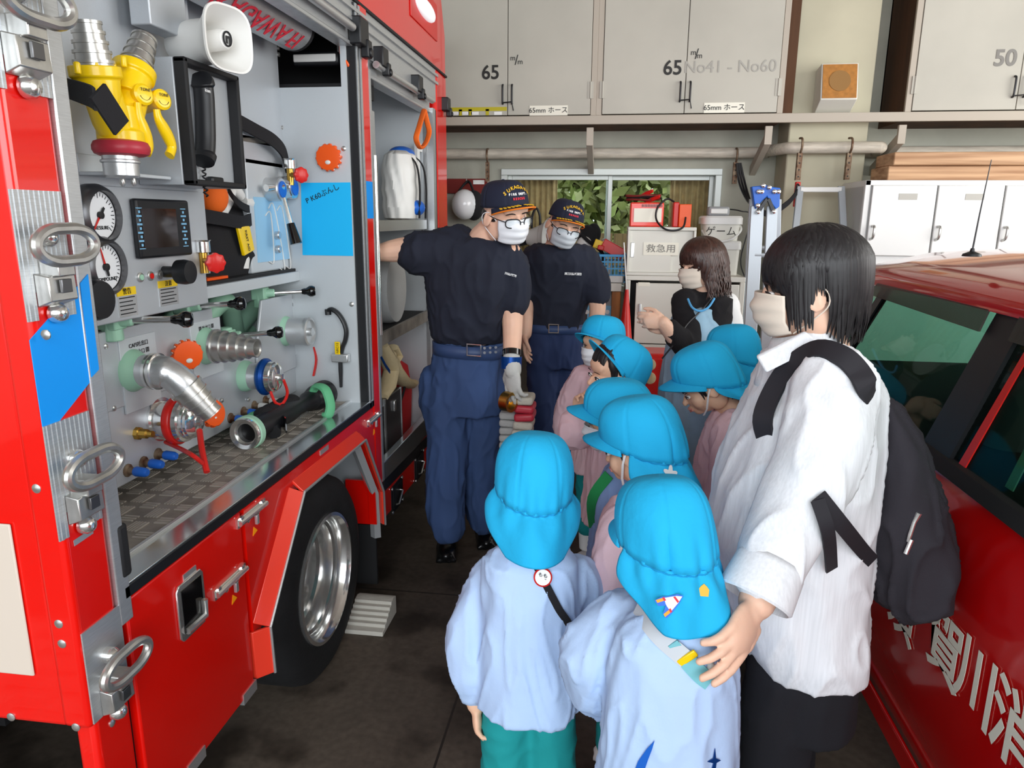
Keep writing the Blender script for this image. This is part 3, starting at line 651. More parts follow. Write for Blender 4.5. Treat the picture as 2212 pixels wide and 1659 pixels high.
a2, b2 = P(303, 450, XG+.02), P(386, 532, XG+.02); G().box((XG+.02, a2.y, b2.z), (XG+.0215, b2.y, a2.z)).build('screen_glass', 'screen', scr)
for yy in ((a.y+a2.y)/2, (b.y+b2.y)/2):
    g = G()
    for k in range(5):
        z = lerp((0, 0, a2.z-.008), (0, 0, b2.z+.008), k/4).z
        for s_ in (-1, 1): g.box((XG+.02, yy-.011, z+s_*.0085-.001), (XG+.0212, yy+.011, z+s_*.0085+.001))
        g.box((XG+.02, yy-.003, z-.003), (XG+.0214, yy+.003, z+.003))
    g.build('key_marks', 'box_blue', scr)
for u, v, c_ in ((300, 599, 'mint'), (322, 596, 'red_plastic'), (342, 593, 'steel')):
    c = P(u, v, XG); b_ = G().lathe([(.0115, 0), (.0115, .006), (.009, .007)], c, (1, 0, 0), 18).build('push_button', 'steel', gpan)
    G().lathe([(.007, .007), (.007, .009), (.001, .0095)], c, (1, 0, 0), 16).build('button_cap', c_, b_)
def knob(u, v, r, depth, name='control_knob', x=XG):
    c = P(u, v, x+depth); c.x = x
    G().lathe([(.014, 0), (.014, depth*.45), (r*.5, depth*.5), (r, depth*.55), (r*1.05, depth*.8), (r*.95, depth), (.001, depth*1.02)], c, (1, 0, 0), 28).build(name, 'black_plastic', gpan)
knob(412, 588, .03, .075); knob(222, 648, .042, .06)
def warn(u, v, w_, h_, x=XG, title='警告'):
    c = P(u, v, x); o = G().box((x+.002, c.y-w_, c.z-h_), (x+.0035, c.y+w_, c.z+h_*.45)).build('warning_label', 'alu', gpan)
    G().box((x+.002, c.y-w_, c.z+h_*.45), (x+.0037, c.y+w_, c.z+h_)).build('label_heading', 'yellow_paint', o)
    text(title, 'lettering', 'ink', o, (x+.0035, c.y, c.z+h_*.72), (0, 1, 0), UZ, h_*.45)
    g = G()
    for k in range(5): z = c.z+h_*(.3-.27*k); g.box((x+.0035, c.y-w_*.85, z-.0012), (x+.0039, c.y+w_*(.8-.25*(k % 2)), z+.0012))
    g.build('print_lines', 'ink', o)
warn(362, 632, .04, .032, title='注意'); warn(273, 652, .034, .034)
# valve panel, two stepped plates
g = G(); g.box((XV-.02, Y0, .902), (XV, Y1-.01, 1.17)); g.build('valve_panel', 'panel_silver', FE, bevel=.003)
p = P(468, 675); g = G(); g.box((XV-.02, Y0+.25, 1.1), (XV+.004, p.y-.03, P(300, 700).z)); g.build('valve_panel', 'panel_silver', FE, bevel=.003)
pa, pb, pc = P(560, 655), P(655, 628), P(640, 800)
G().prism([V((XV, pa.y, pa.z+.01)), V((XV, Y1-.02, pb.z)), V((XV, Y1-.02, 1.0)), V((XV, pa.y-.07, 1.0)), V((XV, pa.y-.05, 1.15))], (.01, 0, 0)).build('valve_panel', 'panel_silver', FE, bevel=.003)
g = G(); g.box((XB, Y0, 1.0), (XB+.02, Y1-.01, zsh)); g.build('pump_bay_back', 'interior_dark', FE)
for k, (u, v) in enumerate(((350, 720), (440, 690), (560, 690), (520, 700))):
    c = P(u, v, -1.38); G().tube(catmull([c+V((0, -.15, -.1)), c, c+V((.03, .1, .05)), c+V((0, .2, -.08))], 5), .035, 12).build('pump_pipe', 'mint', FE)
def plate(u0, v0, u1, v1, lines):
    a, b = P(u0, v0), P(u1, v1); y0, y1 = a.y, b.y; o = G().box((XV+.001, y0, b.z), (XV+.007, y1, a.z)).build('outlet_plate', 'panel_light', FE, bevel=.001)
    for i, s_ in enumerate(lines): text(s_, 'lettering', 'ink', o, (XV+.007, (y0+y1)/2, a.z-.022-.02*i), (0, 1, 0), UZ, .0145)
plate(250, 735, 345, 865, ['CAFS吐出口', '閉 吐水口 開']); plate(405, 700, 480, 800, ['閉 吐水口 開']); plate(590, 655, 650, 760, ['閉 吐水口 開'])
# outlets
def flange(c, r): return [(r*1.05, 0), (r*1.05, .012), (r*.93, .02), (r*.9, .035)]
c = P(283, 800); r_ = .042
o = G().lathe([(r_*1.3, 0), (r_*1.3, .01), (r_*1.12, .022), (r_, .035)], c, (1, 0, 0), 36).build('discharge_outlet', 'mint', FE)
path = catmull([c+V((.02, 0, 0)), c+V((.075, 0, 0)), c+V((.1, .004, -.005)), c+V((.122, .012, -.025)), c+V((.135, .02, -.046))], 5); dirn = (path[-1]-path[-4]).normalized()
G().tube(path, [.041]*10+[.038]*(len(path)-10), 28).build('elbow_pipe', 'alu', o)
g = G()
for h in (.058, .07): g.lathe([(.047, h), (.047, h+.007), (.041, h+.009)], c, (1, 0, 0), 32)
g.build('elbow_collar', 'chrome', o)
def stepped(p0, d, rs, name, par, step=.024, m='steel'):
    pr = [(rs[0]*1.12, -.004), (rs[0]*1.12, .004)]; h = .004
    for r in rs: pr += [(r, h), (r, h+step*.82), (r*1.05, h+step*.84), (r*1.05, h+step)]; h += step
    pr += [(rs[-1]*.95, h), (rs[-1]*.8, h-.004), (rs[-1]*.7, h-.03)]
    return G().lathe(pr, p0, d, 32).build(name, m, par, smooth=25)
e0 = path[-1]; stepped(e0, (.52, .3, -.8), [.04, .036, .032, .028], 'stepped_nozzle', o, .022)
c = P(440, 747); o = G().lathe([(.056, 0), (.056, .01), (.05, .024), (.046, .04)], c, (1, 0, 0), 36).build('discharge_outlet', 'mint', FE)
stepped(c+V((.04, 0, 0)), (1, .03, -.02), [.046, .043, .038, .032, .027], 'stepped_nozzle', o, .025)
c = P(612, 715); o = G().lathe([(.056, 0), (.056, .012), (.048, .03)], c, (1, 0, 0), 36).build('discharge_outlet', 'mint', FE)
G().lathe([(.05, .03), (.05, .085), (.053, .09), (.053, .105), (.045, .108), (.045, .1), (.015, .1), (.015, .115), (.001, .116)], c, (1, 0, 0), 36).build('outlet_cap', 'alu', o)
c = P(527, 812); o = G().lathe([(.052, 0), (.052, 0.0108), (.045, 0.0288)], c, (1, 0, 0), 36).build('discharge_outlet', 'mint', FE)
G().lathe([(.044, 0.0288), (.044, 0.0612), (.05, 0.06336)], c, (1, 0, 0), 36).build('outlet_neck', 'alu', o)
G().lathe([(.045, 0.0612), (.055, 0.06336), (.062, 0.072), (.062, 0.08064), (.055, 0.08928), (.045, 0.09072)], c, (1, 0, 0), 36).build('blue_ring', 'blue_anod', o)
cap = G().lathe([(.05, 0.09072), (.052, 0.0936), (.05, 0.108), (.044, 0.1094), (.042, 0.1188), (.03, 0.1224), (.012, 0.1238), (.012, 0.1368), (.001, 0.1382)], c, (1, 0, 0), 36).build('outlet_cap', 'chrome', o)
G().tube(catmull([c+V((.1, -.02, -.045)), c+V((.11, -.01, -.085)), c+V((.12, .02, -.095)), c+V((.135, .03, -.06)), c+V((.137, .004, -.01))], 5), .005, 8).build('cap_tether', 'red_plastic', o)
c = P(345, 905); o = G().lathe([(.06, 0), (.06, 0.00744), (.05, 0.00868), (.05, 0.0434), (.058, 0.0465)], c, (1, 0, 0), 36).build('suction_inlet', 'chrome', FE)
G().lathe([(.05, 0.0434), (.064, 0.04464), (.067, 0.0496), (.067, 0.06076), (.064, 0.0651), (.05, 0.06634)], c, (1, 0, 0), 36).build('red_ring', 'red_plastic', o)
G().lathe([(.058, 0.06634), (.06, 0.06944), (.058, 0.0806), (.05, 0.08184), (.05, 0.093), (.047, 0.09486), (.047, 0.1023), (.036, 0.1104), (.014, 0.1141), (.012, 0.124), (.001, 0.1252)], c, (1, 0, 0), 36).build('outlet_cap', 'chrome', o)
G().tube(catmull([P(358, 955, XV+.01), P(385, 967, XV+.08), P(415, 983, XV+.17), P(437, 1000, XV+.18)], 5), .006, 8).build('cap_tether', 'red_plastic', o)
G().tube(catmull([P(431, 930, XV+.12), P(437, 975, XV+.16), P(447, 1020, XV+.19)], 5), .008, 8).build('cap_tether', 'red_plastic', o)
c = P(645, 760, XV+.02); G().ribbon(catmull([c+V((.06, .01, .02)), c+V((.07, 0, -.03)), c+V((.06, -.01, -.09))], 4), (0, .006, 0), .003).build('cap_tether', 'red_plastic', FE)
# levers
def lever(mu, mv, ku, kv, x, kr=.02):
    c, k = P(mu, mv, x), P(ku, kv, x+.16); d = (k-c).normalized()
    g = G(); g.obox(c, (.05, .045, .045)); g.cyl(c-d*.0, c+d*.05, .02, .014, 14); g.cyl(c+V((0, 0, -.05)), c+V((0, 0, .03)), .026, .022, 8); o = g.build('valve_body', 'mint', FE, bevel=.004)
    G().cyl(c+d*.04, k, .0085, n=12).build('lever_rod', 'chrome', o)
    g = G(); g.lathe([(.009, -.03), (.012, -.02), (kr*.6, -.014), (kr, -.002), (kr*1.02, .008), (kr*.8, .018), (.001, .021)], k, d, 20); g.build('lever_knob', 'black_gloss', o)
lever(240, 692, 398, 690, -1.2); lever(398, 662, 515, 656, -1.25); lever(562, 634, 670, 629, -1.25); lever(488, 727, 598, 718, -1.24)
# drain cocks, plugs
def cock(u, v, m):
    c = P(u, v); d = V((1, 0, -.06)); b_ = G().lathe([(.017, 0), (.017, .004), (.01, .006), (.01, .02)], c, d, 14).build('drain_cock', 'rust_metal', FE)
    G().lathe([(.011, .02), (.013, .024), (.012, .05), (.009, .056)], c, d, 10).build('cock_cap', m, b_)
for u, v, m in ((275, 1016, 'blue_plastic'), (309, 999, 'blue_plastic'), (340, 981, 'blue_plastic'), (497, 903, 'blue_plastic'), (525, 889, 'blue_plastic'), (548, 876, 'white_plastic'), (572, 865, 'white_plastic')): cock(u, v, m)
c = P(295, 936); G().lathe([(.017, 0), (.017, .01), (.013, .012), (.013, .03), (.009, .034), (.009, .046)], c, (1, 0, 0), 8).build('brass_plug', 'brass', FE)
for u, v in ((225, 748), (243, 882), (300, 690), (438, 636), (420, 452), (477, 865), (535, 863)):
    c = P(u, v); G().lathe([(.007, 0), (.007, .004), (.003, .006)], c+V((.002, 0, 0)), (1, 0, 0), 10).build('screw', 'steel', FE)
for u, v in ((743, 321), (760, 657)):
    c = Y(u, v, Y1-.01); G().lathe([(.009, 0), (.009, .004), (.004, .007)], c, (0, -1, 0), 12).build('screw', 'steel', FE)
for u, v in ((600, 104), (601, 118), (610, 276)):
    c = P(u, v, XP); G().lathe([(.008, 0), (.008, .004), (.003, .006)], c, (1, 0, 0), 12).build('screw', 'steel', FE)
# brackets behind the divider, phone cabinet
g = G(); bx = P(410, 260, -.985); 
pb_ = G(); XBX = -.985; yb0 = P(410, 260, XBX).y; yb1 = P(525, 280, XBX).y; zb1, zb0 = P(410, 125, XBX).z, P(428, 400, XBX).z
pb_.box((XG, yb0, zb0), (XBX-.03, yb1, zb1)); phb = pb_.build('phone_cabinet', 'panel_silver', FE, bevel=.003)
g = G(); e = .014
g.box((XBX-.03, yb0, zb0), (XBX, yb0+e, zb1)); g.box((XBX-.03, yb1-e, zb0), (XBX, yb1, zb1)); g.box((XBX-.03, yb0, zb0), (XBX, yb1, zb0+e)); g.box((XBX-.03, yb0, zb1-e), (XBX, yb1, zb1)); g.build('rubber_edging', 'black_rubber', phb, bevel=.004)
g = G(); g.box((XG, Y0+.03, 2.0), (XG+.03, 1.55, 2.02)); 
a, b = P(330, 0, -1.06), P(395, 85, -1.06); G().box((-1.1, P(320, 80, -1.06).y, b.z), (-1.05, P(398, 80, -1.06).y, 2.25)).build('bracket', 'panel_silver', FE, bevel=.003)
for u, v in ((305, 18), (312, 68)): G().lathe([(.009, 0), (.009, .005), (.004, .008)], P(u, v, XG), (1, 0, 0), 12).build('screw', 'steel', FE)
g = G(); a, b = P(180, 330, XG+.02), P(300, 388, XG+.02); g.box((XG, a.y, b.z), (XG+.09, b.y+.02, b.z+.008)); g.box((XG, a.y, b.z), (XG+.006, b.y, a.z)); g.build('mount_bracket', 'panel_light', FE, bevel=.002)
# horn loudspeaker
n_ = V((.95, -.31, 0)).normalized(); mc = P(492, 84, -.93); s_ = sz(1, mc); hx = V((-n_.y, n_.x, 0))*-1; hx = UZ.cross(n_)
def sq(c, a, b, e=3.2, k=40): return [c+hx*(a*math.copysign(abs(math.cos(t))**(2/e), math.cos(t)))+UZ*(b*math.copysign(abs(math.sin(t))**(2/e), math.sin(t))) for t in [2*math.pi*i/k for i in range(k)]]
H_, W_ = 68*s_, 66*s_
rs = [sq(mc-n_*.17, .04, .042, 2), sq(mc-n_*.15, .046, .048, 2), sq(mc-n_*.1, .05, .052, 2.2), sq(mc-n_*.05, W_*.62, H_*.66, 2.6), sq(mc-n_*.015, W_*.85, H_*.88), sq(mc, W_, H_), sq(mc+n_*.006, W_*1.0, H_*1.0), sq(mc+n_*.005, W_*.93, H_*.94), sq(mc-n_*.008, W_*.82, H_*.84), sq(mc-n_*.045, W_*.55, H_*.58, 2.6), sq(mc-n_*.09, .035, .037, 2)]
hs = G().rings(rs, True).build('loudspeaker_horn', 'white_plastic', FE)
G().lathe([(.024, -.09), (.024, -.012), (.02, -.004), (.001, -.002)], mc, n_, 28).build('horn_plug', 'white_plastic', hs)
text('n', 'lettering', 'ink', hs, mc+n_*0, hx, UZ, .034, off=.0015, bold=.0012)
G().tube([mc+hx*.012*math.cos(t)+UZ*.016*math.sin(t)-n_*.001 for t in [i*.2618 for i in range(24)]], .0022, 6, closed=True).build('badge_ring', 'ink', hs)
# compartment with shelves
def shelf(v0, v1, u0, u1, z=None):
    a = T(u0, v0, -.04); G().box((XB, Y2+.05, a.z-.03), (XT-.04, Y3-.03, a.z)).build('locker_shelf', 'tread', FE)
    G().box((XT-.045, Y2+.05, a.z-.04), (XT-.03, Y3-.03, a.z+.005)).build('shelf_lip', 'alu', FE)
shelf(478, 0, 850, 0); zsh2 = T(848, 708, -.04).z
G().box((XB, Y2+.05, zsh2-.035), (XT-.04, Y3-.03, zsh2)).build('locker_shelf', 'black_rubber', FE); G().box((XT-.045, Y2+.05, zsh2-.05), (XT-.03, Y3-.03, zsh2+.003)).build('shelf_lip', 'tread', FE)
g = G(); g.box((XT-.045, 2.79, 1.0), (XT-.02, 2.86, 1.97)); g.build('sliding_frame', 'alu_brushed', FE, bevel=.004)
G().cyl((XT-.008, 2.80, 1.1), (XT-.008, 2.80, 1.8), .011, n=12).build('grab_rod', 'chrome', FE)
a, b = T(920, 322, -.1), T(922, 465, -.1); g = G(); g.box((XT-.07, 3.6, b.z), (XT-.05, 3.64, a.z)); g.box((XT-.07, 3.64, a.z-.04), (XT-.05, 3.69, a.z)); g.build('white_bracket', 'white_plastic', FE, bevel=.003)
# ------------------------------------------------------------ things along the back wall
t = thing('hook_board', 'dark red hook board with a paper tag on the wall by the fire engine', 'board', Y(1010, 402, 5.28))
a, b = Y(940, 386, 5.28), Y(1052, 418, 5.28); G().box((a.x, 5.275, b.z), (b.x, 5.3, a.z)).build('board', 'maroon', t, bevel=.002)
a, b = Y(1022, 389, 5.27), Y(1046, 398, 5.27); G().box((a.x, 5.272, b.z), (b.x, 5.275, a.z)).build('paper_tag', 'paper_white', t)
c = Y(1009, 396, 5.24); G().tube([c+V((0, .035, .01)), c+V((0, -.03, .005)), c+V((0, -.03, .03))], .004, 6).build('hook', 'chrome', t)
t = thing('hanging_helmet', 'white helmet in a black carrying net hanging from the hook board', 'helmet', Y(1005, 470, 5.14))
c = Y(1008, 442, 5.14); G().ell(c+V((-.01, -.02, 0)), (.092, .11, .105)).build('helmet_shell', 'white_helmet', t)
g = G(); g.ell(c+V((.045, .03, -.005)), (.075, .1, .105)); g.tube(catmull([c+V((-.1, .0, .0)), c+V((-.06, .0, .085)), c+V((0, .06, .16)), c+V((.05, .0, .09)), c+V((.1, 0, 0))], 5), .016, 8, flat=(1, .5)); g.build('carry_net', 'black_cloth', t)
# shallow bench with megaphone, basket and odds and ends
BY = 4.55
a = Y(1130, 612, BY); bz = Y(1310, 612, BY).z; bx0, bx1 = Y(1020, 600, BY).x, Y(1343, 610, BY).x
t = thing('work_bench', 'white topped bench with wooden legs under the window', 'bench', ((bx0+bx1)/2, 4.9, 0))
G().box((bx0, BY, bz-.05), (bx1, 5.28, bz)).build('bench_top', 'white_box', t, bevel=.004)
for x, y in ((bx0+.04, BY+.05), (bx1-.03, BY+.05), (bx0+.04, 5.2), (bx1-.03, 5.2)): G().box((x-.028, y-.03, 0), (x+.028, y+.03, bz-.05)).build('leg', 'wood_orange', t, bevel=.003)
G().box((bx0, 5.1, bz-.16), (bx1, 5.13, bz-.05)).build('apron', 'wood_orange', t)
def lift(o, dz): o.location.z += dz
# equipment stacked on the bench behind the second firefighter
bt = Y(1170, 545, 4.95).z
cr = thing('storage_crate', 'grey storage crate on the bench behind the second firefighter', 'crate', (Y(1150, 560, 4.95).x, 4.95, bz))
a, b = Y(1085, 540, 4.95), Y(1240, 540, 4.95); G().box((a.x, 4.78, bz), (b.x, 5.15, bt-.055)).build('body', 'grey_plastic', cr, bevel=.01); G().box((a.x-.01, 4.77, bt-.055), (b.x+.01, 5.16, bt-.035)).build('lid', 'grey_plastic', cr, bevel=.005)
t = thing('megaphone', 'white and black hand megaphone lying between the two firefighters', 'megaphone', Y(1140, 540, 4.9)); c = Y(1108, 512, 4.92)
G().lathe([(.055, -.08), (.06, -.06), (.06, .06), (.05, .1), (.045, .12)], c, (1, -.2, 0), 28).build('body', 'black_plastic', t)
G().lathe([(.046, .1), (.06, .14), (.085, .2), (.112, .235), (.118, .24), (.105, .232), (.05, .14), (.01, .14)], c, (1, -.2, .0), 32, cap=False).build('horn', 'white_plastic', t)
G().tube(catmull([c+V((.13, -.03, .06)), c+V((.135, -.04, .14)), c+V((.16, -.04, .19)), c+V((.185, -.04, .14)), c+V((.19, -.05, .05))], 5), .008, 8).build('carry_loop', 'black_plastic', t)
t = tag(G().ell(Y(1268, 512, 4.95), (.07, .08, .08)).ell(Y(1282, 505, 4.98), (.05, .06, .07)).tube(catmull([Y(1225, 520, 4.9), Y(1245, 500, 4.85), Y(1270, 520, 4.82), Y(1300, 545, 4.8), Y(1302, 575, 4.8)], 5), .012, 8).build('equipment_bag', 'black_cloth'), 'black equipment pouch with a hose, beside the cap of the second firefighter', 'bag')
# basket and its contents
zb = bz+.045; BYC = 4.72; x0, x1 = Y(1284, 560, BYC).x, Y(1351, 560, BYC).x; zt = Y(1310, 551, BYC-.1).z
tr = thing('white_tray', 'shallow white tray under the blue basket', 'tray', ((x0+x1)/2, BYC, bz)); 
g = G(); g.box((x0-.02, BYC-.14, bz), (x1-.01, BYC+.14, bz+.006)); g.box((x0-.02, BYC-.14, bz), (x1-.01, BYC-.134, bz+.045)); g.box((x0-.02, BYC+.134, bz), (x1-.01, BYC+.14, bz+.045)); g.box((x0-.02, BYC-.14, bz), (x0-.014, BYC+.14, bz+.045)); g.box((x1-.016, BYC-.14, bz), (x1-.01, BYC+.14, bz+.045)); g.build('tray_body', 'white_plastic', tr, bevel=.002)
bk = thing('blue_basket', 'blue plastic mesh basket full of odds and ends on the bench', 'basket', ((x0+x1)/2, BYC, bz+.006))
g = G(); z0 = bz+.006; zt = max(zt, z0+.12)
def bside(p, q):
    n = 9
    for i in range(n+1):
        m = lerp(p, q, i/n); g.obox((m.x, m.y, (z0+zt)/2), (.006, .006, zt-z0))
    for k in range(5):
        z = z0+(zt-z0)*k/4; d = V(q)-V(p); g.obox(((p[0]+q[0])/2, (p[1]+q[1])/2, z), (abs(d.x)+.007, abs(d.y)+.007, .009))
for p, q in (((x0, BYC-.12, 0), (x1, BYC-.12, 0)), ((x0, BYC+.12, 0), (x1, BYC+.12, 0)), ((x0, BYC-.12, 0), (x0, BYC+.12, 0)), ((x1, BYC-.12, 0), (x1, BYC+.12, 0))): bside(p, q)
g.box((x0, BYC-.12, z0), (x1, BYC+.12, z0+.004)); g.build('basket_mesh', 'basket_blue', bk, smooth=0)
g = G()
for (a, b) in (((x0-.008, BYC-.128), (x1+.008, BYC-.118)), ((x0-.008, BYC+.118), (x1+.008, BYC+.128)), ((x0-.008, BYC-.128), (x0+.002, BYC+.128)), ((x1-.002, BYC-.128), (x1+.008, BYC+.128))): g.box((a[0], a[1], zt-.01), (b[0], b[1], zt+.006))
g.build('rim', 'basket_blue', bk, bevel=.002)
def small(nm, g, m, lab, cat, **k): return tag(g.build(nm, m, **k), lab, cat)
rt = lambda a, ax='Z': Matrix.Rotation(R(a), 3, ax)
small('first_aid_box', G().obox(Y(1334, 538, BYC)+V((-.03, 0, -.0)), (.15, .1, .07), rt(28, 'Y')), ['red_plastic'], 'red and white box leaning out of the blue basket', 'box', bevel=.004)
small('yellow_pack', G().obox(Y(1293, 528, BYC), (.06, .05, .055), rt(20, 'Y')), 'yellow_paint', 'small yellow pack on top of the blue basket', 'pack', bevel=.004)
small('orange_lamp', G().obox(Y(1298, 535, BYC-.06), (.04, .03, .03), rt(10, 'Y')), 'red_plastic', 'small red orange lamp beside the yellow pack in the blue basket', 'lamp', bevel=.005)
small('silver_ball', G().ell(Y(1305, 522, BYC+.02), .02), 'chrome', 'small silver ball on top of the blue basket', 'ball')
small('clear_bag', G().ell(Y(1262, 527, 4.86), (.05, .03, .05)), 'white_plastic', 'white pack with label at the left end of the blue basket', 'pack')
for i, (u, v, m, nm, lab) in enumerate(((1300, 570, 'crimson', 'pink_bottle', 'pink bottle inside the blue basket'), (1316, 575, 'white_plastic', 'white_bottle', 'white bottle inside the blue basket'), (1330, 572, 'mint', 'green_pouch', 'pale green pouch inside the blue basket'))):
    c = Y(u, v, BYC); small(nm, G().lathe([(.018, 0), (.02, .01), (.02, .06), (.009, .075), (.009, .09)], (c.x, c.y, z0+.004), (0, 0, 1), 14), m, lab, 'bottle')
# cooler under the bench, red pole cone beside the leg
CYF = 4.6; a, b = Y(1262, 648, CYF), Y(1333, 740, CYF)
t = thing('water_tank', 'grey plastic tank with pale blue front panel under the bench', 'tank', ((a.x+b.x)/2, CYF+.15, 0))
G().box((a.x, CYF, .42), (b.x, CYF+.3, a.z+.06)).build('body', 'grey_plastic', t, bevel=.04, seg=4); G().box((a.x-.01, CYF-.01, 0.0), (b.x+.01, CYF+.31, .42)).build('base', 'white_box', t, bevel=.01)
z1, z2 = Y(1300, 660, CYF).z, Y(1300, 695, CYF).z; pnl = G().box((a.x+.02, CYF-.006, z2), (b.x-.03, CYF+.001, z1)).build('front_panel', 'box_blue', t, bevel=.002)
for i in range(5): c = Y(1268+i*11, 674+(i % 2)*3, CYF-.006); G().lathe([(.014, 0), (.014, .002), (.001, .0025)], c, (0, -1, 0), 14).build('emblem_dot', 'white_print', pnl)
c = Y(1349, 745, 4.42); g = G(); g.lathe([(.05, 0), (.045, .02), (.012, .32), (.01, .34)], (c.x, c.y, c.z), (0, 0, 1), 20); t = tag(g.build('red_cone', 'red_plastic'), 'slim red cone standing on a box beside the bench leg', 'cone'); t_cone = c
small('cone_stand', G().box((c.x-.07, c.y-.07, 0), (c.x+.07, c.y+.07, c.z)), 'dark_metal', 'dark box under the slim red cone', 'box', bevel=.004)
g = G(); g.cyl((c.x-.002, c.y, c.z+.34), (c.x-.03, c.y, c.z+.62), .004, n=8); g.build('pole', 'white_plastic', t)
# white cabinets
KY = 4.5
def kz(u, v): return Y(u, v, KY)
a, b = kz(1357, 490), kz(1499, 590); lz = kz(1480, 597).z
t = thing('sliding_cabinet', 'small white cabinet with sliding doors and a paper sign on top of the larger one', 'cabinet', ((a.x+b.x)/2, KY+.2, lz))
g = G(); g.box((a.x, KY, lz+.001), (b.x, KY+.4, lz+.02)); g.box((a.x, KY, a.z-.02), (b.x, KY+.4, a.z)); g.box((a.x, KY, lz+.02), (a.x+.015, KY+.4, a.z-.02)); g.box((b.x-.015, KY, lz+.02), (b.x, KY+.4, a.z-.02)); g.box((a.x+.015, KY+.38, lz+.02), (b.x-.015, KY+.4, a.z-.02)); g.build('carcass', 'white_box', t, bevel=.003)
xm_ = (a.x+b.x)/2
d = G().box((a.x+.016, KY+.012, lz+.021), (xm_+.06, KY+.025, a.z-.021)).build('door', 'white_box', t); c = kz(1363, 540); g = G(); g.box((c.x-.002, KY+.006, c.z-.045), (c.x+.02, KY+.013, c.z+.045)); g.build('door_handle', 'alu', d, bevel=.003)
d = G().box((xm_-.0, KY+.03, lz+.021), (b.x-.016, KY+.04, a.z-.021)).build('door', 'white_box', t)
c = kz(1428, 538); sgn = G().box((c.x-.105, KY+.009, c.z-.038), (c.x+.105, KY+.0115, c.z+.038)).build('paper_sign', 'white_label', t); text('救急用', 'lettering', 'stencil_grey', sgn, (c.x, KY+.0085, c.z), RX, UZ, .052, sx=1.15)
a2, b2 = kz(1352, 595), kz(1611, 600); 
t = thing('steel_cabinet', 'large white steel cabinet with a hinged door below the small one', 'cabinet', ((a2.x+b2.x)/2, KY+.25, 0))
zf = .1; g = G(); g.box((a2.x, KY, lz-.03), (b2.x, KY+.5, lz)); g.box((a2.x, KY, 0), (a2.x+.03, KY+.5, lz-.03)); g.box((b2.x-.03, KY, 0), (b2.x, KY+.5, lz-.03)); g.box((a2.x+.03, KY+.48, 0), (b2.x-.03, KY+.5, lz-.03)); g.box((a2.x+.03, KY+.002, 0), (b2.x-.03, KY+.48, zf)); g.build('carcass', 'white_box', t, bevel=.004)
xd0 = kz(1373, 640).x; xd1 = kz(1475, 640).x; zdb = max(kz(1440, 743).z, zf+.01)
d = G().box((xd0, KY-.004, zdb), (xd1, KY+.014, lz-.045)).build('door', 'white_box', t, bevel=.003); c = kz(1382, 668); G().box((c.x-.008, KY-.012, c.z-.035), (c.x+.008, KY-.003, c.z+.035)).build('door_handle', 'alu', d, bevel=.003)
c = kz(1391, 614); G().box((c.x-.035, KY-.006, c.z-.012), (c.x+.035, KY-.0035, c.z+.012)).build('name_plate', 'white_label', d)
d = G().box((xd1+.006, KY-.004, zdb), (b2.x-.033, KY+.014, lz-.045)).build('door', 'white_box', t, bevel=.003)
G().box((a2.x+.03, KY+.004, zf), (b2.x-.03, KY+.012, zdb-.006)).build('plinth_panel', 'white_box', t)
G().box((a2.x+.03, KY+.1, zf), (xd0+.02, KY+.12, lz-.03)).build('gap_shade', 'interior_dark', t)  # dark sheet paints in the shade behind the gap by the door
# battery charger with clips, orange box
zc = a.z
p0, p1 = Y(1362, 437, KY+.1), Y(1432, 486, KY+.1)
t = thing('battery_charger', 'red battery charger with coiled jump leads on top of the small white cabinet', 'charger', ((p0.x+p1.x)/2, KY+.2, zc))
G().box((p0.x, KY+.08, zc), (p1.x, KY+.3, p0.z)).build('case', 'red_edge', t, bevel=.008); q0, q1 = Y(1370, 450, KY+.08), Y(1428, 480, KY+.08); G().box((q0.x, KY+.075, q1.z), (q1.x, KY+.081, q0.z)).build('front_label', 'white_label', t)
g = G()
for i in range(14): x = p0.x+.07+i*.009; g.box((x, KY+.077, q0.z+.008), (x+.004, KY+.081, q0.z+.024))
g.build('vent_slots', 'black_plastic', t)
for k in range(3):
    g = G(); rn = random.Random(k+3); cc = V(((p0.x+p1.x)/2-.02, KY+.18, p0.z+.012+.012*k)); g.tube(catmull([cc+V((math.cos(q)*(.09+.02*rn.random()), math.sin(q)*.05, .012*rn.random())) for q in [j*.7 for j in range(10)]], 4), .0065, 6); g.build('lead', 'maroon' if k != 1 else 'black_plastic', t)
for (u0, v0, u1, v1) in ((1384, 424, 1410, 412), (1396, 436, 1425, 424)): g = G(); pa_, pb2 = Y(u0, v0, KY+.16), Y(u1, v1, KY+.12); g.tube([pa_, lerp(pa_, pb2, .5), pb2], [.009, .014, .01], 8); g.build('clip', 'red_plastic', t)
p0, p1 = Y(1455, 441, KY+.12), Y(1491, 490, KY+.12)
t = thing('power_box', 'small orange and red power box with a curled black cord', 'box', ((p0.x+p1.x)/2, KY+.2, zc))
G().box((p0.x+.035, KY+.1, zc), (p1.x, KY+.24, p0.z)).build('case', 'orange_plastic', t, bevel=.004); G().box((p0.x, KY+.11, zc), (p0.x+.035, KY+.25, p0.z+.012)).build('side_cover', 'red_plastic', t, bevel=.006)
G().tube(catmull([Y(1456, 436, KY+.15), Y(1440, 430, KY+.1), Y(1420, 450, KY+.05), Y(1418, 475, KY+.03), Y(1435, 494, KY-.02), Y(1458, 498, KY-.03), Y(1476, 490, KY-.02), Y(1481, 470, KY+.06)], 5), .006, 8).build('cord', 'black_plastic', t)
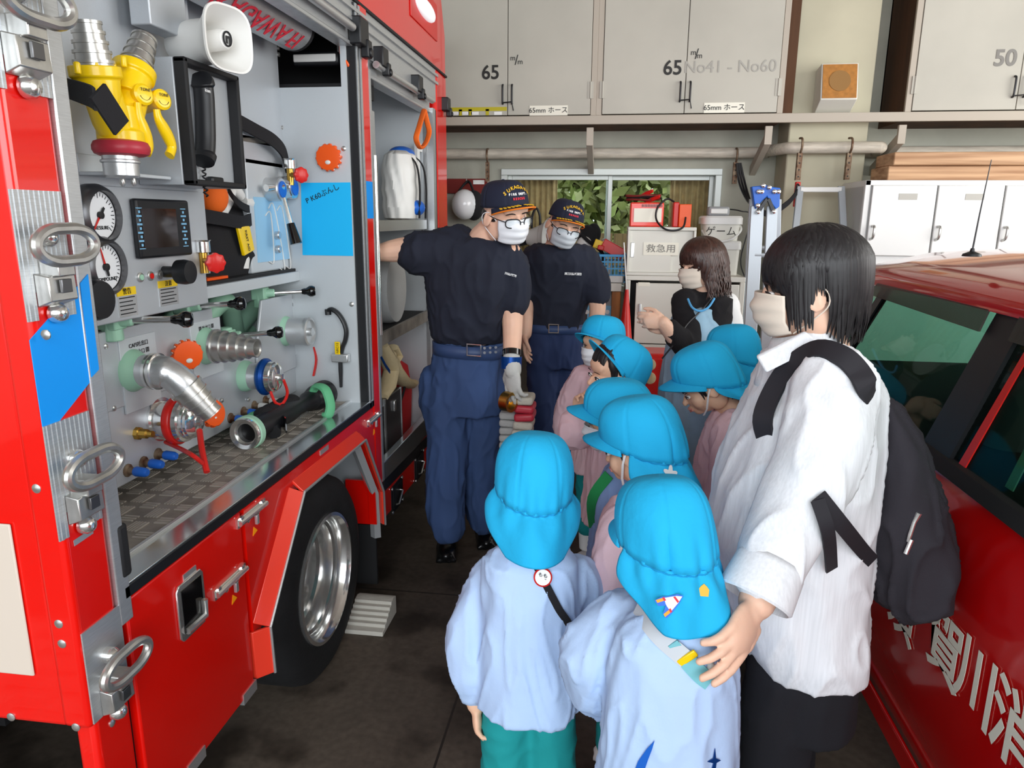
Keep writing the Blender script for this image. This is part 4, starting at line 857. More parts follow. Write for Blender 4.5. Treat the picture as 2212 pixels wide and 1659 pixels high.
# stacked white boxes and lamp
SY = 4.62
def tub(u0, u1, v0, v1, z0, lab, ttl=None, handle=False):
    p0, p1 = Y(u0, v0, SY), Y(u1, v1, SY); xc, w0 = (p0.x+p1.x)/2, (p1.x-p0.x)/2; z1 = p0.z
    t = thing('lidded_tub', lab, 'box', (xc, SY+.15, z0))
    def rr_(z, w_, d_): return [V((xc+math.copysign(abs(math.cos(q))**.35, math.cos(q))*w_, SY+.15+math.copysign(abs(math.sin(q))**.35, math.sin(q))*d_, z)) for q in [2*math.pi*i/32 for i in range(32)]]
    G().rings([rr_(z0, w0*.82, .12), rr_(z1-.05, w0*.9, .135)]).build('body', 'white_box', t); G().rings([rr_(z1-.05, w0, .15), rr_(z1-.012, w0, .15), rr_(z1, w0*.93, .14)]).build('lid', 'white_plastic', t)
    if ttl: text(ttl, 'lettering', 'black_paint', t, (xc-.01, SY+.012, (z0+z1)/2-.02), RX, UZ, .062)
    if handle: G().tube(catmull([(xc-w0*.9, SY+.1, z0+.06), (xc-w0*.5, SY-.0, z0+.0), (xc+w0*.4, SY-.01, z0+.01), (xc+w0*.95, SY+.08, z0+.06), (xc+w0*.97, SY+.12, z1-.06)], 5), .007, 8).build('handle', 'white_plastic', t)
    return z1
z1 = tub(1556, 1600, 521, 590, lz+.001, 'plain white lidded tub below the lettered tub')
z1 = tub(1519, 1605, 466, 520, z1+.001, 'white lidded tub with lettering, on top of the plain tub', 'ゲーム', True)
c = Y(1556, 455, SY); t = thing('hand_lamp', 'grey hand lamp lying on the lettered white tub', 'lamp', (c.x, SY+.1, z1))
G().obox((c.x, SY+.1, z1+.028), (.13, .09, .055)).build('body', 'grey_plastic', t, bevel=.012); G().obox((c.x, SY+.052, z1+.028), (.1, .01, .03)).build('lens', 'white_plastic', t, bevel=.004)
g = G(); g.tube(catmull([Y(1575, 452, SY+.1), Y(1600, 456, SY+.05), Y(1622, 470, SY+.1), Y(1600, 560, SY+.1), Y(1612, 605, SY+.1)], 6), .004, 6); g.build('cord', 'black_plastic', t)
# folding ladder with blue hinges
LY = 4.35
t = thing('folding_ladder', 'folded aluminium ladder with blue hinge joints leaning beside the white cabinets', 'ladder', (Y(1650, 700, LY).x, LY, 0))
def rail(u0, v0, u1, v1, y0, y1, w_, nm='rail'):
    p, q = Y(u0, v0, y0), Y(u1, v1, y1); d = (q-p).normalized(); q = p+d*((p.z-.0)/-d.z) if d.z < 0 else q
    x, y, z = frame_of(d); m = Matrix(((1, 0, 0), (0, 1, 0), (0, 0, 1)))
    g = G(); pr = [V((-w_, -.012, 0)), V((w_, -.012, 0)), V((w_, .012, 0)), V((-w_, .012, 0))]
    g.rings([[p+o for o in pr], [q+o for o in pr]]); return g.build(nm, 'ladder_alu', t, bevel=.003), p, q
r1, p1_, q1_ = rail(1636, 445, 1616, 800, LY, LY-.06, .036); r2, p2_, q2_ = rail(1668, 445, 1652, 800, LY, LY-.06, .03)
r3, p3_, q3_ = rail(1630, 430, 1608, 800, LY+.14, LY+.22, .03); r4, p4_, q4_ = rail(1676, 430, 1668, 800, LY+.14, LY+.22, .03)
for k in range(1, 6):
    for (a_, b_, c_, d_) in ((p1_, q1_, p2_, q2_), (p3_, q3_, p4_, q4_)): G().cyl(lerp(a_, b_, k/6), lerp(c_, d_, k/6), .014, n=10).build('rung', 'ladder_alu', t)
def bl(pts, y, th, nm, m): return G().prism([Y(u, v, y) for u, v in pts], (0, th, 0)).build(nm, m, t, bevel=.004)
bl([(1624, 403), (1655, 400), (1668, 404), (1686, 406), (1684, 446), (1676, 452), (1661, 432), (1657, 424), (1642, 440), (1632, 452), (1630, 445)], LY-.03, .06, 'hinge_plate', 'blue_plastic')
for (u0, v0, u1, v1) in ((1658, 428, 1638, 458), (1660, 428, 1672, 458)): g = G(); g.prism([Y(u0-4, v0, LY-.04), Y(u0+4, v0, LY-.04), Y(u1+5, v1, LY-.04), Y(u1-5, v1, LY-.04)], (0, .02, 0)); g.build('hinge_arm', 'dark_metal', t, bevel=.002)
for u, v in ((1648, 401), (1661, 405), (1638, 414), (1645, 414), (1672, 414), (1681, 414), (1637, 458), (1671, 457), (1636, 444)):
    c = Y(u, v, LY-.035); G().lathe([(.012, 0), (.012, .012), (.004, .016)], c, (0, -1, 0), 12).build('rivet', 'chrome', t)
# white ladder against the pillar
LY2 = 4.8
t = thing('white_ladder', 'white aluminium ladder leaning upright against the pillar', 'ladder', (Y(1770, 480, LY2).x, LY2, 0))
r1, a1, b1 = rail(1729, 402, 1718, 500, LY2, LY2-.1, .02); r2, a2_, b2_ = rail(1817, 402, 1822, 500, LY2, LY2-.1, .02)
for k in (.012, .2, .39, .58, .77): G().obox((lerp(a1, b1, k)+lerp(a2_, b2_, k))/2, ((lerp(a2_, b2_, k)-lerp(a1, b1, k)).length, .03, .03)).build('rung', 'white_plastic', t, bevel=.004)
c = Y(1722, 408, LY2); G().tube(catmull([c+V((-.01, 0, -.02)), c+V((0, 0, .03)), c+V((.02, 0, .0))], 5), .005, 6).build('hook', 'dark_metal', t); g = G(); g.obox(Y(1721, 420, LY2+.02), (.03, .03, .15)); g.build('red_tip', 'red_plastic', t, bevel=.005)
# white lockers on the right, timbers on top
KLY = 4.55; a, b = Y(1869, 389, KLY), Y(1858, 520, KLY); zl = a.z; xl0 = (a.x+b.x)/2; dw = Y(2160, 440, KLY).x-Y(2015, 440, KLY).x
t = thing('locker_row', 'row of glossy white lockers behind the red car', 'locker', (xl0+2*dw, KLY+.25, 0), None)
nL = 4; x1 = xl0+.04+nL*dw
g = G(); g.box((xl0, KLY, 0), (x1+.02, KLY+.45, .6)); g.box((xl0, KLY, zl-.03), (x1+.02, KLY+.45, zl)); g.box((xl0, KLY, .6), (xl0+.03, KLY+.45, zl)); g.box((x1, KLY, .6), (x1+.02, KLY+.45, zl)); g.box((xl0, KLY+.02, .6), (x1, KLY+.45, zl-.03)); g.build('carcass', 'locker_white', t, bevel=.003)
for i in range(nL):
    xx = xl0+.035+i*dw; z0_ = Y(2000, 523, KLY).z-.08
    d = G().box((xx+.004, KLY-.012, z0_), (xx+dw-.006, KLY+.005, zl-.03)).build('door', 'locker_white', t, bevel=.003)
    G().tube(catmull([(xx+.025, KLY-.012, zl-.26), (xx+.03, KLY-.035, zl-.265), (xx+.028, KLY-.035, zl-.32), (xx+.022, KLY-.012, zl-.335)], 4), .008, 8).build('door_handle', 'steel', d)
    G().box((xx+dw*.42, KLY-.014, zl-.11), (xx+dw*.42+.1, KLY-.012, zl-.075)).build('name_plate', 'cab_paint_grey', d)
p = Y(1920, 358, KLY+.08); q = Y(2000, 328, KLY+.04)
tag(G().box((p.x, KLY+.08, zl+.001), (3.4, KLY+.38, p.z)).build('timber', 'wood', bevel=.006), 'thick lower timber lying directly on the white lockers', 'timber', 'timbers on the lockers')
tag(G().box((p.x+.01, KLY+.04, p.z+.001), (3.3, KLY+.34, q.z)).build('timber', 'wood', bevel=.006), 'upper timber stacked on the thick one over the lockers', 'timber', 'timbers on the lockers')
# red carry case near the lockers behind the children
c = Y(1395, 800, 3.9); t = thing('red_case', 'red case with two round dials standing behind the children', 'case', (c.x, 3.95, 0))
zt_ = Y(1400, 765, 3.85).z; g = G(); g.box((c.x-.16, 3.85, .02), (c.x+.14, 4.1, zt_)); g.build('body', 'red_plastic', t, bevel=.03, seg=3)
for u, v in ((1404, 788), (1404, 817)): c2 = Y(u, v, 3.84); G().lathe([(.032, 0), (.032, .012), (.026, .014), (.001, .014)], (c2.x, 3.85, c2.z), (0, -1, 0), 20).build('dial', 'tan_cloth', t)
# ------------------------------------------------------------ red car on the right
XC = .76                                        # side of the car
def Cc(u, v, x=XC): return at(u, v, 'x', x)
CAR = thing('red_car', 'red fire department estate car with white lettering, parked on the right', 'car', (1.55, 1.4, 0))
zbelt = Cc(2010, 995).z; ztop = 1.455; W = 1.62; XM = XC+W/2
y_f = 3.3; y_a = 2.75; y_r = -.6            # nose, top of windscreen, tail
# body shell: cross sections along y
def bsec(y, zb, zs, inset=0):
    pts = [(XC+.03+inset, zb), (XC+inset-.0, zb+.1), (XC-.012+inset, .5), (XC-.012+inset, .75), (XC+.0+inset, zs-.07), (XC+.03+inset, zs)]
    return [V((x, y, z)) for x, z in pts]+[V((2*XM-x, y, z)) for x, z in pts[::-1]]
secs = [bsec(y_r, .35, .9, .12), bsec(y_r+.08, .26, zbelt, .03), bsec(0, .24, zbelt), bsec(1.2, .24, zbelt), bsec(2.3, .24, zbelt), bsec(2.8, .24, zbelt, .01), bsec(3.05, .25, zbelt-.01, .03), bsec(3.2, .3, zbelt-.06, .07), bsec(y_f, .38, zbelt-.16, .16)]
G().rings(secs).build('body', 'car_red', CAR, smooth=50)
# pillars, roof, glass (greenhouse)
def ghx(z): return XC+.02+(z-zbelt)/(ztop-zbelt)*.13
zg = ztop-.075
rw = [V((ghx(ztop)-.0, y_a-.42, ztop-.03)), V((ghx(ztop), 1.0, ztop)), V((ghx(ztop), -.2, ztop-.01)), V((ghx(ztop)+.02, y_r+.12, ztop-.05))]
def rsec(y, dz): 
    p = [(ghx(zg)-.022, zg-.012), (ghx(zg)-.026, zg+.02), (ghx(zg)+.0, zg+.05), (ghx(ztop)+.06, ztop-.003), (ghx(ztop)+.2, ztop+.03), (ghx(ztop)+.4, ztop+.042)]
    return [V((x, y, z+dz)) for x, z in p]+[V((2*XM-x, y, z+dz)) for x, z in p[::-1]]
G().rings([rsec(2.84, -.05), rsec(2.76, -.025), rsec(2.5, -.006), rsec(2.0, 0), rsec(1.2, 0), rsec(0, -.004), rsec(y_r+.2, -.03), rsec(y_r+.1, -.06)]).build('roof', 'car_red', CAR, smooth=60)
g = G()
for k in range(4): x = XC+.42+k*.05; g.tube([(x, 2.0, ztop+.036), (x, 0, ztop+.042)], .006, 6)
g.build('roof_rib', 'car_red', CAR)
def side(pts, name, m, par=CAR, dx=0, th=.012):
    P_ = [V((ghx(z)+dx, y, z)) for y, z in pts]; return G().prism(P_, (th, 0, 0)).build(name, m, par)
# belt moulding
G().prism([V((XC+.004, -.55, zbelt-.012)), V((XC+.004, 3.02, zbelt-.016)), V((XC+.012, 3.02, zbelt+.018)), V((XC+.012, -.55, zbelt+.022))], (.03, 0, 0)).build('belt_moulding', 'black_rubber', CAR)
yb_ = Cc(1975, 800, XC+.06).y
side([(3.05, zbelt), (2.8, zg), (2.7, zg), (2.93, zbelt)], 'end_pillar', 'car_red', th=.04)
side([(1.83, zbelt), (1.78, zg), (1.66, zg), (1.69, zbelt)], 'centre_pillar', 'black_plastic', dx=-.004, th=.04)
side([(.12, zbelt), (.1, zg), (.0, zg), (-.02, zbelt)], 'rear_pillar', 'black_plastic', th=.04)
side([(-.3, zbelt), (-.3, zg), (-.55, zg), (-.58, zbelt)], 'tail_pillar', 'car_red', th=.04)
side([(2.66, zbelt), (2.5, zg), (2.45, zg), (2.61, zbelt)], 'quarter_bar', 'black_plastic', th=.02)
for (a, b, a2, b2) in ((2.93, 1.83, 2.7, 1.78), (1.69, .12, 1.66, .1), (-.02, -.3, 0, -.3)):
    side([(a, zbelt), (b, zbelt), (b2, zg), (a2, zg)], 'side_window', 'car_glass', th=.005, dx=.006)
mat('visor_smoke', (120, 118, 112), .15, trans=.75, ior=1.1)
side([(2.56, zg-.05), (1.79, zg-.06), (1.79, zg), (2.5, zg)], 'rain_visor', 'visor_smoke', dx=-.02, th=.005)
side([(1.66, zg-.06), (.1, zg-.07), (.1, zg), (1.66, zg)], 'rain_visor', 'visor_smoke', dx=-.02, th=.005)
side([(1.655, zbelt+.02), (1.625, zbelt+.02), (1.60, zg-.05), (1.62, zg-.05)], 'red_strip', 'red_plastic', dx=.002, th=.003); side([(1.56, zbelt+.0), (1.53, zbelt+.0), (1.54, zg-.03), (1.565, zg-.03)], 'pale_strip', 'mint', dx=.06, th=.003)  # red strip on the window, narrow pale strip behind it
# far side, windscreen, seats
g = G(); 
for (y0, y1) in ((2.95, 2.75), (2.6, 2.5), (1.8, 1.68), (.12, 0), (-.3, -.55)):
    g.prism([V((2*XM-ghx(zbelt), y0, zbelt)), V((2*XM-ghx(zbelt), y1, zbelt)), V((2*XM-ghx(zg), y1, zg)), V((2*XM-ghx(zg), y0, zg))], (-.04, 0, 0))
g.build('far_pillar', 'black_plastic', CAR)
G().prism([V((ghx(zbelt)+.05, 3.05, zbelt-.02)), V((2*XM-ghx(zbelt)-.05, 3.05, zbelt-.02)), V((2*XM-ghx(zg)-.04, 2.78, zg-.02)), V((ghx(zg)+.04, 2.78, zg-.02))], (0, -.005, 0)).build('end_window', 'car_glass', CAR)
G().prism([V((ghx(zbelt)+.03, -.58, zbelt)), V((2*XM-ghx(zbelt)-.03, -.58, zbelt)), V((2*XM-ghx(zg)-.03, -.5, zg)), V((ghx(zg)+.03, -.5, zg))], (0, .005, 0)).build('rear_window', 'car_glass', CAR)
G().box((XC+.06, -.4, zbelt-.002), (2*XM-XC-.06, 3.0, zbelt+.004)).build('cabin_floor', 'interior_dark', CAR)
for x in (XC+.4, 2*XM-XC-.4):
    for y in (1.85, .75):
        g = G(); g.obox((x, y, zbelt+.1), (.44, .12, .36), Matrix.Rotation(R(14), 3, 'X')); s_ = g.build('seat_back', 'interior_grey', CAR, bevel=.05, seg=3); g = G(); g.obox((x, y-.06, zbelt+.35), (.24, .08, .13)); g.build('headrest', 'interior_grey', s_, bevel=.03, seg=3)
# lettering along the doors
LZ = .62
cu0, cu1 = Cc(1985, 1350, XC-.012), Cc(2060, 1420, XC-.012)
G().obox((XC-.012, 1.0, .3), (.012, 3.0, .06)).build('side_sill', 'car_red', CAR, bevel=.004)
for ch, (u, v) in (('須', (1948, 1320)), ('賀', (2040, 1407)), ('川', (2107, 1480)), ('消', (2190, 1590)), ('防', (2310, 1740))):
    c = Cc(u, v, XC-.014); text(ch, 'lettering', 'white_label', CAR, c, (0, -1, 0), UZ, .162, off=.0012, bold=.0028, sx=.97)
def carwheel(y, x, s_):
    o = bpy.data.objects.new('wheel', None); COL.objects.link(o); o.parent = CAR; o.matrix_parent_inverse = Matrix.Translation(-CAR.location); o.location = (x, y, .3)
    for nm, m, pr in (('tyre', 'tyre', [(.2, -.16), (.27, -.17), (.3, -.15), (.3, -.03), (.27, -.0), (.2, .0)]), ('rim', 'alu', [(.2, -.01), (.19, -.02), (.15, -.03), (.06, -.02), (.001, -.02)])):
        q = G().lathe(pr, (x, y, .3), (s_, 0, 0), 36, cap=False).build(nm, m, None); q.parent = o; q.matrix_parent_inverse = Matrix.Translation(-V((x, y, .3)))
for y in (.0, 2.62):
    carwheel(y, XC-.005, -1); carwheel(y, 2*XM-XC+.005, 1)
g = G(); c = at(2100, 545, 'y', 1.95); g.lathe([(.022, 0), (.02, .006), (.006, .012), (.004, .02)], (c.x, c.y, ztop+.03), (0, 0, 1), 16); o = g.build('antenna_base', 'black_plastic', CAR)
G().tube([(c.x, c.y, ztop+.045), (c.x+.004, c.y, ztop+.13), (c.x+.012, c.y, ztop+.26)], [.0022, .0018, .001], 6).build('antenna_whip', 'dark_metal', CAR)
# ------------------------------------------------------------ loose things in and on the fire engine
t = thing('dividing_breeching', 'yellow dividing breeching with two silver nozzles and two levers, strapped in the pump bay', 'hose divider', P(275, 380, -1.0)); XW = -1.02
def Wp(u, v, dx=0): return at(u, v, 'x', XW+dx)
s1 = sz(1, Wp(250, 200))
def step_noz(u0, v0, u1, v1, r0, r1, n=5):
    p, q = Wp(u0, v0), Wp(u1, v1); L = (q-p).length; pr = []
    for i in range(n):
        r = (r0+(r1-r0)*i/(n-1))*s1; h = L*i/n; h2 = L*(i+1)/n; pr += [(r, h), (r, h2-.006), (r*1.075, h2-.0055), (r*1.075, h2)]
    pr += [(r1*s1*.85, L), (r1*s1*.8, L-.03)]
    return G().lathe(pr, p, q-p, 32).build('stepped_nozzle', 'steel', t, smooth=25)
step_noz(206, 152, 186, 45, 37, 27); step_noz(290, 152, 312, 84, 33, 26, 4)
def ring_y(u, v, rx): return None
body = G()
body.lathe([(50*s1, 0), (50*s1, .02), (44*s1, .024), (42*s1, .05), (38*s1, .07)], Wp(205, 158)+V((0, 0, .012)), Wp(214, 205)-Wp(205, 158), 28)
body.lathe([(46*s1, 0), (46*s1, .02), (40*s1, .024), (38*s1, .07)], Wp(292, 160)+V((0, 0, .01)), Wp(280, 205)-Wp(292, 160), 28)
body.tube([Wp(214, 178), Wp(225, 215), Wp(240, 260), Wp(257, 300)], [36*s1, 38*s1, 38*s1, 34*s1], 24); body.tube([Wp(288, 180), Wp(280, 220), Wp(270, 260), Wp(262, 300)], [34*s1, 36*s1, 36*s1, 32*s1], 24)
body.lathe([(48*s1, -.012), (48*s1, .02), (40*s1, .024), (36*s1, .07)], Wp(263, 306), (0, 0, 1), 32)
for u, v in ((168, 160), (210, 155), (268, 145), (322, 180), (246, 160)): body.lathe([(7*s1, 0), (7*s1, .02), (2*s1, .022)], Wp(u, v, .02), (0, 0, 1), 8)
body.build('casting', 'yellow_paint', t, bevel=.002)
def handle(u, v, pts):
    c = Wp(u, v, .03); nrm = V((.9, -.35, .1)).normalized(); o = G().lathe([(.001, -.06), (20*s1, -.06), (20*s1, -.008), (23*s1, 0), (23*s1, .012), (18*s1, .016), (.001, .017)], c, nrm, 28).build('lever_hub', 'yellow_paint', t)
    P_ = catmull([Wp(a, b, .035) for a, b in pts], 5); n = len(P_); G().tube(P_, [(9+5*math.sin(min(1, i/n*1.15)*3.0)**2+4*i/n)*s1 for i in range(n)], 14, flat=(1, .75)).build('lever_arm', 'yellow_paint', o)
    text('TONE', 'lettering', 'ink', o, c+nrm*.0175+V((0, 0, .008)), UZ.cross(nrm), UZ, 9*s1); g = G()
    g.tube([c+nrm*.0172+(UZ.cross(nrm)*math.cos(q)+UZ*math.sin(q))*13*s1 for q in [R(200+i*14) for i in range(11)]], .0007, 4); g.build('scale_mark', 'ink', o)
handle(303, 206, [(297, 222), (300, 250), (308, 275), (316, 298), (320, 318), (316, 330)]); handle(343, 217, [(338, 236), (342, 255), (352, 275), (364, 298), (371, 318), (366, 336)])
G().lathe([(44*s1, 0), (54*s1, .004), (58*s1, .012), (58*s1, .02), (54*s1, .028), (44*s1, .032)], Wp(264, 338), (0, 0, 1), 40).build('swivel_ring', 'crimson', t)
G().lathe([(44*s1, .05), (47*s1, .056), (36*s1, .05), (36*s1, .036), (40*s1, .034), (40*s1, .03), (36*s1, .028), (36*s1, .004), (33*s1, 0)], Wp(264, 384), (0, 0, 1), 36).build('coupling', 'alu', t)
for u in (264, 288): G().lathe([(.005, 0), (.006, -.01), (.003, -.016)], Wp(u, 386), (0, 0, 1), 10).build('lug', 'steel', t)
g = G(); g.ribbon(catmull([P(143, 190, XG+.03), Wp(175, 200, .05), Wp(196, 208, .1), Wp(205, 215, .115)], 5), UZ*20*s1, .003)
q0, q1 = Wp(210, 196, .12), Wp(262, 276, .12); pv = (q1-q0).cross(V((1, -.3, 0))).normalized(); g.ribbon([lerp(q0, q1, k/4) for k in range(5)], pv*22*s1, .003)
tag(g.build('retaining_strap', 'black_cloth'), 'black hook and loop strap around the yellow dividing breeching', 'strap')
# telephone handset on its rest
XH = XBX-.02; t = thing('telephone_handset', 'black telephone handset hanging in the rubber-edged phone cabinet', 'telephone', P(445, 350, XH))
pts = [(432, 172), (437, 180), (441, 210), (443, 255), (444, 300), (442, 335), (437, 350)]
s2 = sz(1, P(440, 260, XH)); g = G(); g.tube(catmull([P(u, v, XH+.012) for u, v in pts], 5), [s2*x for x in [15]+[24]*6+[20]*18+[24]*5+[15]][:31], 18, flat=(1.1, .8)); g.build('grip', 'black_plastic', t)
G().tube([P(439, 352, XH)+V((.004*math.cos(q*1.6), .007*math.sin(q*1.6), -.0032*q)) for q in range(26)], .0022, 6).build('coiled_cord', 'black_plastic', t); G().obox(P(465, 392, XH), (.02, .055, .022)).build('cord_clip', 'black_plastic', t, bevel=.005)
text('icom', 'lettering', 'white_print', t, P(447, 196, XH+.034), (0, 1, 0), UZ, .012, off=.002)
# orange beacon discs
def beacon(c, n, r, lab):
    n = V(n).normalized(); x, y, _ = frame_of(n); g = G(); k = 14; rs = []
    for h, sc in ((0, .92), (.006, 1), (.016, 1), (.022, .9), (.024, .6)):
        rs.append([c+n*h+(x*math.cos(q)+y*math.sin(q))*r*sc*(1 if (i % 4) in (0, 1) or h > .02 else .86) for i, q in enumerate([2*math.pi*i/(k*4) for i in range(k*4)])])
    g.rings(rs); t = thing('beacon_disc', lab, 'beacon light', c, 'orange flashing beacon discs'); g.build('housing', 'orange_plastic', t)
    G().ell(c+n*.0235-y*0+V((0, 0, -r*.35)), (r*.22, r*.16, .004), Matrix((x, y, n)).transposed(), 14, 8).build('reflector', 'white_plastic', t)
    for i in range(k): q = 2*math.pi*(i+.37)/k; G().ell(c+n*.011+(x*math.cos(q)+y*math.sin(q))*r*.9, r*.07, n=8, m=6).build('diode', 'white_plastic', t)
beacon(Y(713, 341, Y1-.012), (0, -1, 0), sz(29, Y(713, 341, 2.6)), 'orange toothed beacon disc stuck on the partition above the blue sheet')
beacon(P(400, 765, XV+.03), (.8, -.55, 0), sz(33, P(400, 765, XV)), 'orange toothed beacon disc beside the curved silver outlet')
beacon(P(452, 893, XV+.05), (.9, -.3, .2), sz(30, P(452, 893, XV)), 'orange toothed beacon disc below the silver nozzle by the red ring')
# blue paper sheet
yp = Y1-.0115; a = [Y(650, 395, yp), Y(757, 394, yp), Y(763, 553, yp), Y(654, 551, yp)]
t = thing('paper_sheet', 'bright blue paper sheet taped to the partition', 'paper', (a[0]+a[2])/2); G().prism(a, (0, -.001, 0)).build('sheet', 'cyan_paper', t)
text('P K60ぶんし', 'lettering', 'ink', t, Y(697, 419, yp-.001), V((1, 0, .42)), UZ, .026, off=.001)
# hook spanner in its clip
yw = Y1-.03; t = thing('hook_spanner', 'black hook spanner with a yellow tag clipped on the partition', 'spanner', Y(737, 760, yw))
arc = catmull([Y(u, v, yw) for u, v in ((708, 672), (716, 668), (730, 677), (742, 695), (748, 715), (746, 735), (740, 750), (735, 770))], 4); s3 = sz(1, arc[0])
G().tube(arc, [6*s3]+[8*s3]*(len(arc)-1), 10, flat=(1, .6)).tube([Y(708, 668, yw), Y(709, 680, yw)], 7*s3, 8).build('jaw', 'black_plastic', t)
G().tube([Y(735, 765, yw), Y(736, 800, yw), Y(737, 836, yw)], [7*s3, 7.5*s3, 5*s3], 10, flat=(1, .6)).build('handle', 'black_plastic', t)
G().obox(Y(729, 752, yw-.012), (12*s3, .006, 28*s3)).build('tag', 'yellow_paint', t, bevel=.002); text('NRC12', 'lettering', 'ink', t, Y(729, 752, yw-.0155), UZ, V((-1, 0, 0)), .013, off=.0003)
g = G(); g.obox(Y(736, 773, yw-.005), (38*s3, .03, 18*s3)); tag(g.build('spanner_clip', 'alu', bevel=.004), 'silver clip holding the black hook spanner', 'clip')
# equipment bag on the shelf
zf_ = zsh+.046; XS = -1.215
def S(u, v, dx=0): return at(u, v, 'x', XS+dx)
t = thing('rescue_bag', 'black and orange bag with white rods on the pump bay shelf', 'bag', S(500, 590))
ya, yb2 = S(437, 500).y, S(546, 500).y; zt_ = S(490, 410).z
def rrect(z, x0, x1, y0, y1, e=.4): return [V(((x0+x1)/2+(x1-x0)/2*math.copysign(abs(math.cos(q))**e, math.cos(q)), (y0+y1)/2+(y1-y0)/2*math.copysign(abs(math.sin(q))**e, math.sin(q)), z)) for q in [2*math.pi*i/28 for i in range(28)]]
G().rings([rrect(zf_, XS-.17, XS+.0, ya, yb2), rrect(zf_+.06, XS-.18, XS+.02, ya-.01, yb2+.02), rrect((zf_+zt_)/2+.01, XS-.18, XS+.01, ya, yb2), rrect(zt_-.02, XS-.16, XS-.01, ya+.02, yb2-.01)]).build('bag_body', 'black_cloth', t)
G().ell(S(455, 425), (.05, .055, .055)).build('orange_flap', 'orange_cloth', t)
for (u, v, u2, v2) in ((470, 415, 478, 470), (500, 412, 480, 460), (525, 435, 545, 440), (520, 425, 500, 400), (525, 540, 527, 580)): G().tube([S(u, v, .0), S((u+u2)/2, (v+v2)/2, .0), S(u2, v2, .0)], [.016, .02, .016], 12).build('white_rod', 'white_plastic', t)
g = G(); g.ribbon(catmull([S(432, 465, .03), S(480, 473, .035), S(525, 480, .035), S(547, 470, .0)], 5), UZ*.02, .003); g.ribbon(catmull([S(492, 408, .02), S(515, 440, .04), S(545, 455, .0)], 5), UZ*.012, .003); g.build('belt', 'black_cloth', t)
G().obox(S(438, 475, .04), (.006, .024, .05)).build('buckle', 'chrome', t, bevel=.004); G().prism([S(515, 490, .04), S(540, 488, .04), S(551, 540, .04), S(529, 553, .04)], (-.012, 0, 0)).build('yellow_label', 'yellow_paint', t, bevel=.003)
text('FIRST AID', 'lettering', 'ink', t, S(534, 520, .041), V((0, .25, -1)), V((0, 1, .25)), .016); tt = G().box((XS-.03, ya-.03, zf_), (XS+.02, ya+.09, zf_+.008)).build('orange_base', 'orange_plastic', t)
# foam proportioner box with chrome levers, brass cocks
XF = -1.2; a = [P(528, 338, XF), P(648, 358, XF), P(655, 578, XF), P(557, 600, XF)]
t = thing('control_box', 'light grey foam control box with a chrome lever at the right end of the shelf', 'control box', (XF-.1, (a[0].y+a[1].y)/2, zf_))
zt2 = a[0].z; G().box((XF-.25, a[0].y, zf_), (XF, min(a[1].y, Y1-.02), zt2)).build('housing', 'panel_light', t, bevel=.006); mat('pale_blue', (150, 196, 226), .4)
b = [P(548, 425, XF+.002), P(618, 440, XF+.002), P(625, 565, XF+.002), P(560, 590, XF+.002)]; G().box((XF, b[0].y, b[2].z+.01), (XF+.003, b[1].y, b[0].z)).build('pale_blue_area', 'pale_blue', t)  # thin pale blue area on the front of the housing
for u, v, m in ((578, 409, 'alu'), (606, 405, 'chrome')):
    c = P(u, v, XF); o = G().lathe([(.04, 0), (.04, .05), (.037, .054)], c, (1, 0, 0), 24).build('valve_boss', m, t); G().lathe([(.028, .054), (.028, .057), (.001, .0575)], c, (1, 0, 0), 20).build('boss_cap', 'blue_plastic', o)
G().cyl(P(575, 406, XF+.03), P(610, 404, XF+.05), .012, n=12).build('link_rod', 'chrome', t)
p, q = P(612, 428, XF+.06), P(640, 527, XF+.1); G().cyl(p, lerp(p, q, .6), .0095, n=10).build('lever_rod', 'chrome', t); G().tube([lerp(p, q, .55), lerp(p, q, .8), q], [.014, .018, .021], 14).build('lever_grip', 'black_gloss', t)
for (u0, v0, u1, v1) in ((573, 466, 582, 565), (580, 450, 605, 580), (598, 455, 618, 575)): G().tube(catmull([P(u0, v0, XF+.004), P(u0+12, v0-3, XF+.004), P(u1+10, v1-4, XF+.004), P(u1, v1, XF+.004)], 5), .0022, 6).build('outline_strip', 'white_plastic', t)
for u, v in ((594, 508), (595, 538)): G().lathe([(.014, 0), (.014, .016), (.011, .02), (.001, .021)], P(u, v, XF), (1, 0, 0), 16).build('push_knob', 'alu', t)
def brass(u, v, x, lab, ku, kv):
    c = P(u, v, x); t = thing('brass_cock', lab, 'valve', c, 'brass cocks with red hand wheels'); G().tube([c+V((0, 0, -.035)), c+V((0, 0, .02))], .012, 12).tube([c, P(ku, kv, x+.05)], .009, 10).build('body', 'brass', t); G().lathe([(.013, .02), (.02, .022), (.02, .05), (.024, .055)], c, (0, 0, 1), 16).build('coupler', 'chrome', t)
    k = P(ku, kv, x+.05); g = G(); n = (k-c).normalized(); xx, yy, _ = frame_of(n); rs = [[k+n*h+(xx*math.cos(q)+yy*math.sin(q))*.026*sc*(1+.06*math.cos(8*q)) for q in [2*math.pi*i/48 for i in range(48)]] for h, sc in ((0, .8), (.004, 1), (.014, 1), (.018, .7))]; g.rings(rs); g.build('hand_wheel', 'red_plastic', t)
brass(440, 562, -1.12, 'brass cock with red hand wheel in front of the black and orange bag', 462, 567); brass(627, 378, -1.15, 'brass cock with red hand wheel above the chrome lever box', 647, 378)
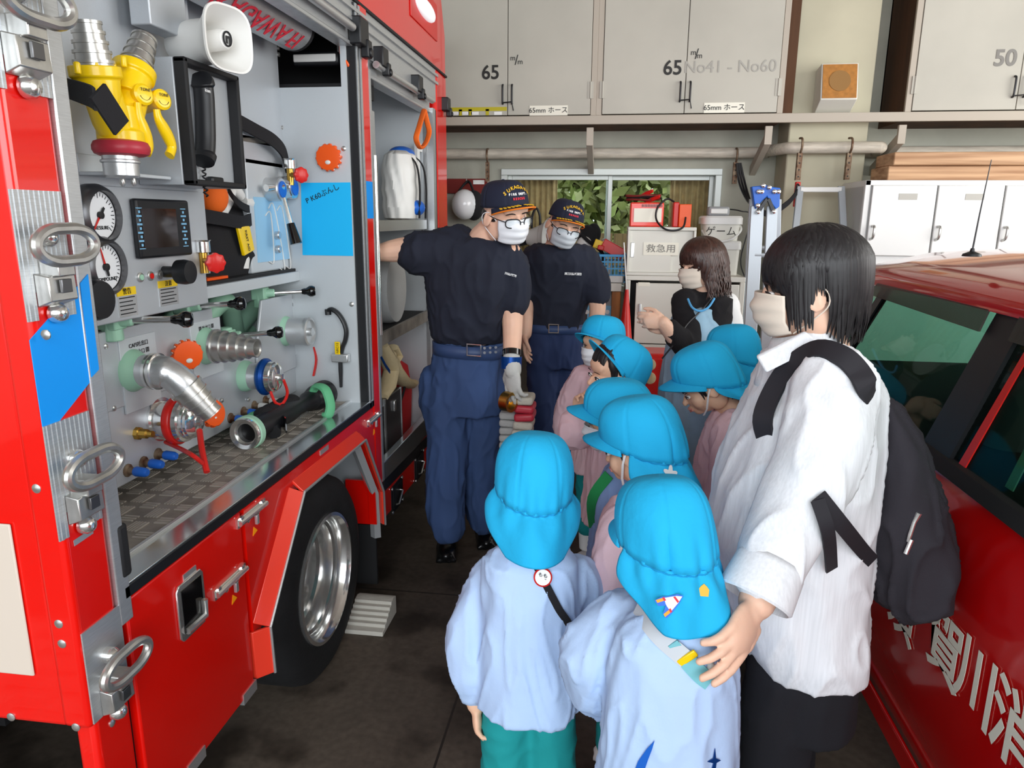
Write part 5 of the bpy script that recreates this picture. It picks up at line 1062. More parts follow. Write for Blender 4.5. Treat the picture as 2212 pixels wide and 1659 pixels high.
# tread-plate step and black strap in the niche
pts = [P(520, 288, -1.2), P(585, 302, -1.2), P(588, 318, -1.2), P(520, 306, -1.2)]
tag(G().prism([p+V((-.0, 0, 0)) for p in pts], (-.2, 0, 0)).build('tread_bar', 'tread', bevel=.003), 'tread-plate bar sticking out behind the phone cabinet', 'bar')
tag(G().prism([P(520, 308, -1.21), P(584, 320, -1.21), P(584, 338, -1.21), P(520, 335, -1.21)], (-.18, 0, 0)).build('black_case', 'dark_metal', bevel=.003), 'dark case below the tread-plate bar', 'case')
g = G(); g.ribbon(catmull([P(516, 262, -1.19), P(555, 283, -1.175), P(590, 303, -1.16), P(612, 328, -1.17), P(621, 362, -1.18)], 5), V((.0, .012, .02)), .003); tag(g.build('cargo_strap', 'black_cloth'), 'black strap running over the tread-plate bar to the partition', 'strap')
# nozzle lying on the deck
zd = .8705
def D(u, v, h=0): return at(u, v, 'z', zd+h)
t = thing('branch_nozzle', 'black fire hose nozzle with mint rings lying on the tread-plate deck', 'nozzle', D(600, 920))
p, q = D(528, 938, .045), D(700, 850, .045); d = (q-p).normalized(); x, y, _ = frame_of(d); L = (q-p).length; s4 = sz(1, lerp(p, q, .3))
e0 = p; G().lathe([(.036, 0), (.048, -.004), (.05, .004), (.05, .01), (.036, .012), (.03, .012), (.03, .05), (.036, .05)], e0, d, 36, cap=False).build('coupling_face', 'chrome', t); G().lathe([(.034, .03), (.001, .031)], e0, d, 30).build('bore_shade', 'black_paint', t)  # black disc paints in the darkness inside the open coupling
G().lathe([(.05, .01), (.053, .014), (.053, .034), (.048, .04), (.037, .042)], e0, d, 36, cap=False).build('mint_ring', 'mint', t)
G().lathe([(.03, .03), (.036, .05), (.036, L*.5), (.03, L*.6), (.028, L*.72), (.036, L*.76), (.036, L*.82)], e0, d, 28).build('barrel', 'black_plastic', t)
G().lathe([(.03, L*.8), (.042, L*.84), (.047, L*.88), (.047, L*.95), (.05, L*.97), (.05, L*1.02), (.044, L*1.03), (.04, L*1.0), (.02, L*.98)], e0, d, 32).build('spray_head', 'black_plastic', t)
gm = lerp(p, q, .3); G().tube([gm+V((0, 0, .0)), gm+V((.01, -.02, -.02)), gm+V((.03, -.05, -.028))], [.03, .026, .022], 14).build('pistol_grip', 'black_plastic', t)
G().obox(lerp(p, q, .38)+V((.035, -.035, -.01)), (.004, .07, .05), Matrix.Rotation(R(35), 3, 'Z')).build('grip_plate', 'black_gloss', t)
hm = lerp(p, q, .74); hp = [hm+V((.01, .04, .03)), hm+V((.03, .03, .055)), hm+V((.075, .0, .05)), hm+V((.095, -.012, .0)), hm+V((.09, -.02, -.035)), hm+V((.075, -.015, -.04))]
G().tube(catmull(hp, 5), .016, 10, flat=(1.2, .7)).build('bail_handle', 'mint_cloth', t); g = G()
for k in range(5): a_ = lerp(p, q, .25+.08*k); g.ell(a_+V((-.02, .02, .018)), (.035, .04, .028))
g.build('hose_wrap', 'black_cloth', t); G().ell(lerp(p, q, .22)+V((-.05, .03, .0)), (.03, .05, .03)).build('mint_pad', 'mint_cloth', t)
# ------------------------------------------------------------ things in the second locker
def Lk(u, v, dx=-.12): return T(u, v, dx)
zs1 = T(850, 478, -.04).z; zfl = .47
t = thing('hose_bundle', 'bundle of white hose with a blue pouch strapped on the upper locker shelf', 'hose', Lk(870, 465)); c = Lk(866, 402, -.1)
g = G()
def pleat(z, sc): return [c+V((sc*.085*math.cos(q)*(1+.05*math.sin(9*q)), sc*.13*math.sin(q)*(1+.04*math.sin(11*q+z*30)), z)) for q in [2*math.pi*i/72 for i in range(72)]]
g.rings([pleat(z, s_) for z, s_ in ((-.16, .6), (-.15, .9), (-.1, 1), (-.06, .93), (-.02, 1), (.02, .94), (.06, 1), (.1, .93), (.14, .8), (.16, .5))])
g.build('hose_coil', 'white_plastic', t); G().ell(c+V((.03, .03, -.1)), (.075, .11, .05)).build('blue_pouch', 'blue_plastic', t); G().ell(c+V((.0, .03, .15)), (.06, .09, .035)).build('blue_cover', 'blue_plastic', t)
for yy in (-.03, .09): G().ribbon(catmull([c+V((.0, yy, .17)), c+V((.08, yy, .11)), c+V((.098, yy+.01, 0)), c+V((.09, yy+.02, -.15))], 5), (0, .011, 0), .002).build('strap', 'black_cloth', t)
c = V((-1.15, 3.22, 0)); r_ = .16; t = thing('hose_roll', 'large grey hose roll with a black band on the lower locker shelf', 'hose', (c.x, c.y, zsh2)); c.z = zsh2+r_
G().lathe([(.02, -.17), (r_*.93, -.17), (r_, -.14), (r_, .14), (r_*.96, .17), (r_*.5, .175), (.02, .17)], c, (1, 0, 0), 40).build('roll', 'hose_grey', t)
G().lathe([(r_+.002, -.03), (r_+.006, -.03), (r_+.006, .015), (r_+.002, .015)], (c.x+.08, c.y, c.z), (1, 0, 0), 40, cap=False).build('band', 'black_cloth', t)
t = tag(G().tube(catmull([T(916, 238, .0), T(905, 275, .02), T(899, 300, .02), T(908, 319, .02), T(920, 308, .02), T(927, 285, .02), T(922, 262, .01), T(916, 238, .0)], 5), .013, 8, flat=(1, .6)).build('orange_sling', 'orange_cloth'), 'orange webbing sling hanging at the far edge of the rear locker', 'sling')
a, b = Lk(872, 765, -.14), Lk(925, 880, -.14); t = thing('red_bag', 'red fabric bag with black handle on the locker floor', 'bag', (XT-.3, (a.y+b.y)/2, zfl)); yb0_, yb1_ = 3.3, Y3-.02; zt_ = .86
G().rings([rrect(zfl, XT-.45, XT-.12, yb0_, yb1_), rrect(zfl+.2, XT-.46, XT-.11, yb0_-.01, yb1_), rrect(zt_-.06, XT-.44, XT-.13, yb0_+.02, yb1_), rrect(zt_, XT-.36, XT-.2, yb0_+.08, yb1_-.06)]).build('bag_body', 'red_cloth', t)
G().tube(catmull([V((XT-.1, yb0_+.06, zfl+.2)), V((XT-.09, yb0_+.1, zt_-.08)), V((XT-.2, yb0_+.16, zt_+.02)), V((XT-.3, yb0_+.2, zt_-.04))], 5), .012, 8, flat=(1, .4)).build('handle', 'black_cloth', t)
def case(y0, y1, zt, lab):
    t = thing('aluminium_case', lab, 'case', (XT-.25, (y0+y1)/2, zfl), 'aluminium cases in the locker'); G().box((XT-.4, y0, zfl), (XT-.07, y1, zt)).build('shell', 'gunmetal', t, bevel=.006)
    for z in (zt-.06,): 
        g = G(); g.obox((XT-.065, (y0+y1)/2, z), (.012, .03, .05)); g.build('clasp', 'chrome', t, bevel=.003)
    for y in (y0, y1):
        G().obox((XT-.074, y, (zfl+zt)/2), (.012, .012, zt-zfl)).build('corner_trim', 'alu', t)
zc_ = Lk(850, 850, -.09).z; yq = [2.78, 3.02, 3.27]
case(max(yq[0], Y2+.02), yq[1]-.01, zc_, 'aluminium case nearest the divider on the locker floor'); case(yq[1], yq[2], zc_+.02, 'aluminium case next to the red bag on the locker floor')
t = thing('work_gloves', 'pair of tan leather gauntlets draped on the aluminium cases', 'gloves', Lk(850, 850)); g = G()
for pts, r in (([(825, 745), (838, 775), (845, 800), (838, 835), (826, 858)], [.03, .045, .04, .04, .03]), ([(838, 765), (852, 800), (868, 822), (885, 830), (893, 826)], [.04, .045, .045, .04, .028]), ([(845, 790), (856, 770), (848, 750)], [.03, .035, .03])):
    g.tube([Lk(u, v, -.09) for u, v in pts], r, 14, flat=(1, .6))
g.build('leather', 'tan_cloth', t); G().ribbon([Lk(820, 765, -.05), Lk(833, 790, -.045), Lk(842, 803, -.045)], UZ*.008, .002).build('navy_band', 'blue_anod', t)
# wheel chock on the floor
c = at(780, 1371, 'z', 0); t = thing('wheel_chock', 'pale ridged wheel chock on the floor in front of the tyre', 'wheel chock', c)
x0_, x1_ = at(772, 1370, 'z', 0).x, at(812, 1372, 'z', 0).x; y0_, y1_ = at(795, 1373, 'z', 0).y, at(810, 1290, 'z', .06).y; x0_ -= .05
pr = [(y1_, 0), (y1_, .075), (y1_-.03, .085), (y1_-.05, .08)]
for k in range(5): yy = lerp((y1_-.05, 0, 0), (y0_+.02, 0, 0), (k+1)/5).x; zz = .08-.012*(k+1); pr += [(yy+.012, zz+.012), (yy+.01, zz)]
pr += [(y0_, .018), (y0_, 0)]
G().prism([V((x0_, y, z)) for y, z in pr], (x1_-x0_+.03, 0, 0)).build('wedge', 'chock_grey', t, bevel=.002)
# ------------------------------------------------------------ people: tools
for nm, c_ in (('skin_man', (236, 190, 164)), ('skin_woman', (240, 196, 170)), ('skin_child', (244, 196, 164))):
    m = mat(nm, c_, .5, var=(9, .06), bump=(350, .04)); b = m.node_tree.nodes['Principled BSDF']; b.inputs['Subsurface Weight'].default_value = .12; b.inputs['Subsurface Radius'].default_value = (.01, .004, .002)
mat('lips', (224, 150, 136), .5); mat('hair_black', (32, 29, 31), .5, var=(60, .3), spec=.6); mat('hair_brown', (70, 42, 34), .42, var=(60, .3), spec=.6)
mat('eye_white', (236, 232, 228), .25); mat('iris', (28, 18, 14), .15, coat=.5)
mat('mask_white', (240, 242, 246), .8, bump=(400, .08)); mat('mask_grey', (206, 212, 218), .8, bump=(400, .08)); mat('mask_beige', (226, 212, 196), .8, bump=(400, .08))
mat('navy_cloth', (33, 37, 52), .9, var=(3, .1), bump=(500, .12)); mat('trouser_blue', (58, 82, 128), .85, var=(2.5, .14), bump=(400, .1)); mat('trouser_dark', (44, 60, 100), .85, bump=(400, .1))
mat('cap_navy', (28, 34, 54), .85, bump=(600, .1)); mat('belt_blue', (52, 72, 112), .5); mat('shoe_black', (14, 14, 16), .3, coat=.3)
mat('hat_cyan', (28, 178, 230), .85, bump=(26, .3)); mat('hat_seam', (18, 150, 205), .9)
mat('smock_blue', (182, 208, 244), .9, bump=(24, .28)); mat('smock_pink', (240, 204, 212), .9, bump=(24, .28)); mat('smock_mid', (140, 172, 224), .9, bump=(24, .28)); mat('shorts_teal', (20, 148, 150), .85, bump=(300, .1))
mat('shirt_white', (240, 242, 246), .85, var=(70, .05), bump=(200, .05), stretch=(3, 3, .05)); mat('trouser_black', (24, 24, 30), .9, bump=(400, .15)); mat('pack_black', (44, 41, 48), .85, bump=(350, .18)); mat('strap_black', (36, 34, 40), .75)
mat('fleece_black', (24, 22, 25), .95, bump=(200, .3)); mat('apron_blue', (170, 208, 232), .85, var=(7, .14), bump=(300, .1)); mat('denim_pale', (150, 182, 208), .9, var=(6, .18)); mat('glove_grey', (196, 196, 192), .85, bump=(250, .2)); mat('green_strap', (40, 160, 90), .8); mat('trim_sky', (90, 170, 225), .8)
mat('strap_grey', (196, 202, 208), .7); mat('strap_teal', (120, 190, 200), .7); mat('sock', (240, 240, 240), .9)
def tr(g, M): g.v = [tuple(M @ V(p)) for p in g.v]; return g
def frame(pos, f, roll=0, s=1, tilt=None):
    f = V(f).normalized(); x = f.cross(UZ).normalized(); z = x.cross(f); q = Matrix.Rotation(R(roll), 3, f); x = q @ x; z = q @ z
    return Matrix.Translation(V(pos)) @ Matrix(((x.x*s, f.x*s, z.x*s, 0), (x.y*s, f.y*s, z.y*s, 0), (x.z*s, f.z*s, z.z*s, 0), (0, 0, 0, 1)))
def fuse(g, name, m, parent, vox=.008, it=4, disp=None, sub=0):
    """melt overlapping closed shapes into one continuous skin, relax it, then press folds into it"""
    o = g.build(name, m, None, smooth=0)
    md = o.modifiers.new('r', 'REMESH'); md.mode = 'VOXEL'; md.voxel_size = vox
    if it: sm = o.modifiers.new('s', 'SMOOTH'); sm.factor = .5; sm.iterations = it
    dg = bpy.context.evaluated_depsgraph_get(); dg.update(); me = bpy.data.meshes.new_from_object(o.evaluated_get(dg)); old = o.data
    o.modifiers.clear(); o.data = me; bpy.data.meshes.remove(old)
    if disp:
        nr = [v.normal.copy() for v in me.vertices]
        for v, n in zip(me.vertices, nr): v.co += n*disp(v.co)
    me.polygons.foreach_set('use_smooth', [True]*len(me.polygons)); me.update()
    if parent: child(o, parent)
    return o
def folds(amp, sc, seed=0, st=(1, 1, 1), low=None):
    o = V((seed*3.1, seed*1.7, seed*.9))
    def f(p):
        q = V((p.x*st[0], p.y*st[1], p.z*st[2]))*sc+o; q += V((noise.noise(q*.5), noise.noise(q*.5+V((9, 0, 0))), noise.noise(q*.5+V((0, 9, 0)))))*.7
        a = noise.noise(q); r = (1-abs(noise.noise(q*1.7+V((5, 5, 5)))))**5
        return amp*(.9*a+.75*r-.35)
    return f
def limb(g, pts, rs, n=14):
    """tapered limb with round ends"""
    pts = [V(p) for p in pts]; P_ = catmull(pts, 5); k = len(P_); m = len(pts)-1; R_ = []
    for i in range(k):
        t = i/(k-1)*m; a = min(int(t), m-1); R_.append(rs[a]+(rs[a+1]-rs[a])*(t-a))
    g.tube(P_, R_, n); g.ell(P_[0], R_[0], n=n, m=8); g.ell(P_[-1], R_[-1], n=n, m=8); return g
def ringxy(c, a, b, n=32, e=1.0, fold=None):
    """ring at c with half axis vectors a, b"""
    out = []
    for i in range(n):
        q = 2*math.pi*i/n; k = 1+(fold(q) if fold else 0)
        out.append(V(c)+V(a)*(math.copysign(abs(math.cos(q))**e, math.cos(q))*k)+V(b)*(math.copysign(abs(math.sin(q))**e, math.sin(q))*k))
    return out
def hand(g, w, d, nrm, s=1.0, curl=.5, flip=1, spread=.1):
    """palm, four fingers and a thumb; d points along the fingers, nrm is where the palm looks, thumb on the flip side"""
    w = V(w); d = V(d).normalized(); nrm = V(nrm); nrm = (nrm-d*nrm.dot(d)).normalized(); sd = d.cross(nrm)*flip
    m = Matrix((sd, d, nrm)).transposed()
    g.ell(w+d*.045*s, (.04*s, .054*s, .017*s), m, 16, 10); g.ell(w+d*.01*s, (.028*s, .03*s, .02*s), m, 12, 8)
    for i, (L, off) in enumerate(((.072, .032), (.08, .011), (.075, -.01), (.058, -.03))):
        p = w+d*(.082-.006*abs(i-1))*s+sd*off*s; a = curl*(.35+.12*i); path = [p-d*.02*s]; dd = (d+sd*spread*(1.5-i)*.4).normalized(); path.append(p)
        for k, f in enumerate((.45, .3, .25)):
            ax = dd.cross(nrm).normalized(); dd = Matrix.Rotation(a*(1.1 if k else .9), 3, ax) @ dd; p = p+dd*L*f*s; path.append(p)
        g.tube(path, [.0098*s, .0098*s, .009*s, .0083*s, .0072*s], 10); g.ell(path[-1], .0074*s, n=8, m=6)
    p = w+d*.022*s+sd*.03*s; t1 = p+(d*.6+sd*.62+nrm*.3).normalized()*.034*s; t2 = t1+(d*.85+sd*.2+nrm*.45).normalized()*.03*s; t3 = t2+(d*.9-sd*.05+nrm*.4).normalized()*.024*s
    g.tube([p-sd*.014*s, p, t1, t2, t3], [.014*s, .0145*s, .0118*s, .0105*s, .0085*s], 10); g.ell(t3, .0087*s, n=8, m=6)
def head_shapes(g, M, child_=False, neck=.15, open_=0):
    h = G(); c = 1.12 if child_ else 1
    h.ell((0, -.014, .03), (.078*(1.04 if child_ else 1), .096, .086)); h.ell((0, .02, -.04), (.064*(1.08 if child_ else 1), .066, .07 if not child_ else .064)); h.ell((0, .058, -.09 if not child_ else -.082), (.03, .024, .018))
    for s_ in (-1, 1):
        h.ell((s_*.036, .052, -.04), (.027*c, .022*c, .028*c)); h.ell((s_*.08, -.006, -.012), (.009, .024, .034), rt(-18*s_, 'Y') @ rt(-12, 'X')); h.ell((s_*.085, -.014, -.012), (.008, .009, .026), rt(-14*s_, 'Y')); h.ell((s_*.055, -.01, -.055), (.02, .04, .045))
    h.ell((0, .064, .03), (.056, .02, .03))
    if child_: h.tube([(0, .082, -.012), (0, .092, -.03), (0, .099, -.038)], [.008, .009, .0105], 10); h.ell((0, .097, -.039), (.012, .01, .009))
    else: h.tube([(0, .079, .006), (0, .09, -.018), (0, .102, -.036)], [.009, .0095, .012], 10); h.ell((0, .1, -.04), (.015, .011, .01))
    h.ell((0, .083, -.062), (.021, .011, .0055)); h.ell((0, .081, -.0725), (.018, .011, .006)); h.ell((0, .074, -.066), (.026, .014, .018))
    h.tube([(0, -.02, -.03), (0, -.03, -.08), (0, -.035, -.08-neck*.7)], [.052, .05, .056] if not child_ else [.046, .043, .048], 18)
    tr(h, M); g.add(h.v, h.f)
def face_bits(M, P_, hair='hair_black', child_=False, mouth=True, look=0, brow=True):
    for s_ in (-1, 1):
        ex, ey, ez = s_*.033, .0765 if not child_ else .078, -.004 if not child_ else -.012
        e = tr(G().ell((ex, ey, ez), (.0155, .0085, .0062 if not child_ else .0068), rt(-s_*16, 'Z')), M).build('eye', 'eye_white', P_)
        c = V((ex+look*.004, ey+.0052, ez)); tr(G().ell(c, (.0062 if not child_ else .0074, .0042, .0058 if not child_ else .007)), M).build('iris', 'iris', e)
        tr(G().tube(catmull([(ex-s_*.016, ey+.003, ez-.001), (ex, ey+.0088, ez+.0062), (ex+s_*.016, ey-.0005, ez+.001)], 5), [.0012]+[.0019]*9+[.001], 6), M).build('eyelashes', hair, e)
        if brow: tr(G().tube(catmull([(ex-s_*.018, ey+.007, ez+.021), (ex, ey+.0095, ez+.026), (ex+s_*.02, ey-.003, ez+.02)], 5), [x*(.62 if child_ else 1) for x in [.002]+[.0034]*8+[.0026, .0012]], 6, flat=(1, .6)), M).build('eyebrow', hair, P_)
    if mouth:
        tr(G().tube(catmull([(-.019, .085, -.064), (-.006, .0945, -.0625), (0, .0935, -.0638), (.006, .0945, -.0625), (.019, .085, -.064)], 4), .0036, 8), M).build('upper_lip', 'lips', P_)
        tr(G().tube(catmull([(-.017, .0845, -.068), (0, .0925, -.0735), (.017, .0845, -.068)], 5), .0044, 8), M).build('lower_lip', 'lips', P_)
def mask(M, P_, m, child_=False):
    g = G(); zc, hh = (-.052, .05) if not child_ else (-.05, .045)
    def f(u, v):
        a = (u-.5)*2; z = zc+hh*(v-.5)*2*(1-.18*abs(a)**2)+.004; x = .072*math.sin(a*1.32)
        k = 0 if v < 0 else v; b = (.022*math.sin(min(1, k/.62)*math.pi/2)+.006*math.exp(-((k-.62)/.14)**2)) if k < .62 else .012+.016*math.cos((k-.62)/.38*math.pi/2)
        y = (.094 if not child_ else .092)*math.cos(a*1.02)+(b*.8)*math.exp(-(a/.5)**2)+.0022*math.sin(v*20)*(1-abs(a)**3)
        y -= .012*max(0, .3-v)/.3; x *= .86+.14*min(1, v*1.6)
        return (x, y, z)
    g.grid(f, 29, 25); o = tr(g, M).build('face_mask', m, P_, solid=.0025)
    for s_ in (-1, 1):
        tr(G().tube(catmull([(s_*.067, .035, zc+hh*.75), (s_*.078, .0, .012), (s_*.088, -.03, .0), (s_*.086, -.034, -.03), (s_*.08, -.01, -.055), (s_*.067, .035, zc-hh*.72)], 4), .0016, 6), M).build('ear_loop', m, o)
def spectacles(M, P_):
    g = G()
    for s_ in (-1, 1):
        c = V((s_*.034, .098, -.012)); g.tube([c+V((math.copysign(abs(math.cos(q))**.6, math.cos(q))*.026, -abs(math.cos(q))*0-.012*(s_*math.cos(q))*(1), math.copysign(abs(math.sin(q))**.7, math.sin(q))*.0165)) for q in [i*.2618 for i in range(24)]], .0023, 6, closed=True)
        g.tube([(s_*.06, .088, -.006), (s_*.076, .05, -.002), (s_*.083, -.01, .004)], .0017, 6)
    g.tube([(-.009, .106, -.009), (0, .109, -.006), (.009, .106, -.009)], .0016, 6); o = tr(g, M).build('spectacles', 'dark_metal', P_)
    for s_ in (-1, 1): tr(G().ell((s_*.034, .0975, -.012), (.025, .0008, .0155), rt(-s_*24, 'Z')), M).build('lens', 'spectacle_lens', o)
def dome(u, v, rx, ry, z0, zh, seam=0, e=.62, yc=-.012, n=6, slant=0.0):
    q = 2*math.pi*u; t = v*math.pi/2*.995; k = math.cos(t)**e if v < 1 else 0; zb = z0+slant*math.sin(q); z = zb+(z0+zh-zb)*math.sin(t)**.95
    if seam: w_ = ((q*n/(2*math.pi)+.5) % 1)-.5; k *= 1-.03*math.exp(-(w_/.03)**2)+.014*math.cos(w_*2*math.pi)*math.sin(2*t)
    return V((rx*k*math.cos(q), yc+ry*k*math.sin(q)*(1 if math.sin(q) > 0 else 1+slant*1.2), z))
def hat(M, P_, flap=True, flare=1.0, droop=0.0, lift=0, fold=3, seed=1, back=0.0, tip=0, shift=0):
    """child's sun cap: six-panel crown, brim, gathered neck flap"""
    M = M @ Matrix.Translation((0, -shift, 0)) @ Matrix.Rotation(R(tip), 4, 'X'); g = G(); rx, ry, z0, zh, SL = .101, .117, -.004, .146, .045
    bul = lambda v: 1+.05*math.sin(v*3)
    D_ = lambda u, v, k=1: dome(u, v, rx*bul(v)*k, ry*bul(v)*k, z0, zh, 1, .56, -.014, 6, SL)
    rk = random.Random(seed); w1, w2 = rk.random()*6, rk.random()*6
    def cr_(u, v):
        q = 2*math.pi*u; b = max(0, -math.sin(q)); return D_(u, v, 1+(.03*math.sin(q*11+w1+2*v)+.02*math.sin(q*19+w2))*math.exp(-(v/.2)**2)*b+.035*math.sin(q*3.0+w2+v*5)*math.sin(v*3)*b+.014*math.sin(q*5+w2+v*3)*math.sin(v*3))
    g.grid(cr_, 121, 18); crown = tr(g, M).build('cap_crown', 'hat_cyan', P_, solid=.003, smooth=60)
    g = G()
    for k in range(6): g.tube([V(cr_(k/6, v))*1.0 for v in [j/14 for j in range(14)]], .0013, 5)
    tr(g, M).build('seam', 'hat_seam', crown)
    def br(u, v):
        q = R(90+(u-.5)*156); w_ = math.cos((u-.5)*math.pi)**.7 if 0 < u < 1 else 0; r = 1+v*.52*w_; return V((rx*math.cos(q)*(1+(r-1)*.35), -.014+ry*math.sin(q)*r, z0+.006+SL*math.sin(q)-.012*v*w_+lift*v*w_-(abs(u-.5)*2)**2*.018*v))
    tr(G().grid(br, 33, 8), M).build('cap_brim', 'hat_cyan', crown, solid=.004, smooth=60)
    if flap:
        rn = random.Random(seed); ph = rn.random()*6
        def fl(u, v):
            q = R(180+u*180); ed = min(u, 1-u); w_ = min(1, ed*5+.3); pin = .975+.03*math.sin(u*math.pi*26)*math.exp(-(v/.1)**2) if v < .1 else .975+(math.sin((v-.1)*2.1))*.16*flare
            k = pin*(1+.075*math.sin(u*math.pi*2*fold+ph)*min(1, v*1.5)*(.4+.6*w_)+.035*math.sin(u*math.pi*2*(fold*2.3)+1)*math.exp(-((v-.25)/.25)**2))
            L = .128*v*(.35+.65*min(1, ed*3.2+.12)**.8); sn = math.sin(q)
            return V((rx*k*math.cos(q), -.014+ry*k*sn*(1+.054*max(0, -sn))-back*v*v, z0+.004+SL*sn-L+droop*v*(1-v)))
        tr(G().grid(fl, 97, 26), M).build('neck_flap', 'hat_cyan', crown, solid=.003, smooth=80)
        g = G(); g.tube([V(fl(u, .06)) for u in [.06+.88*i/60 for i in range(61)]], .003, 6); tr(g, M).build('gather', 'hat_seam', crown)
    for s_ in (-1, 1): tr(G().ribbon([(s_*rx*.98, .0, z0+.002), (s_*.09, .014, -.03), (s_*.074, .03, -.075), (s_*.04, .045, -.105)], (0, .0035, 0), .0008), M).build('chin_elastic', 'sock', crown)
    return crown
def cap(M, P_, tip=10):
    """navy baseball cap with arched lettering, gold laurels and orange brim edge"""
    M = M @ Matrix.Rotation(R(tip), 4, 'X'); g = G(); rx, ry, z0, zh = .088, .104, .03, .094
    g.grid(lambda u, v: dome(u, v, rx, ry, z0, zh, 1, .5), 97, 15); crown = tr(g, M).build('cap_crown', 'cap_navy', P_, solid=.003, smooth=60); tr(G().ell((0, -.012, z0+zh), (.008, .008, .005), n=12, m=8), M).build('top_button', 'cap_navy', crown)
    def br(u, v):
        q = R(90+(u-.5)*138); w_ = math.cos((u-.5)*math.pi)**.6 if 0 < u < 1 else 0; r = 1+v*.56*w_; return V((rx*math.cos(q)*(1+(r-1)*.35), -.012+ry*math.sin(q)*r, z0+.004-.004*v*w_-(abs(u-.5)*2)**2*.022*(.3+v)))
    brim = tr(G().grid(br, 33, 8), M).build('cap_brim', 'cap_navy', crown, solid=.004); tr(G().tube([br(i/40, 1)+V((0, 0, 0)) for i in range(41)], .0032, 8), M).build('orange_edge', 'orange_edge', brim)
    g = G()
    for s_ in (-1, 1):
        for k in range(6):
            for o in (-1, 1): p = br(.5+s_*(.07+.055*k), .42+.2*math.sin(k*.4)+o*.1); g.ell(p+V((0, 0, .005)), (.008, .0045, .0022), rt(s_*25+o*35, 'Z'), 8, 6)
    tr(g, M).build('gold_laurel', 'gold', brim)
    R3 = M.to_3x3(); sc = R3.col[0].length
    def put(ch, ang, zz, size, m, tilt=0):
        u = .25+ang/360; v = min(.92, max(.0, math.asin(min(1, ((zz-z0)/zh)))/(math.pi/2))); p = dome(u, v, rx, ry, z0, zh, 1, .5); p2 = dome(u, v+.03, rx, ry, z0, zh, 1, .5); p3 = dome(u+.01, v, rx, ry, z0, zh, 1, .5)
        rx_ = (p3-p).normalized(); up_ = (p2-p).normalized(); nn = rx_.cross(up_); q = Matrix.Rotation(R(tilt), 3, nn); rx_, up_ = q @ rx_, q @ up_
        text(ch, 'lettering', m, crown, M @ (p+nn*.0055), R3 @ rx_, R3 @ up_, size*sc, off=0, ext=.0006, bold=.0006)
    for i, ch in enumerate('SUKAGAWA'): a = -35+70*i/7; put(ch, a, z0+.067-.02*(a/35)**2, .0185, 'gold', -a*.75)
    for i, ch in enumerate('FIRE DEPT.'):
        if ch != ' ': put(ch, -24+48*i/9, z0+.043, .0115, 'white_print')
    for i, ch in enumerate('RESCUE'): put(ch, -14+28*i/5, z0+.027, .0115, 'red_print')
def locks(M, P_, m, n, zend, seed, face=55, bang=.035, r=.011, vol=1.0, wave=.0, part=0, flip=0.0):
    """hair laid as many tapering locks over the skull; zend(angle from the face) gives where a lock ends"""
    rn = random.Random(seed); g = G(); g.ell((0, -.02, .038), (.083*vol, .096*vol, .088*vol), n=28, m=16)
    def skull(q, t): return V((.087*vol*math.sin(t)*math.sin(q), -.018+(.098 if math.cos(q) > 0 else .106)*vol*math.sin(t)*math.cos(q), .036+.092*vol*math.cos(t)))
    for i in range(n):
        q = (i+rn.random()*.8)/n*2*math.pi; a = math.degrees(abs((q+math.pi) % (2*math.pi)-math.pi)); ze = zend(a)+rn.uniform(-.02, .016); pts = []; t0 = rn.uniform(.05, .5)
        for k in range(9):
            t = t0+((1.95 if a < 60 else 1.42)-t0)*k/8; p = skull(q+.12*math.sin(k*.5+i), t)
            if p.z < ze: break
            pts.append(p*(1+.012*rn.random()))
        if not pts: continue
        last = pts[-1]
        if last.z > ze+.012 and a > 45:
            st = 4; out = V((math.sin(q), math.cos(q), 0))
            for k in range(1, st+1): w_ = k/st; pts.append(V((last.x, last.y, last.z+(ze-last.z)*w_))+out*(.003*w_+(flip*w_*w_ if a > 100 else -.004*w_))*(1+rn.random())+V((math.sin(k*2.1+i)*wave, math.cos(k*1.7+i)*wave, 0)))
        if len(pts) < 3: continue
        rr = r*(.55 if 78 < a < 105 else 1)
        pts = catmull(pts, 2); k = len(pts); g.tube(pts, [rr*(.55+.6*math.sin(min(1, j/k*1.6)*1.6))*(1 if j < k*.65 else max(.08, (k-j)/(k*.35))) for j in range(k)], 6, flat=(1.25, .55))
    return tr(g, M).build('hair', m, P_, smooth=60)
def shoe(g, p, f, s=1.0):
    f = V(f).normalized(); x = f.cross(UZ); m = Matrix((x, f, UZ)).transposed(); p = V(p)
    g.ell(p+f*.08*s+UZ*.03*s, (.047*s, .1*s, .034*s), m); g.ell(p-f*.02*s+UZ*.045*s, (.041*s, .06*s, .05*s), m); g.obox(p+f*.045*s+UZ*.009*s, (.088*s, .25*s, .018*s), m)
# ------------------------------------------------------------ people: the firefighters
def X3(p, dx=0, dy=0, dz=0): return V(p)+V((dx, dy, dz))
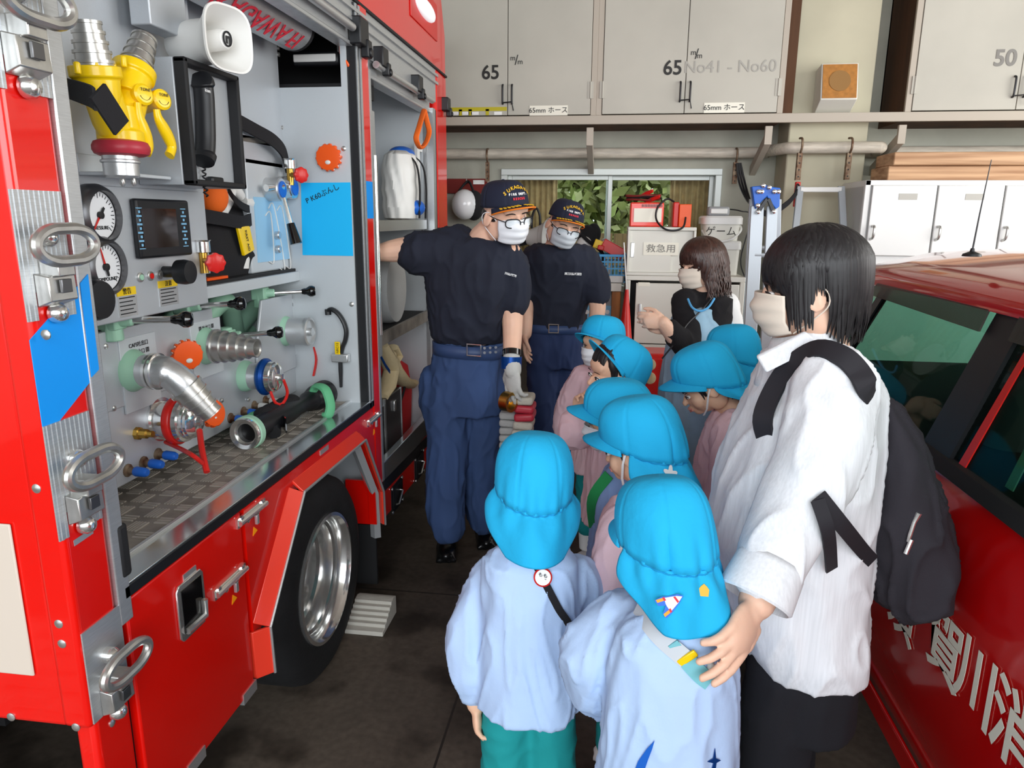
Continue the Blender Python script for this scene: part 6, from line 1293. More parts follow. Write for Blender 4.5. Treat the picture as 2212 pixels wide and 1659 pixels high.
# the pointing firefighter
y1 = 3.05
F1 = thing('person', 'person in navy cap, mask and glasses reaching one bare arm into the fire engine', 'person', (-.62, 3.08, 0), 'firefighters in navy T-shirts')
hc = Y(1094, 462, 2.92); M = frame(hc, (.66, -.72, -.22), 6, 1.04)
sR, sL = Y(945, 535, 3.0), Y(1098, 548, 2.97)                       # his right shoulder (left in view), his left
nk = Y(1050, 515, 2.98); chest = Y(1030, 610, 3.02); waist = Y(1010, 730, 3.08); hip = Y(1008, 800, 3.1)
g = G(); head_shapes(g, M, neck=.17); eR, wR = Y(868, 540, 2.95), V((XT-.03, 2.93, Y(800, 545, 2.93).z)); eL, wL = Y(1107, 690, 2.98), Y(1105, 775, 2.9)
limb(g, [sR, eR, wR], [.062, .052, .038]); hand(g, wR, (-1, -.25, .05), (0, -.3, -1), 1.0, .5, 1)
limb(g, [sL, eL, wL], [.055, .045, .034]); limb(g, [M @ V((0, -.03, -.1)), nk, chest, waist], [.055, .07, .1, .1], 18)
body = fuse(g, 'body', 'skin_man', F1, .0042, 3)
face_bits(M, F1, mouth=False, look=.6); mask(M, F1, 'mask_white'); spectacles(M, F1); cap(M, F1)
tr(G().ell((0, -.03, -.008), (.0815, .078, .05)), M).build('hair', 'hair_black', F1)
# T-shirt
px = .00197; g = G()
def tor(u, v, y, w_, d_, ax): c = Y(u, v, y); a = V(ax).normalized(); b = V((-a.y, a.x, 0)); return ringxy(c, a*w_*px, b*d_*px, 32, .85)
g.rings([tor(1050, 512, 2.99, 46, 40, (1, -.1, 0)), tor(1036, 532, 3.0, 96, 58, (1, -.1, -.12)), tor(1025, 570, 3.01, 107, 72, (1, -.1, -.1)), tor(1022, 620, 3.02, 104, 74, (1, -.05, 0)), tor(1018, 680, 3.05, 94, 72, (1, 0, 0)), tor(1016, 722, 3.07, 86, 66, (1, 0, .02)), tor(1014, 740, 3.08, 74, 54, (1, 0, .0))])
limb(g, [Y(985, 535, 3.0), Y(945, 545, 2.98), Y(900, 548, 2.96)], [.1, .098, .088], 18); g.cyl(Y(925, 546, 2.97), Y(893, 545, 2.955), .086, .092, 20)
limb(g, [Y(1095, 555, 2.98), Y(1112, 610, 2.98), Y(1113, 650, 2.98)], [.075, .074, .07], 18)
fuse(g, 't_shirt', 'navy_cloth', F1, .009, 5, folds(.011, 10, 1, (1.2, 1.2, .55)))
sh = part_of(F1, 't_shirt'); p, n = onto(sh, 1100, 592, .006); text('須賀川広域消防', 'lettering', 'white_print', F1, p, V((1, .12, -.26)), UZ, .0098, off=0, bold=.0005, sx=.86)
# trousers, belt, pockets
g = G(); g.rings([tor(1014, 736, 3.08, 76, 56, (1, 0, -.03)), tor(1010, 790, 3.09, 82, 62, (1, 0, 0)), tor(1006, 850, 3.1, 88, 66, (1, 0, 0)), tor(1004, 890, 3.1, 86, 62, (1, 0, 0))])
limb(g, [Y(966, 850, 3.08), Y(966, 985, 3.06), Y(960, 1090, 3.04), Y(968, 1140, 3.02)], [.102, .094, .09, .08], 20); limb(g, [Y(1045, 850, 3.14), Y(1040, 985, 3.16), Y(1038, 1080, 3.18), Y(1046, 1122, 3.2)], [.098, .09, .086, .076], 20)
g.ell(Y(930, 850, 3.09), (.05, .08, .13)); g.ell(Y(1080, 850, 3.12), (.04, .08, .12))
fuse(g, 'trousers', 'trouser_blue', F1, .009, 4, folds(.013, 9, 3, (1.3, 1.3, .45)))
bl_ = [tor(1014, 752+k, 3.08, 81, 61, (1, 0, -.04)) for k in (-13, 13)]; g = G(); g.rings(bl_, False); belt = g.build('belt', 'belt_blue', F1, solid=.008)
bk_ = Y(1024, 756, 2.935); g = G(); g.tube([bk_+V((-.03, 0, -.024)), bk_+V((.03, -.004, -.026)), bk_+V((.03, -.004, .022)), bk_+V((-.03, 0, .024))], .004, 6, closed=True); g.build('buckle', 'chrome', belt)
for k in range(6): g = G(); g.lathe([(.006, 0), (.006, .003), (.003, .003)], bk_+V((.045+.022*(k//2), .012*(k//2), .01-.02*(k % 2))), (.2, -1, 0), 10); g.build('eyelet', 'chrome', belt)
for (p, f) in ((at(958, 1195, 'z', 0), (.2, -1, 0)), (at(1040, 1168, 'z', 0), (.25, -1, 0))):
    g = G(); shoe(g, V((p.x, p.y+.08, 0)), f, 1.08); fuse(g, 'shoe', 'shoe_black', F1, .008, 2)
# gloved hand, watch, folded gloves in the hand
g = G(); limb(g, [wL+V((0, 0, .0)), Y(1108, 800, 2.88)], [.038, .036]); hand(g, Y(1108, 795, 2.88), (.02, -.1, -1), (.4, .5, 0), 1.12, .75, -1); fuse(g, 'work_glove', 'glove_grey', F1, .0042, 2)
wq = lerp(eL, wL, .86); G().lathe([(.036, -.012), (.04, -.012), (.04, .012), (.036, .012)], wq, wL-eL, 24, cap=False).build('wrist_watch', 'black_gloss', F1); g = G(); g.lathe([(.041, -.02), (.044, -.02), (.043, .03), (.04, .03)], wL+V((0, 0, -.01)), (0, -.1, -1), 24, cap=False); g.build('glove_cuff', 'blue_anod', F1)
hs_ = thing('folded_hose', 'folded grey and red fire hose hanging from the gloved hand', 'hose', Y(1115, 900, 2.95)); P_ = Y(1112, 855, 2.86)
g = G(); g.lathe([(.03, -.02), (.042, -.02), (.042, .02), (.03, .02)], Y(1098, 868, 2.86), (1, -.6, 0), 24, cap=False); g.build('hose_coupling', 'brass', hs_)
zz = P_.z-.03; g = G(); k = 0
yb_ = []
while zz > .06: g.m = 1 if k in (1, 2) else 0; g.obox((P_.x+.03+.006*math.sin(k), P_.y+.08, zz), (.085, .12, .034), rt(4*math.sin(k*2.3), 'Y')); zz -= .036; k += 1
g.build('hose_folds', ['canvas', 'crimson'], hs_, bevel=.012, seg=3)
g = G(); zz = P_.z-.12; k = 0
while zz > .06: g.m = 0; g.obox((P_.x-.045, P_.y+.16, zz), (.075, .12, .032), rt(3*math.sin(k*1.9), 'Y')); zz -= .034; k += 1
g.build('hose_folds', 'hose_grey', hs_, bevel=.011, seg=3)
# the second firefighter
F2 = thing('person', 'person in navy cap and dark glasses standing upright behind the children, hands down', 'person', (-.22, 3.85, 0), 'firefighters in navy T-shirts'); px = .0025
hc = Y(1220, 486, 3.72); M = frame(hc, (.32, -.93, -.3), -14, 1.0)
g = G(); head_shapes(g, M, neck=.17); nk = Y(1208, 530, 3.78); sR, sL = Y(1168, 566, 3.8), Y(1258, 566, 3.78); eR, wR = Y(1140, 640, 3.78), Y(1135, 720, 3.72); eL, wL = Y(1290, 650, 3.78), Y(1283, 715, 3.68)
limb(g, [sR, eR, wR], [.055, .046, .034]); hand(g, wR, (0, -.15, -1), (1, 0, 0), 1.0, .5, 1); limb(g, [sL, eL, wL], [.055, .046, .034]); hand(g, wL, (-.05, -.2, -1), (-1, 0, 0), 1.0, .5, -1)
limb(g, [M @ V((0, -.03, -.1)), nk, Y(1205, 620, 3.82), Y(1200, 700, 3.85)], [.055, .068, .09, .09], 18); fuse(g, 'body', 'skin_man', F2, .0045, 3)
face_bits(M, F2, mouth=False); mask(M, F2, 'mask_grey'); spectacles(M, F2); cap(M, F2); tr(G().ell((0, -.03, -.008), (.0815, .078, .05)), M).build('hair', 'hair_black', F2)
g = G(); g.rings([tor(1210, 527, 3.79, 38, 34, (1, 0, 0)), tor(1210, 540, 3.8, 74, 44, (1, 0, 0)), tor(1211, 566, 3.81, 82, 54, (1, 0, 0)), tor(1206, 620, 3.83, 73, 54, (1, 0, 0)), tor(1200, 670, 3.85, 66, 50, (1, 0, 0)), tor(1199, 705, 3.86, 62, 46, (1, 0, 0)), tor(1199, 716, 3.86, 58, 42, (1, 0, 0))])
limb(g, [Y(1165, 560, 3.8), Y(1150, 600, 3.8), Y(1145, 630, 3.79)], [.085, .078, .074], 16); limb(g, [Y(1262, 562, 3.8), Y(1284, 605, 3.79), Y(1289, 632, 3.78)], [.085, .076, .074], 16)
fuse(g, 't_shirt', 'navy_cloth', F2, .01, 4, folds(.011, 9, 5, (1.2, 1.2, .6))); sh = part_of(F2, 't_shirt'); p, n = onto(sh, 1239, 591, .006); text('須賀川広域消防', 'lettering', 'white_print', F2, p, V((1, .1, -.02)), UZ, .0135, off=0, bold=.0006, sx=.92)
g = G(); g.rings([tor(1198, 700, 3.86, 60, 44, (1, 0, 0)), tor(1198, 740, 3.87, 62, 48, (1, 0, 0)), tor(1198, 790, 3.88, 62, 48, (1, 0, 0))])
for u, y_ in ((1172, 3.84), (1224, 3.9)): c = Y(u, 760, y_); limb(g, [c, V((c.x, c.y, .55)), V((c.x, c.y, .12))], [.088, .078, .066], 18)
fuse(g, 'trousers', 'trouser_dark', F2, .01, 4, folds(.012, 9, 8, (1.3, 1.3, .45)))
g = G(); g.rings([tor(1198, 706+k, 3.86, 63, 47, (1, 0, 0)) for k in (-9, 9)], False); belt = g.build('belt', 'belt_blue', F2, solid=.008); bk_ = Y(1196, 710, 3.735); G().tube([bk_+V((-.025, 0, -.022)), bk_+V((.025, 0, -.022)), bk_+V((.025, 0, .022)), bk_+V((-.025, 0, .022))], .004, 6, closed=True).build('buckle', 'chrome', belt)
for u, y_ in ((1172, 3.84), (1224, 3.9)): c = Y(u, 760, y_); g = G(); shoe(g, (c.x, c.y-.02, 0), (.1, -1, 0), 1.05); fuse(g, 'shoe', 'shoe_black', F2, .009, 2)
# ------------------------------------------------------------ teacher in white at the right
yw = 1.56; q_ = 1.64/1550
W1 = thing('person', 'person in a white shirt with a black backpack, black bob hair and beige mask', 'person', (.42, 1.6, 0)); 
hc = Y(1742, 622, yw); M = frame(hc, (-.985, .14, -.12), 0, .95)
g = G(); head_shapes(g, M, neck=.17); s1_ = Y(1800, 850, yw-.16); el, wr = Y(1728, 1085, yw-.22), Y(1634, 1300, yw-.33); s2_ = Y(1700, 820, yw+.16)
limb(g, [s1_, el, wr], [.056, .044, .033]); dvec = Y(1562, 1440, yw-.44)-wr; hand(g, wr+dvec*.1, dvec, (-.55, .55, -.1), 1.02, .5, 1, .05)
limb(g, [s2_, Y(1650, 1050, yw+.2), Y(1620, 1180, yw+.12)], [.055, .048, .034]); hand(g, Y(1620, 1180, yw+.12), (-.4, -.3, -1), (1, 0, 0), 1.0, .5, 1)
limb(g, [M @ V((0, -.03, -.1)), Y(1745, 780, yw), Y(1745, 900, yw), Y(1735, 1250, yw)], [.052, .065, .09, .09], 16); fuse(g, 'body', 'skin_woman', W1, .0036, 3)
face_bits(M, W1, mouth=False); mask(M, W1, 'mask_beige')
locks(M, W1, 'hair_black', 380, lambda a: .014 if a < 40 else (-.014 if a < 58 else (-.068 if a < 76 else (.008 if a < 106 else -.105))), 4, r=.0078, vol=1.07, flip=-.02)
# shirt: body, collar, sleeve, cuff
def wr_(u, v, w_, d_, yy=yw, lean=0): c = Y(u, v, yy); return ringxy(c, V((w_*q_, 0, lean)), V((0, d_, 0)), 36, .88)
g = G(); g.rings([wr_(1740, 742, 62, .07), wr_(1752, 775, 98, .14), wr_(1762, 830, 118, .185), wr_(1742, 930, 140, .2), wr_(1716, 1040, 160, .205), wr_(1700, 1150, 165, .205), wr_(1704, 1260, 155, .205), wr_(1722, 1345, 138, .205), wr_(1730, 1392, 124, .195)])
limb(g, [Y(1800, 842, yw-.15), Y(1778, 960, yw-.2), Y(1722, 1090, yw-.235), Y(1652, 1240, yw-.305)], [.086, .08, .076, .06], 20); limb(g, [Y(1710, 830, yw+.15), Y(1660, 960, yw+.2), Y(1640, 1060, yw+.2)], [.085, .075, .07], 16)
fuse(g, 'shirt', 'shirt_white', W1, .0075, 5, folds(.011, 7, 11, (1.2, 1.2, .5)))
cz_ = (Y(1634, 1290, yw-.325)-Y(1690, 1170, yw-.27)); G().lathe([(.058, 0), (.062, .012), (.067, .075), (.064, .078), (.058, .02)], Y(1668, 1212, yw-.29), cz_, 28, cap=False).build('cuff', 'shirt_white', W1, solid=.003)
cl = G(); cl.grid(lambda u, v: Y(1738, 735, yw)+V((math.cos(R(100+u*300))*(.062+.03*v), math.sin(R(100+u*300))*(.06+.028*v), .03-.055*v-.05*max(0, -math.cos(R(100+u*300)))*(.5+v))), 40, 6); cl.build('collar', 'shirt_white', W1, solid=.004)
g = G(); g.prism([Y(1634, 770, yw-.09), Y(1740, 716, yw-.1), Y(1778, 745, yw-.12), Y(1655, 806, yw-.12)], (.0, .012, 0)); g.build('collar_point', 'shirt_white', W1, bevel=.004)
g = G(); g.rings([wr_(1728, 1350, 110, .16), wr_(1725, 1430, 112, .17), wr_(1722, 1520, 108, .165)])
for yy, u in ((yw-.08, 1700), (yw+.1, 1715)): c = Y(u, 1450, yy); limb(g, [c, V((c.x-.01, c.y, .48)), V((c.x, c.y, .1))], [.09, .08, .07], 18)
fuse(g, 'trousers', 'trouser_black', W1, .01, 4, folds(.008, 7, 2, (1, 1, .5)))
for yy, u in ((yw-.08, 1700), (yw+.1, 1715)): c = Y(u, 1450, yy); g = G(); shoe(g, (c.x+.02, c.y, 0), (-1, .1, 0), .95); fuse(g, 'shoe', 'shoe_black', W1, .008, 2)
# backpack
BP = thing('backpack', 'limp black backpack worn by the person in the white shirt', 'backpack', Y(1960, 1330, yw-.02)); yk = yw+.0
def bp(u, v, w_, d_): return ringxy(Y(u, v, yk), V((w_*q_, 0, 0)), V((0, d_, 0)), 36, .8)
g = G(); g.rings([bp(1888, 838, 14, .08), bp(1900, 880, 32, .12), bp(1918, 960, 58, .14), bp(1930, 1050, 74, .15), bp(1936, 1130, 84, .155), bp(1942, 1190, 86, .155), bp(1940, 1250, 74, .15), bp(1934, 1285, 48, .13), bp(1928, 1300, 26, .1)]); g.ell(Y(2012, 1190, yk+.02), (.025, .1, .075))
fuse(g, 'bag_body', 'pack_black', BP, .0075, 5, folds(.018, 9, 21, (1.2, 1.2, .45)))
sw = [V((.0, .028, 0))]*20
sh = part_of(W1, 'shirt'); pth = catmull([Y(1668, 985, yw-.1)]+[onto(sh, u, v, .01)[0] for u, v in ((1657, 915), (1672, 855), (1710, 798), (1765, 764), (1815, 774), (1846, 806), (1864, 845))]+[Y(1886, 905, yw-.12)], 5); ws = []
for i, p in enumerate(pth): dd = (pth[min(i+1, len(pth)-1)]-pth[max(i-1, 0)]).normalized(); o_ = (p-Y(1750, 900, yw)).normalized(); ws.append(dd.cross(o_).normalized()*.0205)
G().ribbon(pth, ws, .004).build('shoulder_strap', 'strap_black', BP)
def web(pts, w_, nm):
    P_ = catmull(pts, 5); W_ = []
    for i, p in enumerate(P_): dd = (P_[min(i+1, len(P_)-1)]-P_[max(i-1, 0)]).normalized(); W_.append(dd.cross(V((.25, -1, 0))).normalized()*w_)
    G().ribbon(P_, W_, .002).build(nm, 'strap_black', BP)
sh = part_of(W1, 'shirt')
web([onto(sh, u, v, .014)[0] for u, v in ((1764, 1070), (1808, 1128), (1852, 1184))]+[Y(1885, 1212, yw-.15)], .0145, 'lower_strap'); web([onto(sh, u, v, .017)[0] for u, v in ((1760, 1078), (1774, 1145), (1786, 1222))], .0125, 'strap_end')
c = Y(1985, 1108, yk-.15); g = G(); g.tube([c, c+V((-.006, 0, -.02)), c+V((-.012, -.004, -.045)), c+V((-.014, -.004, -.06))], [.006, .004, .004, .003], 8); g.tube([c+V((-.008, -.004, -.055)), c+V((-.016, -.006, -.085))], .0045, 8); g.build('zip_pull', 'chrome', BP)
# ------------------------------------------------------------ helper in black fleece at the back
y2 = 3.45; q2 = 3.5/1550
W2 = thing('person', 'person in black fleece and pale blue apron with clasped hands, brown wavy hair', 'person', (.35, 3.5, 0))
hc = Y(1512, 575, y2); M = frame(hc, (-.86, -.5, -.12), 4, .98)
g = G(); head_shapes(g, M, neck=.16); sA, sB = Y(1478, 655, y2-.06), Y(1575, 668, y2+.08); eA, wA = Y(1478, 745, y2-.2), Y(1432, 697, y2-.28); limb(g, [sA, eA, wA], [.05, .044, .03]); hand(g, wA, (-.7, -.1, .1), (0, .9, -.2), .9, 1.5, -1, .0)
eB, wB = Y(1560, 775, y2), Y(1440, 712, y2-.24); limb(g, [sB, eB, wB], [.05, .044, .03]); hand(g, wB, (-.8, .1, .25), (0, -.6, .3), .9, 1.5, 1, .0); limb(g, [M @ V((0, -.03, -.1)), Y(1525, 640, y2), Y(1525, 740, y2), Y(1520, 850, y2)], [.05, .065, .09, .09], 16); fuse(g, 'body', 'skin_woman', W2, .0042, 3)
face_bits(M, W2, 'hair_brown', mouth=False); mask(M, W2, 'mask_beige'); locks(M, W2, 'hair_brown', 260, lambda a: .018 if a < 40 else (-.03 if a < 62 else -.15), 9, r=.0095, vol=1.08, wave=.009)
def w2(u, v, w_, d_, ax=(.85, -.5, 0)): c = Y(u, v, y2); a = V(ax).normalized(); return ringxy(c, a*w_*q2, V((-a.y, a.x, 0))*d_, 32, .9)
g = G(); g.rings([w2(1528, 628, 30, .06), w2(1524, 645, 56, .09), w2(1518, 690, 60, .12), w2(1514, 760, 62, .13), w2(1510, 800, 66, .135)]); limb(g, [Y(1482, 655, y2-.05), Y(1482, 740, y2-.18), Y(1452, 712, y2-.25)], [.07, .062, .046], 16)
fuse(g, 'fleece_jacket', 'fleece_black', W2, .009, 4, folds(.010, 7, 4)); g = G(); limb(g, [Y(1568, 662, y2+.05), Y(1578, 715, y2+.05), Y(1572, 775, y2-.02)], [.068, .064, .062], 16); limb(g, [Y(1566, 770, y2), Y(1500, 745, y2-.14), Y(1455, 716, y2-.22)], [.058, .052, .042], 14); fuse(g, 'white_sleeve', 'sock', W2, .009, 4, folds(.005, 9, 6))
g = G(); g.rings([w2(1516, 662, 40, .158, (.85, -.5, 0)), w2(1516, 700, 60, .178), w2(1512, 760, 70, .185), w2(1506, 830, 78, .185)]); g.rings([w2(1506, 825, 78, .165), w2(1500, 900, 80, .17), w2(1500, 1000, 84, .17)]); fuse(g, 'apron', 'apron_blue', W2, .009, 4, folds(.012, 6, 7, (1.3, 1.3, .5)))
G().tube(catmull([Y(1486, 646, y2-.13), Y(1495, 664, y2-.18), Y(1512, 672, y2-.19), Y(1530, 664, y2-.165), Y(1543, 645, y2-.1)], 5), .005, 8).build('apron_trim', 'trim_sky', W2)
G().tube(catmull([Y(1553, 622, y2-.03), Y(1520, 665, y2-.13), Y(1485, 700, y2-.2), Y(1462, 735, y2-.26), Y(1430, 775, y2-.28)], 5), .004, 6).build('neck_cord', 'dark_metal', W2)
c = Y(1500, 1000, y2); g = G()
for d_ in (-.07, .07): limb(g, [V((c.x+d_, c.y+d_*.4, .75)), V((c.x+d_, c.y+d_*.4, .4)), V((c.x+d_, c.y+d_*.4, .1))], [.085, .07, .06], 16)
fuse(g, 'trousers', 'denim_pale', W2, .01, 3)
for d_ in (-.07, .07): g = G(); shoe(g, (c.x+d_, c.y+d_*.4, 0), (-.8, -.5, 0), .92); fuse(g, 'shoe', 'sock', W2, .009, 2)
# ------------------------------------------------------------ people: the children
def kid(lab, hc, f, bf, m, s=.88, roll=0, lower='shorts_teal', hem=.43, arms=None, hatk=None, face=True, msk=None, bodydx=(0, 0), hands=True, smile=False, wid=1.0, seed=1, hemk=None, hairk=True, vox=.0038):
    """hc head centre; f where the face looks; bf where the body faces; arms = [(shoulder, elbow, wrist) or None]"""
    hc = V(hc); bf = V(bf).normalized(); sd = bf.cross(UZ).normalized(); M = frame(hc, f, roll, s)
    nk = M @ V((0, -.035, -.15)); nk = V((nk.x, nk.y, nk.z)); bx, by = nk.x+bodydx[0], nk.y+bodydx[1]; zs_ = nk.z-.035
    t = thing('person', lab, 'person', (bx, by, 0), 'children in blue sun caps')
    g = G(); head_shapes(g, M, True, neck=.13); A = []
    for k, s_ in ((0, 1), (1, -1)):
        a = arms[k] if arms and arms[k] else None
        if not a: p = V((bx, by, zs_))+sd*s_*.12; a = (p, p+sd*s_*.05+V((0, 0, -.17))+bf*.0, p+sd*s_*.05+V((0, 0, -.31))+bf*.05)
        A.append(a); limb(g, a, [.038, .034, .024], 12)
        d = (V(a[2])-V(a[1])).normalized(); hand(g, V(a[2])+d*.008, d, -sd*s_, .72, .9, s_)
    limb(g, [M @ V((0, -.03, -.09)), nk, V((bx, by, zs_-.1)), V((bx, by, zs_-.24))], [.04, .046, .075, .075], 14); fuse(g, 'body', 'skin_child', t, vox, 3)
    if face: face_bits(M, t, child_=True, mouth=not msk)
    if msk: mask(M, t, msk, True)
    if hairk: locks(M, t, 'hair_black', 90, lambda a: .034 if a < 50 else (-.02 if a < 78 else (.0 if a < 100 else -.06)), seed+5, r=.008, vol=.97)
    hat(M, t, **(hatk or {}))
    rn = random.Random(seed); ph = rn.random()*6
    def ring(z, w_, d_, am=0, tilt=0): return ringxy((bx, by, z), sd*w_*wid, bf*d_*wid, 64, 1, lambda q: am*math.sin(q*5+ph)+am*.6*math.sin(q*9+ph*2))
    zb = hem; H_ = zs_-zb; g = G()
    R_ = [ring(zs_+.045, .055, .052), ring(zs_+.03, .08, .066), ring(zs_, .112, .082, .004), ring(zs_-.07, .12, .1, .008), ring(zs_-.17, .127, .112, .015), ring(zs_-.28, .133, .12, .022), ring(zb, .142, .128, .028)]
    if hemk: R_[-1] = [V((p.x, p.y, p.z+hemk(p))) for p in R_[-1]]
    g.rings(R_)
    for k, s_ in ((0, 1), (1, -1)):
        p0, p1, p2 = [V(x) for x in A[k]]; c_ = lerp(p1, p2, .8); limb(g, [p0-sd*s_*.02, lerp(p0, p1, .55)+V((0, 0, -.0)), p1, lerp(p1, p2, .5), c_], [.066, .066, .066, .062, .036], 16)
    fuse(g, 'smock', m, t, .0068, 3, folds(.009, 11, seed+30, (1.3, 1.3, .4)))
    # legs and shoes
    g = G(); zt = min(.5, zb+.03)
    for s_ in (-1, 1): p = V((bx, by, 0))+sd*s_*.055; limb(g, [V((p.x, p.y, zt)), V((p.x, p.y, .3)), V((p.x, p.y, .18))], [.062, .064, .064], 16)
    fuse(g, 'shorts', lower, t, .009, 3, folds(.006, 9, seed))
    for s_ in (-1, 1):
        p = V((bx, by, 0))+sd*s_*.06; G().tube([V((p.x, p.y, .26)), V((p.x, p.y, .15)), V((p.x, p.y, .05))], [.045, .042, .034], 12).build('sock', 'sock', t); g = G(); shoe(g, p-bf*.01, bf, .68); fuse(g, 'shoe', 'sock', t, .007, 2)
    return t, M, V((bx, by, zs_)), sd, bf
# A: nearest on the left, seen from behind
ya = 1.6; k = kid('child seen from behind with a round red badge on a black strap', Y(1152, 1048, ya), (-.2, .97, -.18), (-.15, 1, 0), 'smock_blue', .9, 3, hem=.415,
    arms=[(Y(1262, 1258, ya), Y(1310, 1310, ya+.05), Y(1250, 1385, ya+.16)), (Y(1055, 1255, ya-.0), Y(1018, 1390, ya-.04), Y(1028, 1520, ya-.07))], hatk=dict(flare=1.3, fold=2, seed=3), face=False, hemk=lambda p: -.0, wid=1.0, seed=2)
t, M, c0, sd, bf = k
sm = part_of(t, 'smock'); p, n_ = onto(sm, 1172, 1246, .005); n_ = (n_+V((0, -.6, .3))).normalized(); G().lathe([(.021, -.004), (.021, .003), (.018, .005), (.018, .003)], p, n_, 28).build('badge_rim', 'red_plastic', t); b_ = G().lathe([(.0175, .0), (.0175, .0042), (.001, .0043)], p, n_, 28).build('name_badge', 'paper_white', t)
text('もも', 'lettering', 'ink', b_, p+n_*.0045+V((0, 0, .005)), (1, 0, -.2), UZ, .011, off=.0004); text('ぐみ', 'lettering', 'ink', b_, p+n_*.0045+V((0, 0, -.007)), (1, 0, -.2), UZ, .011, off=.0004)
def strap(t, pts, w_, m, nm='shoulder_strap', up=(0, -1, .25), k=5, th=.0018):
    P_ = catmull(pts, k); W_ = []
    for i, q in enumerate(P_): dd = (P_[min(i+1, len(P_)-1)]-P_[max(i-1, 0)]).normalized(); W_.append(dd.cross(V(up)).normalized()*w_)
    return G().ribbon(P_, W_, th).build(nm, m, t)
strap(t, [onto(sm, u, v, .004)[0] for u, v in ((1150, 1205), (1168, 1240), (1180, 1262), (1195, 1295), (1208, 1318), (1222, 1340), (1246, 1376))], .0085, 'black_cloth')
# B: nearest in the middle, rocket patch on the flap
yb = 1.3; k = kid('child seen from behind with a small rocket patch on the cap flap', Y(1430, 1166, yb), (-.42, .88, -.28), (-.3, 1, 0), 'smock_blue', .87, 0, hem=.36, wid=1.02,
    arms=[(Y(1530, 1365, yb+.04), Y(1525, 1440, yb+.16), Y(1500, 1480, yb+.24)), (Y(1335, 1345, yb), Y(1270, 1420, yb-.0), Y(1310, 1540, yb+.06))], hatk=dict(flare=1.05, fold=3, seed=7), face=False, seed=6)
t, M, c0, sd, bf = k
def patch(M, u, L, sz_, kind):
    pass
fp_ = part_of(t, 'neck_flap'); sm = part_of(t, 'smock'); pc, nn = onto(fp_, 1448, 1303, .003); ex = (V((.8, .1, .5))-nn*V((.8, .1, .5)).dot(nn)).normalized(); ey = nn.cross(ex).normalized(); Mx = lambda a, b, h=0: pc+ex*a*.026+ey*b*.026+nn*h
def poly(nm, m, pts, h): G().prism([Mx(a, b, h) for a, b in pts], nn*.0012).build(nm, m, t)
poly('rocket_patch', 'blue_anod', [(-.75, -.72), (-.3, -.62), (0, -.5), (.55, -.25), (1.0, .02), (.7, .3), (.1, .45), (-.3, .62), (-.85, .62), (-.8, .2), (-.35, 0), (-.75, -.35)], 0)
poly('rocket_body', 'white_print', [(-.25, -.48), (.45, -.22), (.9, .02), (.6, .22), (-.2, .48), (-.3, .1), (-.3, -.1)], .0012); poly('rocket_nose', 'red_print', [(.42, -.2), (.56, -.16), (.5, .23), (.36, .26)], .002)
for s_ in (-1, 1): poly('rocket_flame', 'sticker_orange', [(-.75, s_*.5-.1), (-.3, s_*.42-.1), (-.3, s_*.42+.1), (-.75, s_*.5+.1)], .0012); poly('rocket_band', 'red_print', [(-.3, s_*.42-.12), (-.16, s_*.4-.12), (-.16, s_*.4+.12), (-.3, s_*.42+.12)], .0022)
pc, nn = onto(fp_, 1520, 1275, .003); ex = UZ.cross(nn).normalized(); ey = nn.cross(ex); poly('yellow_patch', 'gold', [(-.3, -.4), (.3, -.4), (.35, .05), (.2, .25), (0, .42), (-.2, .25), (-.35, .05)], 0)
s_a = strap(t, [onto(sm, u, v, .004)[0] for u, v in ((1375, 1318), (1400, 1345), (1420, 1366), (1440, 1388), (1462, 1408), (1484, 1426))], .0165, 'strap_grey'); strap(t, [onto(sm, u, v, .005)[0] for u, v in ((1484, 1426), (1500, 1444), (1515, 1458), (1530, 1472))], .016, 'strap_teal', 'strap_slider')
G().obox(onto(sm, 1482, 1420, .007)[0], (.038, .006, .014), rt(-42, 'Y')).build('yellow_clip', 'yellow_paint', t, bevel=.002); G().obox(onto(sm, 1458, 1396, .006)[0], (.02, .003, .016), rt(-42, 'Y')).build('teal_label', 'strap_teal', t)
pc, nn = onto(sm, 1395, 1620, .003); ex = UZ.cross(nn).normalized(); ey = nn.cross(ex)
poly('blue_applique', 'blue_plastic', [(-.75, -2.2), (-.1, -2.2), (.25, -.6), (.5, .4), (.62, 1.1), (.1, .2), (-.45, -1)], 0); pc, nn = onto(sm, 1540, 1640, .003); ex = UZ.cross(nn).normalized(); ey = nn.cross(ex); poly('blue_applique', 'blue_anod', [(-.3, -.9), (-.05, -.2), (-.6, .1), (-.1, .15), (.05, .9), (.15, .1), (.6, -.2), (.2, -.25), (.1, -.9)], 0)
kc = Y(1536, 1442, yb-.14); tag(G().ell(kc, (.008, .008, .011), n=12, m=8).tube([kc+V((-.01, 0, 0)), kc+V((-.022, 0, -.014))], .003, 6).build('clear_charm', 'white_plastic'), 'clear charm pinched between the fingers of the person in the white shirt', 'charm')
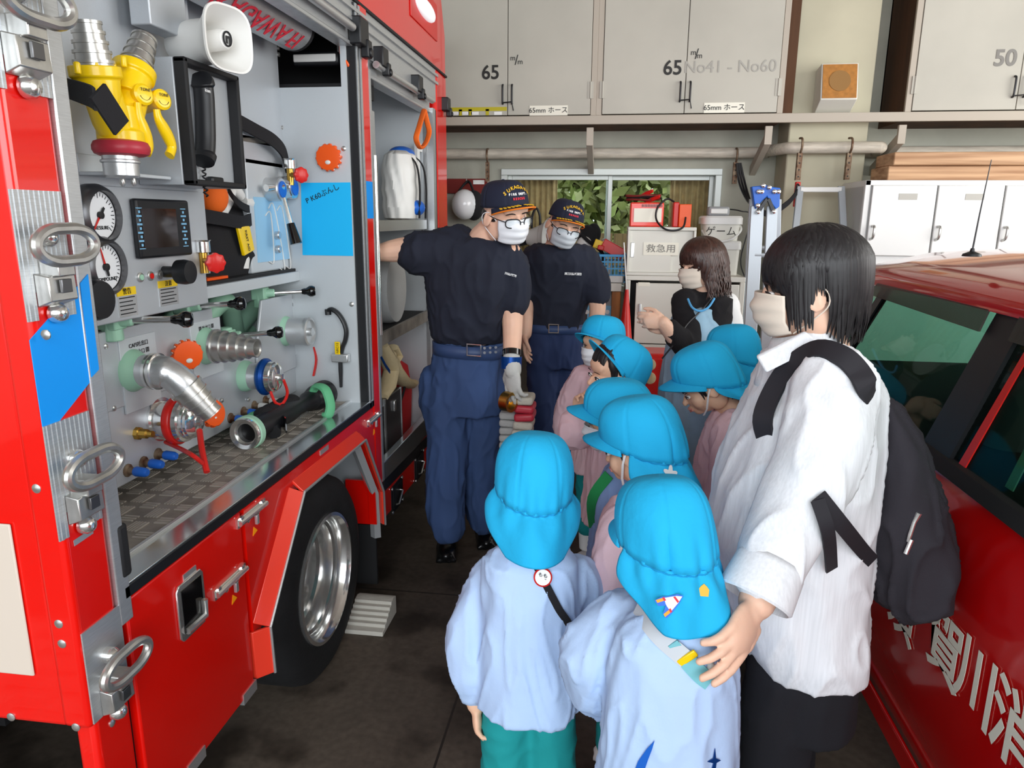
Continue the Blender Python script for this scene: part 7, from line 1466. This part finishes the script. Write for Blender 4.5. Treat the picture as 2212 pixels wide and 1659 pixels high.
# C: profile, pink smock, below the middle of the group
yc = 1.85; k = kid('child in pink smock looking left in profile, white flower patch on the cap flap', Y(1378, 962, yc), (-.9, .38, -.2), (-.9, .3, 0), 'smock_pink', .93, 0, bodydx=(-.055, -.05), hatk=dict(flare=1.05, fold=2, seed=4), seed=11, hem=.45)
t, M, c0, sd, bf = k; pc, nn = onto(part_of(t, 'neck_flap'), 1446, 1024, .003); ex = UZ.cross(nn).normalized(); ey = nn.cross(ex); poly('flower_patch', 'paper_white', [(.9*math.cos(q)*(.75+.25*math.cos(5*q)), .9*math.sin(q)*(.75+.25*math.cos(5*q))) for q in [i*2*math.pi/40 for i in range(40)]], 0)
# D: masked, blue smock with green strap
yd = 2.12; k = kid('child in mid-blue smock with a green shoulder strap and white mask', Y(1328, 908, yd), (-.93, .1, -.15), (-.85, .2, 0), 'smock_mid', .9, 0, hatk=dict(flap=True, flare=.9, seed=5, tip=8), msk='mask_white', seed=14, hem=.45)
t, M, c0, sd, bf = k; sm = part_of(t, 'smock'); strap(t, [onto(sm, u, v, .016)[0] for u, v in ((1318, 1030), (1290, 1080), (1258, 1135))], .016, 'green_strap', up=(-.4, -1, .2))
# E: smiling girl
ye = 2.55; k = kid('unmasked child in pink smock with the cap pushed back, fingers at the chin', Y(1322, 802, ye), (-.9, -.42, -.05), (-.7, -.3, 0), 'smock_pink', .9, -4, hatk=dict(flap=False, lift=.02, tip=34, shift=.012), seed=17, hem=.45,
    arms=[(Y(1285, 885, ye-.03), Y(1242, 935, ye-.06), Y(1250, 888, ye-.1)), None])
# F: half hidden at the back
yf = 3.1; kid('masked child at the back peeking past the smiling child', Y(1297, 745, yf), (-.6, -.8, -.05), (-.4, -.9, 0), 'smock_pink', .9, 0, hatk=dict(flap=False, lift=.012, tip=12), msk='mask_white', seed=20, hem=.45, vox=.005)
# G: looking down, gathered cap with the flap out behind
yg = 2.42; kid('child in pink smock looking down, cap flap puffed out behind', Y(1522, 826, yg), (-.86, -.05, -.5), (-.75, .1, 0), 'smock_pink', .92, 0, hatk=dict(flare=1.6, fold=2, seed=9, back=.07, tip=8), seed=23, hem=.45)
# H: mostly hidden behind G
yh = 2.95; kid('child at the back mostly hidden behind the looking-down child', Y(1578, 770, yh), (-.9, .1, -.1), (-.8, .1, 0), 'smock_blue', .9, 0, hatk=dict(flare=.9, fold=2, seed=10), seed=26, hem=.45, vox=.005)
